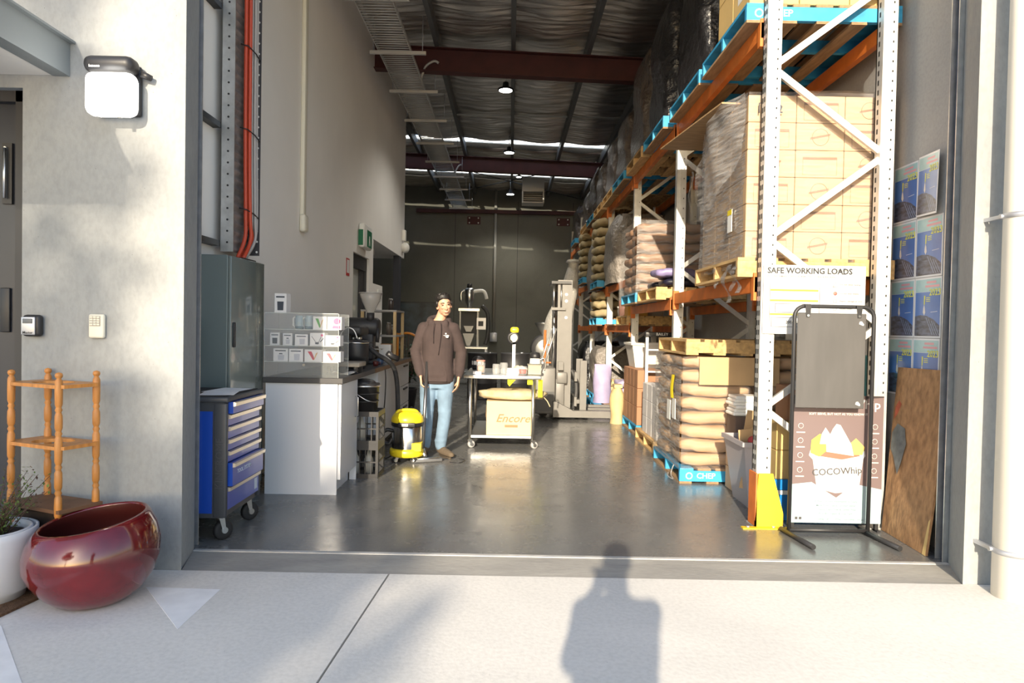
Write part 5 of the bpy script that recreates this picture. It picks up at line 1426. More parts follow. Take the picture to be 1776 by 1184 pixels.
# ================================================================== UNDER THE ROOF
m_lamp = mat('lamp_lens', (1.0, .97, .9), .3, emit=14)
for k, (px_, py_, Y) in enumerate(((877, 157, 12.2), (883, 265, 16.5), (885, 337, 21.3), (900, 307, 19.2))):
    p = ony(px_, py_, Y)
    t = thing('high_bay_lamp', ['glowing round high bay lamp between the two red rafters', 'glowing round high bay lamp in front of the far rafter', 'glowing round high bay lamp nearest the back wall', 'small glowing round lamp beside the ceiling duct'][k], 'lamp', p)
    sc_ = 1 if k < 3 else .6
    MB().lathe([(.001, .0), (.13, .0), (.14, .005), (.14, .03), (.06, .06), (.05, .14), (.001, .14)], n=24).build('housing', m_black, t)
    MB().lathe([(.001, -.004), (.115, -.004), (.118, -.0005)], n=24).build('lens', m_lamp, t)
    MB().cyl((0, 0, .14), (0, 0, roofz(p.x) - .05 - p.z), .008).build('rod', m_sil, t)
    t.scale = (sc_, sc_, 1)
    l_ = bpy.data.lights.new('lamp_light', 'SPOT'); l_.energy = 220; l_.spot_size = R(130); l_.spot_blend = .6; l_.color = (1, .95, .85); l_.shadow_soft_size = .12
    q = bpy.data.objects.new('lamp_light', l_); C.objects.link(q); q.parent = t; q.location = (0, 0, -.02)
# overhead cable ladder
cl_ = thing('cable_ladder', 'long white rung cable ladder hung under the roof rafters', 'cable tray', (-1.72, 14.4, 5.28))
m_lad = mat('ladder_white', (.55, .55, .53), .5, .2)
MB().box(-.235, -.225, -7.2, 8.4, 0, .06).build('side_rail', m_lad, cl_)
MB().box(.225, .235, -7.2, 8.4, 0, .06).build('side_rail', m_lad, cl_)
rm_ = MB().cyl((-.225, 0, .012), (.225, 0, .012), .009, n=6).mesh('rung', m_lad)
k = 0; y = -7.15
while y < 8.4:
    o = bpy.data.objects.new('rung', rm_); C.objects.link(o); o.parent = cl_; o.location = (0, y, 0)
    y += .075 if y < 2 else .15
for y in (-6.2, -4.6, -3.0, -1.4, .2, 1.8, 3.4, 5.0, 6.6, 8.1):
    h_ = MB().box(-.35, .45, y - .02, y + .02, -.045, -.001).build('hanger_bar', m_lad, cl_)
    MB().cyl((-.3, y, -.0), (-.3, y, .5), .005, n=6).build('hanger_rod', m_sil, h_); MB().cyl((.4, y, -.0), (.4, y, .5), .005, n=6).build('hanger_rod', m_sil, h_)
MB().tube([(.2, -3.3, .05), (.28, -3.35, .25), (.42, -3.4, .33), (.5, -3.4, .3)], .02, 8, smooth_pts=4).build('flexible_conduit', m_lad, cl_)
MB().tube([(.2, 3.4, .05), (.3, 3.4, .25), (.38, 3.4, .3)], .02, 8, smooth_pts=4).build('flexible_conduit', m_lad, cl_)
# ceiling duct
dk = thing('ceiling_duct', 'white square ceiling duct with dark louvred outlet', 'duct', (.6, 20.2, 5.02))
MB().box(-.32, .32, -.3, .3, .32, .72).build('duct_body', mat('duct_white', (.6, .59, .55), .5), dk)
MB().box(-.32, -.28, -.3, .3, 0, .318).box(.28, .32, -.3, .3, 0, .318).box(-.28, .28, -.3, .3, 0, .03).box(-.28, .28, .2, .3, .031, .318).build('outlet_frame', MATS['duct_white'], dk)
for k in range(4): MB().box(-.279, .279, -.25 + k * .02, -.15 + k * .02, .06 + k * .07, .068 + k * .07).build('louvre', m_stkd, dk)
for s_ in (-1, 1):
    q = thing('bracing_rod', ['crossed roof bracing rod running from the tray side', 'crossed roof bracing rod running from the rack side'][s_ > 0], 'rod', (0, 20, 5.3))
    MB().cyl((s_ * 2.2, -1.9, .46 + .03 * s_), (-s_ * 2.2, 2.9, .46 + .03 * s_), .012, n=6).build('rod', m_stkd, q)
# ================================================================== PALLET RACKING
m_orange = mat('rack_orange', (.58, .155, .025), .5, var=.18, scale=6)
m_up = mat('rack_zinc', (.60, .60, .58), .5, .55, var=.1, scale=10)
m_slot = mat('slot_dark', (.02, .02, .02), .8)
FY = [4.84 + 2.56 * k for k in range(7)]
FX0, FX1 = 1.775, 2.69          # aisle face and wall face of the frames
def frame_upright(parent, x0, name):
    mb = MB()      # open channel: aisle face, camera face with a rib, back lip
    mb.box(x0, x0 + .1, 0, .012, 0.0, 4.25); mb.box(x0, x0 + .012, .0121, .09, 0, 4.25); mb.box(x0 + .088, x0 + .1, .0121, .09, 0, 4.25)
    mb.box(x0 + .0, x0 + .035, .078, .09, 0, 4.25); mb.box(x0 + .03, x0 + .055, -.006, -.0001, 0, 4.25)
    return mb.build(name, m_up, parent)
def rack_frame(y, n, near):
    t = thing('rack_frame', 'galvanised pallet rack end frame ' + ['nearest the roller door, with yellow foot guard', 'between the first and second rack bays', 'between the second and third rack bays', 'between the third and fourth rack bays', 'between the fourth and fifth rack bays', 'between the fifth and sixth rack bays', 'nearest the back wall'][n], 'rack frame', (0, y, 0), 0, 'pallet rack frames')
    f = frame_upright(t, FX0, 'upright'); r = frame_upright(t, FX1 - .1, 'upright')
    left = [.3, .84, 2.05, 3.26, 4.47]; right = [.24, 1.445, 2.655, 3.87, 5.05]
    segs_ = [(left[1], right[0]), (left[1], right[1]), (left[2], right[1]), (left[2], right[2]), (left[3], right[2]), (left[3], right[3])]
    for a, b_ in segs_:
        up = b_ > a
        MB().beam((FX0 + .09, .04 , a + (.03 if up else -.03)), (FX1 - .09, .04 , b_ + (-.03 if up else .03)), .028, .045, (0, 0, 1)).build('brace', m_up, t)
    if near < 3:
        hole = MB().box(-.0045, .0045, -.0015, 0, -.007, .007).mesh('hole', m_slot)
        slot = MB().box(-.0015, 0, -.008, .008, -.018, .018).mesh('slot', m_slot)
        n_ = (56, 36, 20)[near]; dz = 3.85 / n_
        for k in range(n_):
            z = .35 + k * dz
            for par, xx in ((f, FX0 + .074), (r, FX1 - .028)):
                o = bpy.data.objects.new('hole', hole); C.objects.link(o); o.parent = par; o.location = (xx, 0.0, z)
            if near == 0:
                for yy in (.03, .062):
                    o = bpy.data.objects.new('slot', slot); C.objects.link(o); o.parent = f; o.location = (FX0, yy, z)
                o = bpy.data.objects.new('slot', slot); C.objects.link(o); o.parent = r; o.location = (FX1 - .1, .05, z)
    for x in (FX0, FX1 - .1):
        MB().box(x - .02, x + .12, -.03, .12, -.0, .006).build('base_plate', m_up, t)
    return t
for n, y in enumerate(FY): rack_frame(y, n, 0 if n == 0 else (1 if n == 1 else (2 if n == 2 else 3)))
# foot guard on the first frame
gd = thing('upright_guard', 'orange and yellow steel foot guard bolted before the rack upright', 'guard', (1.83, 4.80, 0))
m_gy = mat('guard_yellow', (.75, .52, .02), .5, var=.1); m_go = mat('guard_orange', (.65, .17, .03), .5, var=.15)
MB().prism([(-.055, .385), (.045, .385), (.125, .1), (.125, .01), (-.075, .01), (-.075, .05)], -.012, .0, 'y').build('yellow_face', m_gy, gd)
MB().prism([(-.012, .385), (.13, .385), (.13, .01), (-.012, .01)], -.075, -.063, 'x').build('orange_side', m_go, gd)
MB().box(-.17, .15, -.05, .0, .0, .009).build('foot_plate', m_gy, gd)
for x in (-.13, .05, .11): MB().cyl((x, -.03, .009), (x, -.03, .02), .012, n=6).build('bolt', m_sil, gd)
# beams
m_conn = m_orange
def rack_beam(y0, y1, x, z, lab):
    t = thing('rack_beam', lab, 'rack beam', (x, (y0 + y1) / 2, z), 0, 'orange rack beams')
    L = (y1 - y0) / 2
    MB().box(-.025, .025, -L, L, -.11, 0).build('beam', m_orange, t)
    MB().box(-.0255, -.0252, -L + .06, L - .06, -.075, -.03).build('groove', m_orange, t)
    for s_ in (-1, 1):
        MB().box(-.032, .028, min(s_ * L, s_ * (L - .05)), max(s_ * L, s_ * (L - .05)), -.17, .03).build('end_connector', m_conn, t)
ordn = ['first', 'second', 'third', 'fourth', 'fifth', 'sixth']
LV = {0: [1.78, 3.6], 1: [1.72, 3.6], 2: [1.45, 2.15, 3.6], 3: [1.45, 2.15, 3.6], 4: [1.45, 2.4, 3.6], 5: [2.15, 3.6]}
for k in range(6):
    for li, z in enumerate(LV[k]):
        lv = ['lowest', 'middle', 'top'][li] if len(LV[k]) == 3 else ['lower', 'top'][li]
        for x, sd in ((FX0 + .01, 'aisle side'), (FX1 - .04, 'wall side')):
            rack_beam(FY[k] + .091, FY[k + 1] - .001, x, z, 'orange %s %s beam of the %s rack bay' % (sd, lv, ordn[k]))

# ================================================================== PALLETS
m_timb = mat('pallet_timber', (.52, .34, .15), .8, var=.25, scale=4, stretch=(6, 1, 6), bump=.2, bscale=30)
m_timd = mat('pallet_timber_old', (.30, .19, .10), .85, var=.3, scale=4, stretch=(6, 1, 6), bump=.2, bscale=30)
m_blue = mat('pallet_blue', (.03, .30, .56), .6, var=.2, scale=9)
PMESH = {}
def pallet(loc, kind, label, w=1.1, l=1.12, rz=0.0, mark=False, group='pallets on the racking'):
    """bearers run across (x); boards run along y; origin at the lower front left corner"""
    t = thing('pallet', label, 'pallet', loc, rz, group)
    mb_, mr_ = {'blue': (m_timd, m_blue), 'timber': (m_timb, m_timb)}[kind]
    key = (kind, w, l)
    if key not in PMESH:
        PMESH[key] = (MB().box(0, w, -.02, .02, .02, .117).mesh('bearer', mr_), MB().box(-.06, .06, 0, l, .1175, .14).mesh('deck_board', mb_ if kind == 'timber' else m_timd),
                      MB().box(-.055, .055, 0, l, 0, .0195).mesh('bottom_board', mb_), MB().box(-.062, .062, 0, l, .1175, .14).mesh('lead_board', mr_))
    be, de, bo, le = PMESH[key]
    def put(nm, me, lo):
        o = bpy.data.objects.new(nm, me); C.objects.link(o); o.parent = t; o.location = lo; return o
    first = put('bearer', be, (0, .021, 0)); put('bearer', be, (0, l / 2, 0)); put('bearer', be, (0, l - .021, 0))
    for k in range(7): put('deck_board', le if k in (0, 6) else de, (.063 + (w - .126) * k / 6, 0, 0))
    for k in range(5): put('bottom_board', bo, (.056 + (w - .112) * k / 4, 0, 0))
    if mark:
        text('stencil', 'CHEP', .07, mat('stencil_white', (.7, .8, .85), .6), t, (w * .22, -.0005, .07))
        MB().lathe([(.022, 0), (.032, 0), (.032, .001), (.022, .001)], (w * .08, .0, .07), n=18, axis='y').build('stencil_ring', MATS['stencil_white'], t)
    return t
def sackmesh(w, l, h, name, m, seed=0, amp=.012, nu=14, nv=12):
    """a filled sack lying flat: pillow with crimped seams, origin at base centre"""
    random.seed(seed); ph = [random.uniform(0, 6) for _ in range(6)]
    def sp(c, e): return math.copysign(abs(c) ** e, c)
    def fn(u, v):
        a = 2 * PI * u; t = -PI / 2 + PI * v
        ct, st_ = sp(math.cos(t), .5), sp(math.sin(t), .55)
        cx, cy = sp(math.cos(a), .38), sp(math.sin(a), .38)
        puff = 1 - .035 * abs(cx) ** 3 * abs(cy) ** 3
        x = w / 2 * ct * cx * puff; y = l / 2 * ct * cy * puff
        z = h / 2 + h / 2 * st_ * (1 - .1 * abs(cx) ** 6) + amp * abs(ct) * (math.sin(5 * cx + ph[0]) * math.sin(4 * cy + ph[1]) + .6 * math.sin(11 * cx + 3 * cy + ph[2]))
        k = 1 + .02 * math.sin(7 * a + ph[3]) * abs(math.cos(t))
        return (x * k, y * k, min(max(z, 0.0), h - .001))
    mb = MB().grid(28, 10, fn)
    return mb.mesh(name, m)
def put_mesh(name, me, loc, label, cat, group=None, rz=0.0, scale=None):
    o = bpy.data.objects.new(name, me); C.objects.link(o); o.location = loc; o.rotation_euler = (0, 0, rz)
    if scale: o.scale = scale
    return tag(o, label, cat, group)
ORD = ['lowest', 'second', 'third', 'fourth', 'fifth', 'sixth', 'seventh', 'eighth']
m_film = film('stretch_film', .2, .15, (.62, .6, .58))
m_film2 = film('stretch_film_heavy', .46, .14, (.36, .345, .335))
m_filmclear = film('stretch_film_clear', .09, .14, (.68, .62, .6))
m_filmdk = film('stretch_film_dark', .55, .2, (.05, .05, .055))
def wrap(loc, w, l, h, label, mats=('s', 's', 's'), sag=.02, seed=0):
    """stretch film round a load: left, front, right, back and top sheets, wavy"""
    random.seed(seed); ph = [random.uniform(0, 6) for _ in range(6)]
    t = thing('stretch_wrap', label, 'stretch wrap', loc)
    def wob(a, b_): return sag * (math.sin(7 * a + ph[0] + 3 * b_) * .5 + math.sin(17 * b_ + ph[1] + 5 * a) * .3 + math.sin(29 * b_ + 11 * a + ph[2]) * .2)
    MB().grid(10, 24, lambda u, v: (-.012 + wob(u, v) * .4, u * l, v * h)).build('left_film', mats[0], t)
    MB().grid(10, 24, lambda u, v: (u * w, -.012 + wob(u, v) * .3, v * h)).build('front_film', mats[1], t)
    MB().grid(10, 24, lambda u, v: (w + .012 + wob(u, v) * .4, u * l, v * h)).build('right_film', mats[1], t)
    if mats[2]: MB().grid(12, 12, lambda u, v: (u * w, v * l, h + .012 + wob(u, v) * .5)).build('top_film', mats[2], t)
    return t

# ------------------------------------------------------------------ first bay, floor: sacks on a blue pallet
m_sack = mat('paper_sack', (.50, .33, .19), .75, var=.09, scale=5, bump=.25, bscale=18)
PB = (1.56, 6.15, 0)
pallet(PB, 'blue', 'blue hire pallet on the floor under the tall stack of paper sacks', 1.09, 1.14, mark=True)
sA = [sackmesh(.66, .5, .128, 'paper_sack', m_sack, s_) for s_ in (1, 2, 3)]
sB = [sackmesh(.42, .56, .128, 'paper_sack', m_sack, s_) for s_ in (4, 5)]
for k in range(8):
    z = .1405 + k * .1275
    j = [.012, -.01, .0, .008, -.006, .01, -.008, .004][k]
    put_mesh('paper_sack', sA[k % 3], (PB[0] + .34 + j, PB[1] + .27, z), 'plump brown paper sack, %s layer up from the blue floor pallet' % ORD[k], 'sack', 'paper sacks on the blue floor pallet')
    put_mesh('paper_sack', sB[k % 2], (PB[0] + .885 + j, PB[1] + .29, z), 'narrow brown paper sack by the wall, %s layer up from the blue floor pallet' % ORD[k], 'sack', 'narrow paper sacks on the blue floor pallet')
    put_mesh('paper_sack', sA[(k + 1) % 3], (PB[0] + .34 - j, PB[1] + .83, z), 'brown paper sack in the rear row, %s layer of the floor stack' % ORD[k], 'sack', 'rear paper sacks on the blue floor pallet')
w1 = wrap((PB[0] + .005, PB[1] + .0, .13), 1.08, 1.1, 1.02, 'clear stretch film round the tall stack of paper sacks', (m_film2, m_filmclear, None), .03, 2)
yt = MB().grid(4, 6, lambda u, v: (-.022 - .01 * math.sin(u * 3), .22 + u * .12 + .03 * math.sin(v * 4), .62 + v * .22)).build('yellow_tape', m_yel, w1)
for (y_, z_) in ((.16, .45), (.36, .42)):
    MB().box(-.02, -.016, y_, y_ + .13, z_ - .02, z_ + .17).build('pouch_label', m_white, w1)
MB().tube([(-.03, .12, .02), (-.06, .1, -.06), (-.05, .05, -.1), (-.08, .14, -.09), (-.06, .2, -.07)], .006, 5, smooth_pts=4).build('film_tail', m_film2, w1)
cbs = MB().box(0, .72, -.006, 0, 0, .25).build('kraft_sheet', m_kraft, loc=(PB[0] + .15, PB[1] - .022, .9)); tag(cbs, 'plain kraft cardboard sheet standing against the top sacks', 'cardboard')
pallet((PB[0] + .02, PB[1] - .05, 1.167), 'timber', 'pale timber pallet lying on top of the paper sacks', 1.09, 1.14)

# ------------------------------------------------------------------ first bay, lower level: wrapped carton load
BL = (1.70, 4.98); zB = 1.781
pallet((BL[0] - .06, BL[1] - .03, zB), 'timber', 'pale timber pallet under the big wrapped carton load', 1.14, 1.14)
zc = zB + .1405; bw_, bh_, bl_ = .353, .197, .37
m_cart = mat('carton_board', (.52, .36, .215), .72, var=.05, scale=3)
m_cpr = mat('carton_print', (.24, .15, .1), .7)
def carton_mesh(w, l, h, m): return MB().bbox(0, w - .004, 0, l - .004, 0, h - .003, .004, 1).mesh('carton_body', m)
cbm = carton_mesh(bw_, bl_, bh_, m_cart)
pA = MB().box(.05, .3, -.001, -.0003, .128, .148).box(.05, .053, -.001, -.0003, .02, .128).box(.297, .3, -.001, -.0003, .02, .128).box(.05, .3, -.001, -.0003, .017, .02).mesh('label_print', m_cpr)
lg = MB()
lg.lathe([(.058, 0), (.062, 0), (.062, .0007), (.058, .0007)], (.175, -.001, .095), n=22, axis='y')
lg.prism([(.1, .075), (.245, .105), (.247, .122), (.102, .092)], -.001, -.0003, 'y')
pBm = lg.mesh('stamp_print', m_cpr)
pS = MB().box(-.001, -.0003, .05, .3, .12, .14).mesh('label_print', m_cpr)
for r in range(6):
    for c_ in range(3):
        t = thing('carton', 'brown carton facing the door, %s row and %s column of the big wrapped load' % (['bottom', 'second', 'third', 'fourth', 'fifth', 'top'][r], ['aisle', 'middle', 'wall'][c_]), 'carton', (BL[0] + c_ * bw_, BL[1], zc + r * bh_), 0, 'cartons in the big wrapped load')
        o = bpy.data.objects.new('carton_body', cbm); C.objects.link(o); o.parent = t
        a = (r + c_) % 2 == 0
        o = bpy.data.objects.new('label_print' if a else 'stamp_print', pA if a else pBm); C.objects.link(o); o.parent = t
    for d_ in (1, 2):
        t = thing('carton', 'brown carton on the big load aisle flank, row %s, %s' % (['one', 'two', 'three', 'four', 'five', 'six'][r], ['mid pallet', 'far pallet end'][d_ - 1]), 'carton', (BL[0], BL[1] + d_ * bl_, zc + r * bh_), 0, 'cartons on the flank of the big wrapped load')
        o = bpy.data.objects.new('carton_body', cbm); C.objects.link(o); o.parent = t
        o = bpy.data.objects.new('label_print', pS); C.objects.link(o); o.parent = t
        t = thing('carton', 'brown carton on the big load wall side, row %s, %s' % (['one', 'two', 'three', 'four', 'five', 'six'][r], ['mid pallet', 'far pallet end'][d_ - 1]), 'carton', (BL[0] + 2 * bw_, BL[1] + d_ * bl_, zc + r * bh_), 0, 'cartons at the wall side of the big wrapped load')
        o = bpy.data.objects.new('carton_body', cbm); C.objects.link(o); o.parent = t
w2_ = wrap((BL[0] - .004, BL[1] - .006, zc - .06), 1.07, 1.13, 6 * bh_ + .075, 'milky stretch film round the big carton load on the rack', (m_film2, m_filmclear, m_film), .03, 5)
# billowing film corner and ragged tails on the aisle side
def bill(u, v):
    z = 1.26 - v * (.45 + .25 * math.sin(u * 3)); y = .02 + u * 1.12
    return (-.02 - .10 * math.sin(min(1, u * 1.3) * PI) * (1 - v * .3) - .04 * u + .012 * math.sin(u * 22 + v * 5), y, z - .28 * u * u)
MB().grid(26, 10, bill).build('loose_film', m_film, w2_)
for k, (y_, l_) in enumerate(((.25, .28), (.12, .2), (.02, .22), (.5, .16))):
    random.seed(k); ph_ = random.uniform(0, 6)
    MB().grid(4, 12, lambda u, v: (-.05 - .02 * math.sin(v * 7 + ph_), y_ + (u - .5) * .07 * (1 + .6 * math.sin(v * 9 + ph_)) + .03 * math.sin(v * 5), .02 - v * l_)).build('film_tail', m_film2, w2_)
MB().grid(3, 14, lambda u, v: (-.13 + .02 * math.sin(v * 8), 1.05 + (u - .5) * .06 * (1 - v * .6), .95 - v * .42)).build('film_tail', m_film, w2_)
lb = MB().box(-.03, -.026, .22, .32, .28, .45).build('pouch_label', m_white, w2_); MB().box(-.0315, -.0302, .22, .32, .41, .45).build('label_head', m_yel, lb)
text('handwritten_mark', '12', .085, m_ink, w2_, (.2, -.022, 1.13)); 
MB().tube([(.07, -.025, 1.1), (.07, -.025, 1.17), (.12, -.025, 1.175)], .004, 4).build('pen_mark', m_ink, w2_)
text('handwritten_mark', 'Roasta', .05, m_ink, w2_, (-.11, .62, 1.0), (PI / 2 - .4, 0, -PI / 2 - .2))
ply = MB().box(-.02, 1.0, 0, 1.75, 0, .012).build('plywood_sheet', mat('plywood', (.40, .25, .12), .7, var=.2, scale=5, stretch=(1, 5, 1)), loc=(1.62, 5.3, zc + 6 * bh_ + .035), rot=(R(3.2), 0, R(3)))
tag(ply, 'thin plywood sheet jutting out over the wrapped carton load', 'plywood')

# ------------------------------------------------------------------ first bay, top level
ZT2 = 3.601
pallet((1.655, 4.94, ZT2), 'blue', 'blue hire pallet on the top level nearest the door', 1.12, 1.14, mark=True)
pallet((1.66, 6.2, ZT2), 'blue', 'blue hire pallet on the top level behind the first one', 1.1, 1.14)
m_cy = mat('carton_yellow', (.60, .42, .17), .7, var=.06, scale=3)
cy = carton_mesh(.36, .37, .3, m_cy)
for r in range(3):
    for c_ in range(3):
        put_mesh('carton', cy, (1.68 + c_ * .362, 4.955, ZT2 + .1405 + r * .3005), 'yellowish carton on the top level front pallet, %s layer, %s column' % (['bottom', 'middle', 'top'][r], ['aisle', 'middle', 'wall'][c_]), 'carton', 'yellowish cartons on the top front pallet')
    put_mesh('carton', cy, (1.68, 5.33, ZT2 + .1405 + r * .3005), 'yellowish carton second along the aisle flank up top, %s layer' % ['bottom', 'middle', 'top'][r], 'carton', 'yellowish cartons on the flank of the top front pallet')
sl_ = MB().box(-.001, 0, .12, .26, .1, .25).build('shipping_label', m_white, loc=(1.6795, 4.955, ZT2 + .1405)); tag(sl_, 'white shipping label on the flank of the top yellowish carton', 'label')
m_bag = mat('black_film_load', (.014, .014, .016), .25, bump=.9, bscale=9, bdist=.05, spec=.6)
def dark_load(loc, w, l, h, label, m=None, seed=1, top=.7):
    random.seed(seed); ph = [random.uniform(0, 6) for _ in range(5)]
    def fn(u, v):
        a = 2 * PI * u; k = 1 if v < .75 else 1 - (1 - top) * ((v - .75) / .25) ** 1.5
        e = .35
        x = math.copysign(abs(math.cos(a)) ** e, math.cos(a)) * w / 2 * k; y = math.copysign(abs(math.sin(a)) ** e, math.sin(a)) * l / 2 * k
        wv_ = 1 + .025 * math.sin(6 * a + ph[0] + 8 * v) + .02 * math.sin(15 * v + ph[1] + 3 * a)
        return (x * wv_, y * wv_, h * v)
    t = thing('wrapped_load', label, 'wrapped load', loc)
    MB().grid(48, 22, fn).build('film_sleeve', m or m_bag, t)
    MB().grid(8, 8, lambda u, v: ((u - .5) * w * top, (v - .5) * l * top, h - .01 + .04 * math.sin(u * 9 + ph[2]) * math.sin(v * 7))).build('film_top', m or m_bag, t)
    return t
dark_load((2.2, 6.78, ZT2 + .141), 1.0, 1.05, 1.35, 'black film wrapped load behind the yellowish cartons up top', seed=3)
for k, y in enumerate((7.55, 8.8, 10.15, 11.35, 12.7, 13.95, 15.3, 17.8)):
    kd = 'timber' if k in (1, 3, 4, 6) else 'blue'
    pallet((1.64, y, ZT2), kd, '%s pallet on the top level %s' % ({'timber': 'old timber', 'blue': 'dark blue'}[kd], ['just past the second frame', 'before the third frame', 'just past the third frame', 'before the fourth frame', 'just past the fourth frame', 'before the fifth frame', 'just past the fifth frame', 'just past the sixth frame'][k]), 1.1, 1.12)
m_brwr = mat('brown_film_load', (.07, .055, .045), .22, bump=1, bscale=12, bdist=.05, spec=.7, var=.3)
hts = [1.45, 1.5, 1.05, .95, .85, 1.0, .8, .9]
for k, y in enumerate((7.55, 8.8, 10.15, 11.35, 12.7, 13.95, 15.3, 17.8)):
    dark_load((2.17, y + .56, ZT2 + .141), 1.0, 1.0, hts[k], '%s wrapped load on the top level %s' % (['black film', 'tall brown film', 'brown crinkled film', 'short brown film', 'low brown film', 'grey brown film', 'small brown film', 'last brown film'][k], ['above the second frame', 'before the third frame', 'above the third frame', 'before the fourth frame', 'above the fourth frame', 'before the fifth frame', 'above the fifth frame', 'above the sixth frame'][k]), m_bag if k == 0 else m_brwr, k + 10, .6 if k in (1, 2) else .8)

# ------------------------------------------------------------------ second bay, lower level
Z2 = 1.721
pallet((1.6, 7.52, Z2), 'timber', 'pale timber pallet with navy bags on the second bay', 1.1, 1.1)
m_navy = mat('navy_bag', (.012, .012, .03), .35, bump=.4, bscale=14, var=.3, scale=4)
m_purp = mat('lilac_bag', (.22, .19, .36), .4, bump=.4, bscale=14)
nb = sackmesh(.85, .42, .11, 'bag', m_navy, 6, .016); nb2 = sackmesh(.5, .4, .11, 'bag', m_purp, 7, .016)
for k, (x, y, z, me, lab) in enumerate(((2.12, 7.76, 0, nb, 'navy coffee bag lying lowest on the timber pallet'), (2.1, 8.3, 0, nb, 'navy coffee bag lying behind the lilac bag'), (1.86, 7.8, .111, nb2, 'lilac coffee bag lying on the navy bags'), (2.2, 8.2, .111, nb, 'navy coffee bag with pale lettering, topmost'))):
    o = put_mesh('coffee_bag', me, (x, y, Z2 + .1405 + z), lab, 'bag')
    if k in (0, 3): text('bag_print', 'COFFEE', .05, MATS['decal_pale'], o, (0, -.18, .085), (.9, 0, 0))
pallet((1.6, 8.78, Z2), 'blue', 'blue hire pallet under the wrapped brown sacks of the second bay', 1.1, 1.1)
m_sack2 = mat('brown_sack', (.30, .165, .09), .6, var=.12, scale=5, bump=.3, bscale=18)
sC = [sackmesh(.53, .54, .13, 'brown_sack', m_sack2, s_) for s_ in (8, 9, 10)]
for k in range(7):
    for i, (x, y) in enumerate(((.28, .28), (.82, .28), (.28, .83))):
        put_mesh('brown_sack', sC[(k + i) % 3], (1.6 + x + random.uniform(-.01, .01), 8.78 + y, Z2 + .1405 + k * .1302), 'shiny brown sack in the second bay stack, %s layer, %s' % (ORD[k], ['aisle end', 'wall end', 'rear row'][i]), 'sack', 'brown sacks wrapped on the second bay')
wrap((1.605, 8.785, Z2 + .12), 1.09, 1.09, .95, 'clear stretch film round the brown sacks of the second bay', (m_film, m_film, m_film), .04, 8)

# ------------------------------------------------------------------ second bay, floor: soy cartons, brown cartons
pallet((1.62, 7.58, 0), 'timber', 'timber pallet on the floor under the white soy cartons', 1.0, 1.1)
m_wc = mat('carton_white', (.66, .64, .64), .6)
wcm = carton_mesh(.33, .27, .2, m_wc)
for r in range(3):
    for c_ in range(3):
        for d_ in range(3 if c_ == 0 else 1):
            t = thing('soy_carton', 'white carton with red and blue print, %s layer, %s' % (['bottom', 'middle', 'top'][r], ['aisle corner facing the door', 'second along the aisle', 'third along the aisle'][d_] if c_ == 0 else ['', 'middle column facing the door', 'wall column facing the door'][c_]), 'carton', (1.66 + c_ * .335, 7.62 + d_ * .275, .1405 + r * .2005), 0, 'white soy cartons on the floor')
            o = bpy.data.objects.new('carton_body', wcm); C.objects.link(o); o.parent = t
            if d_ == 0:
                text('brand_print', 'SOY BOY', .062, m_rink, t, (.16, -.0008, .12), sx=1.05)
                MB().box(.1, .22, -.001, -.0003, .03, .055).build('print_bar', m_tblue, t)
pallet((1.66, 8.84, 0), 'blue', 'blue hire pallet on the floor under the plain brown cartons', 1.0, 1.08, mark=False)
m_rb = mat('carton_redbrown', (.34, .17, .09), .7, var=.08, scale=3)
rbm = carton_mesh(.33, .26, .24, m_rb); 
for r in range(3):
    for c_ in range(3):
        for d_ in range(4 if c_ == 0 else 1):
            put_mesh('carton', rbm, (1.67 + c_ * .335, 8.86 + d_ * .263, .1405 + r * .2405), 'red-brown carton, %s layer on the blue pallet, %s' % (['lowest', 'second', 'highest'][r], ['aisle corner', 'second along the aisle', 'third along the aisle', 'fourth along the aisle'][d_] if c_ == 0 else ['', 'middle column', 'wall column'][c_]), 'carton', 'red-brown cartons on the floor')
# white tubs above
m_tubw = mat('tub_white', (.68, .66, .62), .5)
def tub_(loc, w, l, h, label, tilt=.06):
    t = thing('plastic_tub', label, 'tub', loc)
    mb = MB()
    for s_ in range(4): pass
    o_ = [(0, 0), (w, 0), (w, l), (0, l)]; i_ = [(tilt, tilt), (w - tilt, tilt), (w - tilt, l - tilt), (tilt, l - tilt)]
    vs_ = [(x, y, h) for x, y in o_] + [(x, y, 0) for x, y in i_] + [(x + (.012 if x < w / 2 else -.012), y + (.012 if y < l / 2 else -.012), h) for x, y in o_] + [(x + (.012 if x < w / 2 else -.012), y + (.012 if y < l / 2 else -.012), .012) for x, y in i_]
    fs = [(4, 7, 6, 5), (12, 13, 14, 15)]
    for k in range(4):
        k2 = (k + 1) % 4; fs += [(k, k2, 4 + k2, 4 + k), (8 + k, 12 + k, 12 + k2, 8 + k2), (k, 8 + k, 8 + k2, k2)]
    mb.add(vs_, fs).build('shell', m_tubw, t)
    MB().box(-.015, w + .015, -.015, .0, h - .03, h).box(-.015, 0, 0, l, h - .03, h).box(w, w + .015, 0, l, h - .03, h).build('rim', m_tubw, t)
    return t
tub_((1.68, 9.35, .863), .5, .6, .34, 'big white plastic tub standing on the red-brown cartons')
tub_((2.05, 7.8, .743), .4, .45, .26, 'white plastic tub standing on the soy cartons')
pallet((1.42, 11.32, 0), 'blue', 'blue hire pallet on the floor under the lilac bags', 1.1, 1.1)
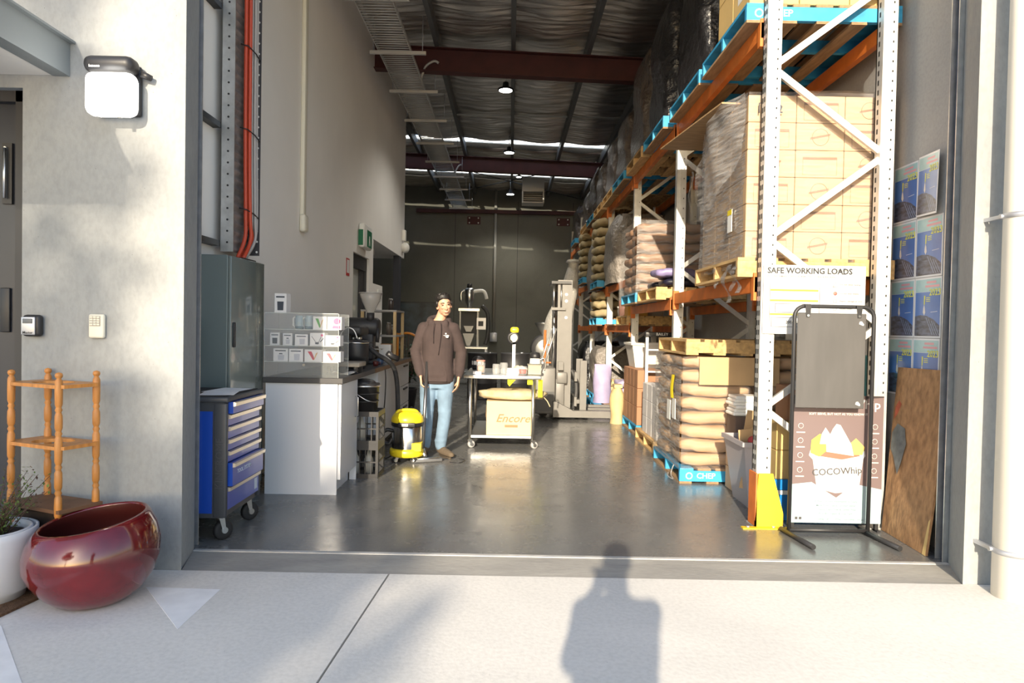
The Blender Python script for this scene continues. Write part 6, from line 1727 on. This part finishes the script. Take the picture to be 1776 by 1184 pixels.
# step ladder in front of the brown cartons
bl_d = thing('step_ladder', 'aluminium step ladder with black top lettered BAILEY', 'ladder', (1.92, 8.75, 0))
for x in (-.16, .16): MB().box(x - .018, x + .018, -.02, .02, 0, 1.3).build('stile', m_galv, bl_d)
for k in range(4): MB().box(-.142, .142, -.035, .035, .28 + k * .28, .3 + k * .28).build('tread', m_galv, bl_d)
cpz = MB().bbox(-.19, .19, -.06, .05, 1.3, 1.36, .008).build('top_cap', m_black, bl_d)
text('lettering', 'BAILEY', .05, m_white, cpz, (.02, -.0608, 1.33))
# ------------------------------------------------------------------ third bay
m_lil = mat('lilac_sack', (.34, .30, .46), .5, bump=.3, bscale=20, var=.08)
for k, (x, y, z, h_, lab) in enumerate(((1.58, 11.55, .141, .62, 'tall lilac bag standing upright by the stacker mast'),)):
    t = thing('upright_bag', lab, 'bag', (x, y, z))
    MB().grid(24, 14, lambda u, v: (math.cos(2 * PI * u) * .15 * (1 - .1 * max(0, v - .8) / .2) * (1 + .05 * math.sin(9 * v + 3 * u * 6.28)), math.sin(2 * PI * u) * .13 * (1 - .9 * max(0, v - .6) / .4), v * h_)).build('bag_body', m_lil, t)
    MB().box(-.135, .135, -.012, .012, h_ - .01, h_ + .03).build('crimped_top', m_lil, t)
lm = sackmesh(.5, .45, .13, 'lilac_bag', m_lil, 15, .02)
for k in range(3): put_mesh('lilac_bag', lm, (2.05, 11.58, .141 + k * .131), 'lilac bag lying %s in the pile beside the upright bag' % ['lowest', 'in the middle', 'highest'][k], 'bag')
m_ykr = mat('yellow_kraft', (.58, .44, .22), .8, var=.08)
ys = [sackmesh(.5, .4, .12, 'paper_bag', m_ykr, s_, .03) for s_ in (16, 17)]
for k in range(3): put_mesh('paper_bag', ys[k % 2], (1.95 - .05 * k, 12.1 + .0 * k, .141 + .535 * 0 + k * .0 + [0, .121, .242][k]), 'pale kraft bag %s of the crumpled kraft pile' % ['at the bottom', 'in the middle', 'on the top'][k], 'bag')
yb = thing('kraft_bag', 'tall pale kraft bag leaning on the third rack upright', 'bag', (1.6, 10.055, .0), 0)
MB().grid(20, 14, lambda u, v: (math.cos(2 * PI * u) * .1 * (1 - .12 * math.sin(v * 8)) * (1 - .4 * max(0, v - .8) / .2), math.sin(2 * PI * u) * .12 * (1 + .08 * math.sin(v * 9 + 1)), v * .55)).build('bag_body', m_ykr, yb)
MB().box(-.06, .06, -.11, .11, .53, .575).build('folded_top', m_ykr, yb)
crt2 = carton_mesh(.3, .26, .2, m_rb)
for k in range(2): put_mesh('carton', crt2, (1.64 + .0, 9.72 - .0, .0 + k * .2005 + .0), 'small red-brown carton %s beside the leaning kraft bag' % ['below', 'above'][k], 'carton') if False else None
Z3 = 1.451
bx_o = put_mesh('orange_carton', carton_mesh(.3, .3, .24, mat('carton_orange', (.62, .30, .04), .6)), (1.74, 10.1, Z3 + .14), 'orange carton on the middle level of the third bay', 'carton')
pallet((1.72, 10.08, Z3), 'timber', 'pale timber pallet on the low level of the third bay', .95, 1.0)
def bucket_(loc, r, h, label, m=m_tubw):
    t = thing('white_bucket', label, 'bucket', loc)
    MB().lathe([(.001, 0), (r * .85, 0), (r, h * .9), (r * 1.05, h * .9), (r * 1.05, h), (.001, h)], n=22).build('pail', m, t)
    MB().tube([(-r, 0, h * .8), (-r * .8, -r * .7, h * .5), (r * .8, -r * .7, h * .5), (r, 0, h * .8)], .004, 5, smooth_pts=4).build('wire_handle', m_steel, t)
bucket_((2.2, 10.35, Z3 + .141), .14, .26, 'white bucket with wire handle beside the orange carton')
bucket_((1.95, 11.6, Z3 + .021), .13, .3, 'white bucket standing on the rack beams of the third bay')
gc = thing('glass_cylinder', 'tall glass storage cylinder with dark beans', 'jar', (1.8, 10.85, Z3 + .141))
MB().lathe([(.001, 0), (.08, 0), (.085, .5), (.12, .56), (.12, .6), (.001, .6)], n=20).build('vessel', m_clear, gc)
MB().lathe([(.001, .01), (.075, .01), (.078, .25), (.001, .25)], n=20).build('beans', mat('beans_red', (.2, .06, .03), .6), gc)
sb_ = MB().box(1.72, 2.7, 11.3, 12.3, Z3, Z3 + .02); o = sb_.build('deck_board', m_timd); o.name = 'chipboard_deck'; tag(o, 'chipboard deck lying on the low beams of the third bay', 'board')
# jute sack stacks on the far bays
m_jb = mat('jute_bale', (.34, .27, .15), .95, var=.15, scale=10, bump=.6, bscale=90)
jm = [sackmesh(.62, .85, .17, 'jute_sack', m_jb, s_, .03) for s_ in (20, 21, 22)]
for (y0, lv, nl, nm, bay) in ((10.65, 2.151, 0, 'x', 2), (12.75, 2.151, 7, 'fourth', 3), (15.35, 2.401, 6, 'fifth', 4), (12.75, 1.451, 3, 'fourth', 3)):
    if nl == 0: continue
    pallet((1.6, y0 - .05, lv), 'blue', 'blue hire pallet under the %s jute sacks of the %s bay' % ('low' if nl == 3 else 'tall', nm), 1.1, 1.1)
    for k in range(nl):
        for i in range(2):
            put_mesh('jute_sack', jm[(k + i) % 3], (1.88 + i * .625 + .0 * k, y0 + .5, lv + .141 + k * .1705), 'bulging jute sack, %s layer of the %s %s bay pile, %s side' % (ORD[k], 'low' if nl == 3 else 'tall', nm, ['aisle', 'wall'][i]), 'sack', 'jute sacks in the %s pile of the %s bay' % ('low' if nl == 3 else 'tall', nm))
dark_load((2.15, 11.75, 2.151), 1.0, 1.2, 1.15, 'pale film wrapped load on the middle level of the third bay', mat('pale_film_load', (.20, .18, .16), .3, bump=1, bscale=12, bdist=.05), 31, .75)
dark_load((2.15, 14.45, 2.151), 1.0, 1.05, 1.15, 'crinkled film load behind the tall jute sacks', MATS['pale_film_load'], 32, .75)
dark_load((2.15, 18.6, 2.151), 1.0, 1.2, 1.15, 'tall pale film load on the sixth bay', MATS['pale_film_load'], 33, .6)
pallet((1.6, 13.0, 0), 'blue', 'blue hire pallet on the floor of the fourth bay', 1.0, 1.1)
dark_load((2.1, 13.55, .141), .95, 1.0, .9, 'crinkled film load on the fourth bay floor', MATS['pale_film_load'], 35, .8)
dark_load((2.1, 15.9, .0), .95, 1.0, 1.1, 'dark film load on the fifth bay floor', m_bag, 36, .8)

# ------------------------------------------------------------------ first bay, floor near the door: bins, trays, cartons, blue crate
bn = thing('grey_bin', 'grey plastic bin filled with flattened cardboard beside the rack foot', 'bin', (2.0, 5.47, 0))
m_bin = mat('bin_grey', (.36, .34, .36), .5)
o_ = [(-.17, -.2), (.2, -.2), (.2, .3), (-.17, .3)]; i_ = [(-.1, -.14), (.15, -.14), (.15, .24), (-.1, .24)]
vs_ = [(x, y, .52) for x, y in o_] + [(x, y, 0) for x, y in i_]
MB().add(vs_, [(4, 7, 6, 5)] + [(k, (k + 1) % 4, 4 + (k + 1) % 4, 4 + k) for k in range(4)]).build('shell', m_bin, bn)
MB().box(-.185, -.165, -.215, .315, .49, .525).box(.195, .215, -.215, .315, .49, .525).box(-.165, .195, -.215, -.195, .49, .525).box(-.165, .195, .295, .315, .49, .525).build('rim', m_bin, bn)
for k, (x, y, w_, h_, a) in enumerate(((-.05, -.05, .2, .42, .2), (.04, .05, .24, .5, -.15), (.02, .16, .26, .62, .1))):
    q = thing('cardboard_flap', ['folded cardboard flap at the bin front', 'folded cardboard flap in the bin middle', 'tall folded cardboard flap at the bin back'][k], 'cardboard', (2.0 + x, 5.47 + y, .12))
    q.rotation_euler = (0.12, a, 0)
    MB().box(-w_ / 2, w_ / 2, -.004, .004, 0, h_).build('front_leaf', m_kraft, q)
    MB().box(-w_ / 2, w_ / 2, .006, .012, 0.03, h_ - .04).build('rear_leaf', m_kraft, q)
rd = MB().ellip((0, 0, .03), .05, .04, .04).build('red_cloth', mat('cloth_red', (.4, .05, .05), .8), loc=(1.93, 5.33, .5)); tag(rd, 'crumpled red cloth on the bin edge', 'cloth')
for r in range(2):
    for c_ in range(1):
        put_mesh('carton', carton_mesh(.42, .25, .198, m_cart), (1.95, 5.83, .0 + r * .1985 + 0), 'brown carton on the floor behind the grey bin, %s one' % ['lower', 'upper'][r], 'carton', 'cartons behind the grey bin')
bxk = put_mesh('dark_carton', carton_mesh(.42, .25, .26, mat('carton_dark', (.11, .075, .06), .7)), (1.95, 5.83, .3985), 'dark brown carton under the white trays', 'carton')
for k in range(6):
    t = put_mesh('foam_tray', MB().bbox(0, .3, 0, .22, 0, .028, .008, 1).mesh('foam_tray', m_white), (1.93 + .012 * (k % 3), 5.835 + .01 * (k % 2), .6595 + k * .0285), 'white foam tray, %s of the tray stack' % ['lowest', 'second', 'third', 'fourth', 'fifth', 'topmost'][k], 'tray', 'stack of white foam trays')
crb = thing('blue_crate', 'bright blue plastic crate on the floor behind the rack foot guard', 'crate', (1.97, 5.0, 0))
m_bl = mat('crate_blue', (.01, .20, .58), .4)
MB().box(0, .62, 0, .012, .0, .19).box(0, .62, .228, .24, 0, .3).box(0, .012, .0125, .2275, 0, .3).box(.608, .62, .0125, .2275, 0, .3).box(.0125, .6075, .0125, .2275, 0, .01).build('walls', m_bl, crb)
MB().box(0, .62, 0, .012, .225, .3).build('front_rim', m_bl, crb)
MB().box(-.008, .628, -.012, -.0005, .192, .222).build('white_band', m_white, crb)
for k in range(6): MB().box(.02 + k * .115, .032 + k * .115, -.014, -.0005, .0, .185).build('rib', m_bl, crb)
MB().box(.0125, .6075, .013, .227, .285, .3).build('lid', m_bl, crb)
for r in range(2):
    for c_ in range(2):
        put_mesh('carton', carton_mesh(.3, .22, .215, m_cy), (1.98 + c_ * .305, 5.01, .3015 + r * .2155), 'yellowish carton on the blue crate, %s layer, %s end' % (['lower', 'upper'][r], ['aisle', 'wall'][c_]), 'carton', 'yellowish cartons on the blue crate')
put_mesh('carton', carton_mesh(.3, .22, .26, m_rb), (2.05, 5.01, .734), 'red-brown carton topping the pile on the blue crate', 'carton')
# ================================================================== RIGHT: SIGNS, POSTERS, BOARDS
YS = 4.822
def rX(px, Y): return (px - 884.5) * Y / 1184
def P_(x, y, Y): return ony(x, y, Y)
# safe working loads board, fixed across the first frame
a = P_(1322, 578, YS); b = P_(1502, 462, YS)
sw = thing('load_sign', 'white safe working loads board fixed across the rack uprights', 'sign', ((a.x + b.x) / 2, YS, a.z))
W_, H_ = (b.x - a.x) / 2, b.z - a.z
m_sgn = mat('sign_white', (.6, .6, .585), .4)
MB().box(-W_, W_, 0, .006, 0, H_).build('board', m_sgn, sw)
m_txt = mat('sign_text', (.03, .03, .03), .6); m_line = mat('sign_line', (.14, .14, .14), .6); m_syl = mat('sign_yellow', (.6, .48, .05), .6)
y_ = -.0012
text('heading_text', 'SAFE WORKING LOADS', .056, m_txt, sw, (-W_ + .025, y_, H_ * .915), align='LEFT', bold=.03)
text('subheading', 'IN CONFORMANCE WITH AS 4084 STEEL STORAGE RACKING', .0175, m_line, sw, (-W_ + .025, y_, H_ * .835), align='LEFT')
def strip(nm, x0, x1, z0, z1, m_): MB().box(x0, x1, -.0012, -.0002, z0, z1).build(nm, m_, sw)
strip('rule', -W_ + .02, W_ - .02, H_ * .8, H_ * .803, m_line)
strip('rule', W_ * .3, W_ - .02, H_ * .81, H_ * .813, m_line)
for z in (.62, .47, .27): strip('yellow_bar', -W_ + .05, W_ * .08, H_ * z, H_ * z + .014, m_syl)
for x in (-W_ + .045, W_ * .1): strip('upright_line', x, x + .004, H_ * .14, H_ * .74, m_line)
def rectl(x0, x1, z0, z1):
    MB().box(x0, x1, -.0012, -.0002, z0, z0 + .003).box(x0, x1, -.0012, -.0002, z1 - .003, z1).box(x0, x0 + .003, -.0012, -.0002, z0, z1).box(x1 - .003, x1, -.0012, -.0002, z0, z1).build('load_box', m_txt, sw)
rectl(-W_ + .085, -W_ + .34, H_ * .31, H_ * .44); rectl(-W_ + .06, -W_ + .36, H_ * .1, H_ * .24)
text('box_text', '2000 kg', .03, m_txt, sw, (-W_ + .21, y_, H_ * .17))
for k, z in enumerate((.73, .6, .49, .38, .27)):
    if k in (0, 4): MB().tube([(W_ * .36, y_, H_ * z - .018), (W_ * .46, y_, H_ * z - .018), (W_ * .41, y_, H_ * z + .016), (W_ * .36, y_, H_ * z - .018)], .0016, 4).build('warning_triangle', m_txt, sw)
    elif k == 1: MB().lathe([(.001, -.001), (.014, -.001), (.014, 0)], (W_ * .41, 0, H_ * z), n=16, axis='y').build('stop_disc', mat('sign_redp', (.65, .16, .13), .6), sw)
    else: MB().lathe([(.011, -.001), (.014, -.001), (.014, 0), (.011, 0)], (W_ * .41, 0, H_ * z), n=16, axis='y').build('rule_symbol', m_line, sw)
    text('rule_text', ['Do not climb racking', 'Do not alter beams', 'Report damage at once', 'Inspect often', 'Do not exceed loads'][k], .017, m_line if k != 4 else MATS['sign_redp'], sw, (W_ * .5, y_, H_ * z), align='LEFT')
text('contact_text', 'DEXION', .02, m_line, sw, (W_ * .42, y_, H_ * .93), align='LEFT')

# pavement sign stand: inverted U of black tube, two long feet, hanging panel
ss = thing('sign_stand', 'black tubular sign stand with a plain dark hanging panel', 'sign stand', (2.245, 4.66, 0))
xl = rX(1378, 4.66) - 2.245; xr = rX(1516, 4.66) - 2.245; zt_ = 1.565
MB().tube([(xl, 0, .02), *[(xl + .07 - .07 * math.cos(k * PI / 12), 0, zt_ - .07 + .07 * math.sin(k * PI / 12)) for k in range(7)], *[(xr - .07 + .07 * math.sin(k * PI / 12), 0, zt_ - .07 + .07 * math.cos(k * PI / 12)) for k in range(7)], (xr, 0, .02)], .0135, 10).build('frame', m_blackm, ss)
MB().cyl((xl, 0, .03), (xr, 0, .03), .0135).build('cross_bar', m_blackm, ss)
for s_, x in ((-1, xl), (1, xr)):
    MB().cyl((x - .03 if s_ < 0 else x - .02, .06, .018), (x + .0 + (.02 if s_ < 0 else .03), -.34, .018), .017, n=12).build('foot', m_blackm, ss)
pz0 = P_(1440, 708, 4.63).z; pz1 = P_(1440, 543, 4.63).z; px0 = rX(1384, 4.63) - 2.245; px1 = rX(1504, 4.63) - 2.245
m_sl = mat('slate_panel', (.075, .072, .07), .6, var=.12, scale=3, stretch=(3, 1, .7))
pn = MB().bbox(px0, px1, -.024, -.016, pz0, pz1, .004, 1).build('panel', m_sl, ss)
for x in (px0 + .07, px1 - .05):
    MB().prism([(x - .022, zt_ + .012), (x + .022, zt_ + .012), (x + .012, pz1 - .03), (x - .012, pz1 - .03)], -.028, -.0245, 'y').build('hanger', m_blackm, ss)
    MB().cyl((x, -.032, pz1 - .018), (x, -.0285, pz1 - .018), .008, n=10).build('rivet', m_steel, ss)
for x, z in ((px1 - .05, pz1 - .07), (px1 - .06, pz0 + .03)): MB().add([(x + dx, -.0248, z + dz) for dx, dz in ((0, 0), (.03, -.012), (.034, -.002), (.018, .018), (.004, .016))], [(0, 1, 2, 3, 4)]).build('chip_mark', m_white, pn)

# dessert poster on a small A-frame
YP = 4.745
x0, x1 = rX(1380, YP), rX(1538, YP); z0, z1 = P_(1460, 907, YP).z, P_(1460, 686, YP).z
ps_ = thing('dessert_poster', 'mauve and pale blue soft serve dessert poster board behind the stand', 'poster', ((x0 + x1) / 2, YP, 0))
w_, h_ = (x1 - x0) / 2, z1 - z0
m_mauve = mat('poster_mauve', (.165, .12, .118), .5); m_cyan = mat('poster_cyan', (.33, .45, .48), .5); m_pw = mat('poster_white', (.62, .6, .57), .5)
MB().box(-w_, w_, 0, .01, z0, z1).build('board', m_mauve, ps_)
for x in (-w_ + .02, w_ - .02): MB().box(x - .012, x + .012, .0105, .035, .0, z1 - .05).box(x - .012, x + .012, -.02, .036, 0.0, .012).build('support', m_blackm, ps_)
def ppoly(nm, pts, m_, off=0): MB().add([(p[0] * w_, -.0008 - off * .0006, z0 + p[1] * h_) for p in pts], [tuple(range(len(pts)))]).build(nm, m_, ps_)
ppoly('pale_ground', [(-1, 0), (1, 0), (1, .27), (.4, .31), (0, .2), (-.55, .32), (-1, .3)], m_cyan)
ppoly('dark_band', [(-1, .93), (1, .99), (1, 1), (-1, 1)], mat('poster_dark', (.04, .03, .03), .5))
ppoly('cup', [(-.55, .52), (.58, .52), (.5, .28), (.32, .25), (-.02, .235), (-.3, .26), (-.45, .3)], m_pw, 1)
ppoly('cup_rim', [(-.63, .53), (-.55, .5), (0, .47), (.55, .5), (.62, .53), (.6, .57), (0, .55), (-.6, .57)], m_pw, 2)
ppoly('fruit_red', [(-.5, .53), (.1, .5), (.5, .53), (.35, .62), (-.3, .64)], mat('poster_red', (.55, .14, .09), .5), 3)
ppoly('fruit_yellow', [(-.6, .55), (-.4, .52), (-.2, .58), (-.2, .66), (-.4, .7), (-.58, .65)], mat('poster_yellow', (.75, .55, .08), .5), 4)
ppoly('fruit_orange', [(.3, .54), (.55, .54), (.6, .6), (.4, .67), (.25, .62)], mat('poster_orange', (.7, .42, .12), .5), 5)
ppoly('swirl', [(-.25, .56), (.36, .53), (.3, .62), (.05, .77), (-.04, .78), (-.12, .74), (-.26, .63)], m_pw, 7)
ppoly('swirl', [(-.4, .62), (-.2, .62), (-.18, .7), (-.28, .75), (-.36, .7)], m_pw, 6)
m_gry = mat('poster_grey', (.07, .065, .065), .6)
text('brand_name', 'COCOWhip', .085, m_pw, ps_, (.05, -.0012, z0 + .93 * h_), sx=1.08)
text('tagline', 'SOFT SERVE, BUT NOT AS YOU KNOW IT', .022, m_pw, ps_, (.0, -.0012, z0 + .855 * h_))
text('cup_name', 'COCOWhip', .066, m_gry, ps_, (0, -.0022, z0 + .405 * h_), (PI / 2, R(-4), 0))
for k in range(4):
    for s_ in (-1, 1):
        MB().lathe([(.016, -.0006), (.019, -.0006), (.019, .0), (.016, 0)], (s_ * w_ * .82, -.0006, z0 + (.76 - k * .115) * h_), n=18, axis='y').build('icon_ring', m_pw, ps_)
        MB().box(s_ * w_ * .82 - .03, s_ * w_ * .82 + .03, -.001, -.0004, z0 + (.705 - k * .115) * h_, z0 + (.713 - k * .115) * h_).build('icon_caption', m_pw, ps_)
m_ptx = mat('poster_text', (.2, .26, .28), .6)
for k, s_ in enumerate(('A Real Coconut Alternative to Dairy', 'Made from organic coconut water', 'Creamy, Dairy Free & Gluten Free', 'Proudly Organic & Low Carb')):
    text('body_text', s_, .02, m_ptx, ps_, (0, -.0016, z0 + (.17 - k * .032) * h_))
text('footer', 'cocowhip   #CocoWhip   cocowhip.com.au', .02, m_ptx, ps_, (.02, -.0016, z0 + .03 * h_))
for k in range(2): MB().box(-w_ * .9 + k * .028, -w_ * .9 + k * .028 + .018, -.0015, -.0008, z0 + .025 * h_, z0 + .046 * h_).build('social_icon', m_gry, ps_)

# oriented strand board leaning on the wall
m_osb = mat('osb', (.40, .22, .10), .75, col2=(.22, .115, .05), scale=26, stretch=(1, 1, .55), detail=6, bump=.35, bscale=50)
ob = thing('strand_board', 'rough oriented strand board leaning on the wall by the door guide', 'board', (2.655, 4.52, 0.002))
A_, B_, C_, D_ = Vector((.0, .275, 0)), Vector((-.03, -.285, 0)), Vector((.115, -.265, 1.16)), Vector((.115, .33, 1.15))
nrm = (B_ - A_).cross(D_ - A_).normalized() * .015
if nrm.x < 0: nrm = -nrm
MB().add([A_, B_, C_, D_, A_ + nrm, B_ + nrm, C_ + nrm, D_ + nrm], [(0, 1, 2, 3), (7, 6, 5, 4), (0, 4, 5, 1), (1, 5, 6, 2), (2, 6, 7, 3), (3, 7, 4, 0)]).build('board', m_osb, ob)
def onb(u, v, off=.0015): return A_.lerp(B_, u).lerp(D_.lerp(C_, u), v) - nrm.normalized() * off
stn = mat('spray_grey', (.13, .14, .14), .8, var=.3, scale=18); sto = mat('spray_orange', (.42, .10, .05), .8, var=.3, scale=18)
MB().add([onb(u, v) for u, v in ((.02, .60), (.12, .66), (.28, .64), (.34, .55), (.28, .44), (.22, .36), (.1, .46), (.02, .5))], [tuple(range(8))]).build('spray_stain', stn, ob)
MB().add([onb(u, v) for u, v in ((.03, .68), (.1, .72), (.16, .78), (.1, .8), (.04, .76))], [tuple(range(5))]).build('spray_stain', sto, ob)
MB().add([onb(u, v) for u, v in ((.93, 0.0), (1, 0), (1, .2), (.97, .18))], [(0, 1, 2, 3)]).build('split_edge', m_cy, ob)
# tall plain carton with a patterned carton on it, in the corner behind the poster
pcx = put_mesh('carton', MB().bbox(0, .115, 0, .3, 0, .86, .004, 1).mesh('carton', m_kraft), (2.64, 4.98, 0), 'tall narrow kraft carton in the corner behind the dessert poster', 'carton')
tc_ = thing('patterned_carton', 'teal carton with red and navy pattern behind the dessert poster', 'carton', (2.645, 4.985, .861))
MB().box(0, .11, 0, .26, 0, .36).build('carton_body', mat('teal_card', (.03, .38, .45), .5), tc_)
for k, (a_, b_, m_) in enumerate(((.0, .1, mat('pat_red', (.6, .08, .06), .5)), (.12, .2, MATS['card_navy']), (.24, .33, m_white), (.02, .08, m_gink))):
    MB().add([(.05 + .01 * k, -.0008, a_), (.1, -.0008, a_ + .02), (.108, -.0008, b_), (.06, -.0008, b_ + .02)], [(0, 1, 2, 3)]).build('pattern_patch', m_, tc_)
text('print', 'EAT', .05, m_white, tc_, (.035, -.0008, .05), (PI / 2, 0, 0))

# posters on the right wall
m_pp = mat('poster_paper', (.62, .64, .68), .35)
m_pblue = mat('poster_blue', (.06, .15, .42), .3, var=.2, scale=3); m_pteal = mat('poster_teal', (.30, .47, .50), .3, var=.1)
m_prock = mat('poster_rock', (.02, .02, .025), .35, col2=(.10, .12, .2), scale=16, stretch=(1, 1, 3)); m_pyel = mat('poster_lime', (.60, .60, .08), .4); m_ppink = mat('poster_pink', (.62, .30, .34), .4)
def poster():
    t = thing('event_poster', 'blue event poster', 'poster', (WRX, 4.575, 1.4), 0, 'blue event posters on the right wall')
    hw_, hh_ = .146, .405
    MB().box(-.002, -.0005, -hw_, hw_, 0, hh_).build('sheet', m_pp, t)
    def pg(nm, pts, m_, off=1): MB().add([(-.0022 - off * .0004, -p[0] * hw_, p[1] * hh_) for p in pts], [tuple(range(len(pts)))]).build(nm, m_, t)   # +u reads to the door side
    pg('blue_field', [(-.93, .03), (.93, .03), (.93, .76), (-.93, .76)], m_pblue)
    pg('teal_band', [(-.93, .765), (.93, .765), (.93, .97), (-.93, .97)], m_pteal)
    pg('title_line', [(-.1, .9), (.6, .9), (.6, .935), (-.1, .935)], m_ppink, 2)
    pg('title_line', [(-.2, .835), (.85, .835), (.85, .87), (-.2, .87)], m_ppink, 2)
    pg('rocks', [(-.93, .03), (.93, .03), (.93, .2), (.5, .3), (.0, .36), (-.5, .38), (-.93, .36)], m_prock, 2)
    for k in range(4): pg('streak', [(-.1 + k * .2, .34 - k * .03), (-.07 + k * .2, .345 - k * .03), (.45 + k * .16, .05), (.4 + k * .16, .05)], mat('streak_blue', (.22, .28, .42), .4), 3)
    pg('brush_body', [(-.32, .42), (-.22, .37), (-.14, .42), (-.18, .5), (-.24, .56), (-.3, .5)], m_pw, 3)
    pg('brush_neck', [(-.27, .55), (-.2, .55), (-.17, .7), (-.27, .7)], m_pyel, 3)
    for k in range(3): pg('small_line', [(-.1, .66 - k * .03), (.2, .66 - k * .03), (.2, .672 - k * .03), (-.1, .672 - k * .03)], m_pyel, 3)
    pg('small_line', [(.25, .42), (.75, .43), (.75, .437), (.25, .427)], m_pp, 3)
    text('year', '2023', .062, m_pyel, t, (-.0038, -.55 * hw_, .745 * hh_), (PI / 2, 0, -PI / 2))
    return t
p0 = poster()
rows = [(2.185, 'top'), (1.775, 'second'), (1.365, 'third'), (.955, 'lowest')]
first = True
for r, (z, rn) in enumerate(rows):
    for c_ in range(3):
        if c_ == 2 and r < 2: continue
        lab = 'blue event poster in the %s row, %s' % (rn, ['nearest the door guide', 'between two poster columns' if r > 1 else 'beside the wrapped cartons', 'farthest from the door guide'][c_])
        o = p0 if first else dup(p0, (0, 0, 0), label=lab)
        if first: o['label'] = lab
        first = False
        o.location = (WRX - .001 - (.03 if (r == 0 and c_ == 0) else 0), 4.575 + c_ * .297 + .004 * (r % 2), z)
p0.rotation_euler = (R(3), 0, R(-8))
# lights switch plate on the right wall further in
sp = thing('wall_socket', 'small grey socket with red button on the right wall', 'socket', (WRX - .001, 7.0, 1.33))
MB().bbox(-.05, 0, -.07, .07, 0, .12, .008).build('plate', m_sil, sp)
MB().box(-.05, 0, -.3, -.2, -.02, .16).build('phone_cradle', m_white, sp)
MB().cyl((-.02, 0, .121), (-.02, 0, .9), .012).build('conduit', m_sil, sp)
# ================================================================== TREE ACROSS THE YARD (casts the shade on the left)
def tree(loc, label, crown, n, seed, ls=(.12, .24), trunk_h=4.5):
    random.seed(seed)
    t = thing('street_tree', label, 'tree', loc)
    m_bark = mat('bark', (.12, .09, .07), .9, var=.3, scale=6, bump=.6)
    tr = MB().tube([(0, 0, 0), (.1, 0, trunk_h * .5), (0, .1, trunk_h), (0, 0, trunk_h + 1.2)], [.28, .2, .15, .08], 10, smooth_pts=3).build('trunk', m_bark, t)
    for k, (cx, cy, cz, rx, ry, rz, f) in enumerate(crown):
        MB().tube([(0, 0, trunk_h - .6), ((cx) * .5, cy * .5, (trunk_h + cz) / 2 - .1), (cx, cy, cz)], [.09, .06, .02], 7, smooth_pts=3).build('branch', m_bark, t)
    lf = MB()
    tot = sum(c[6] for c in crown)
    for (cx, cy, cz, rx, ry, rz, f) in crown:
        for j in range(int(n * f / tot)):
            while True:
                x, y, z = random.uniform(-1, 1), random.uniform(-1, 1), random.uniform(-1, 1)
                q = x * x + y * y + z * z
                if q < 1 and q > .08: break
            p = Vector((cx + x * rx, cy + y * ry, cz + z * rz))
            d = Vector([random.uniform(-1, 1) for _ in range(3)]).normalized(); e = d.cross(Vector([random.uniform(-1, 1) for _ in range(3)])).normalized()
            l = random.uniform(*ls)
            lf.add([p, p + d * l * .5 + e * l * .32, p + d * l, p + d * l * .5 - e * l * .32], [(0, 1, 2, 3)])
    lf.build('foliage', mat('tree_leaf', (.07, .12, .03), .6, var=.3, scale=3), t)['kind'] = 'stuff'
    return t
CROWN = [(-7.4, 8.0, 1.7, 1.5, 26), (-6.3, 7.9, 1.1, 1.5, 24), (-9.0, 7.8, 1.5, 1.6, 18), (-5.2, 7.1, 1.0, 1.35, 16), (-4.3, 6.9, .8, 1.0, 6), (-10.4, 7.2, 1.3, 1.6, 10),
         (-7.2, 10.1, 1.2, 1.0, 9), (-6.15, 9.7, .75, .9, 6), (-8.9, 10.0, 1.2, 1.0, 7), (-6.5, 10.9, .9, .5, 2.4), (-8.5, 5.6, 2.2, 1.3, 11), (-6.0, 5.6, 1.6, 1.1, 12)]
tree((-7.4, -17, 0), 'broad leafy tree across the yard behind the photographer', [(cx + 7.4, .1, cz, rx, 1.0, rz, f) for cx, cz, rx, rz, f in CROWN], 19500, 4)
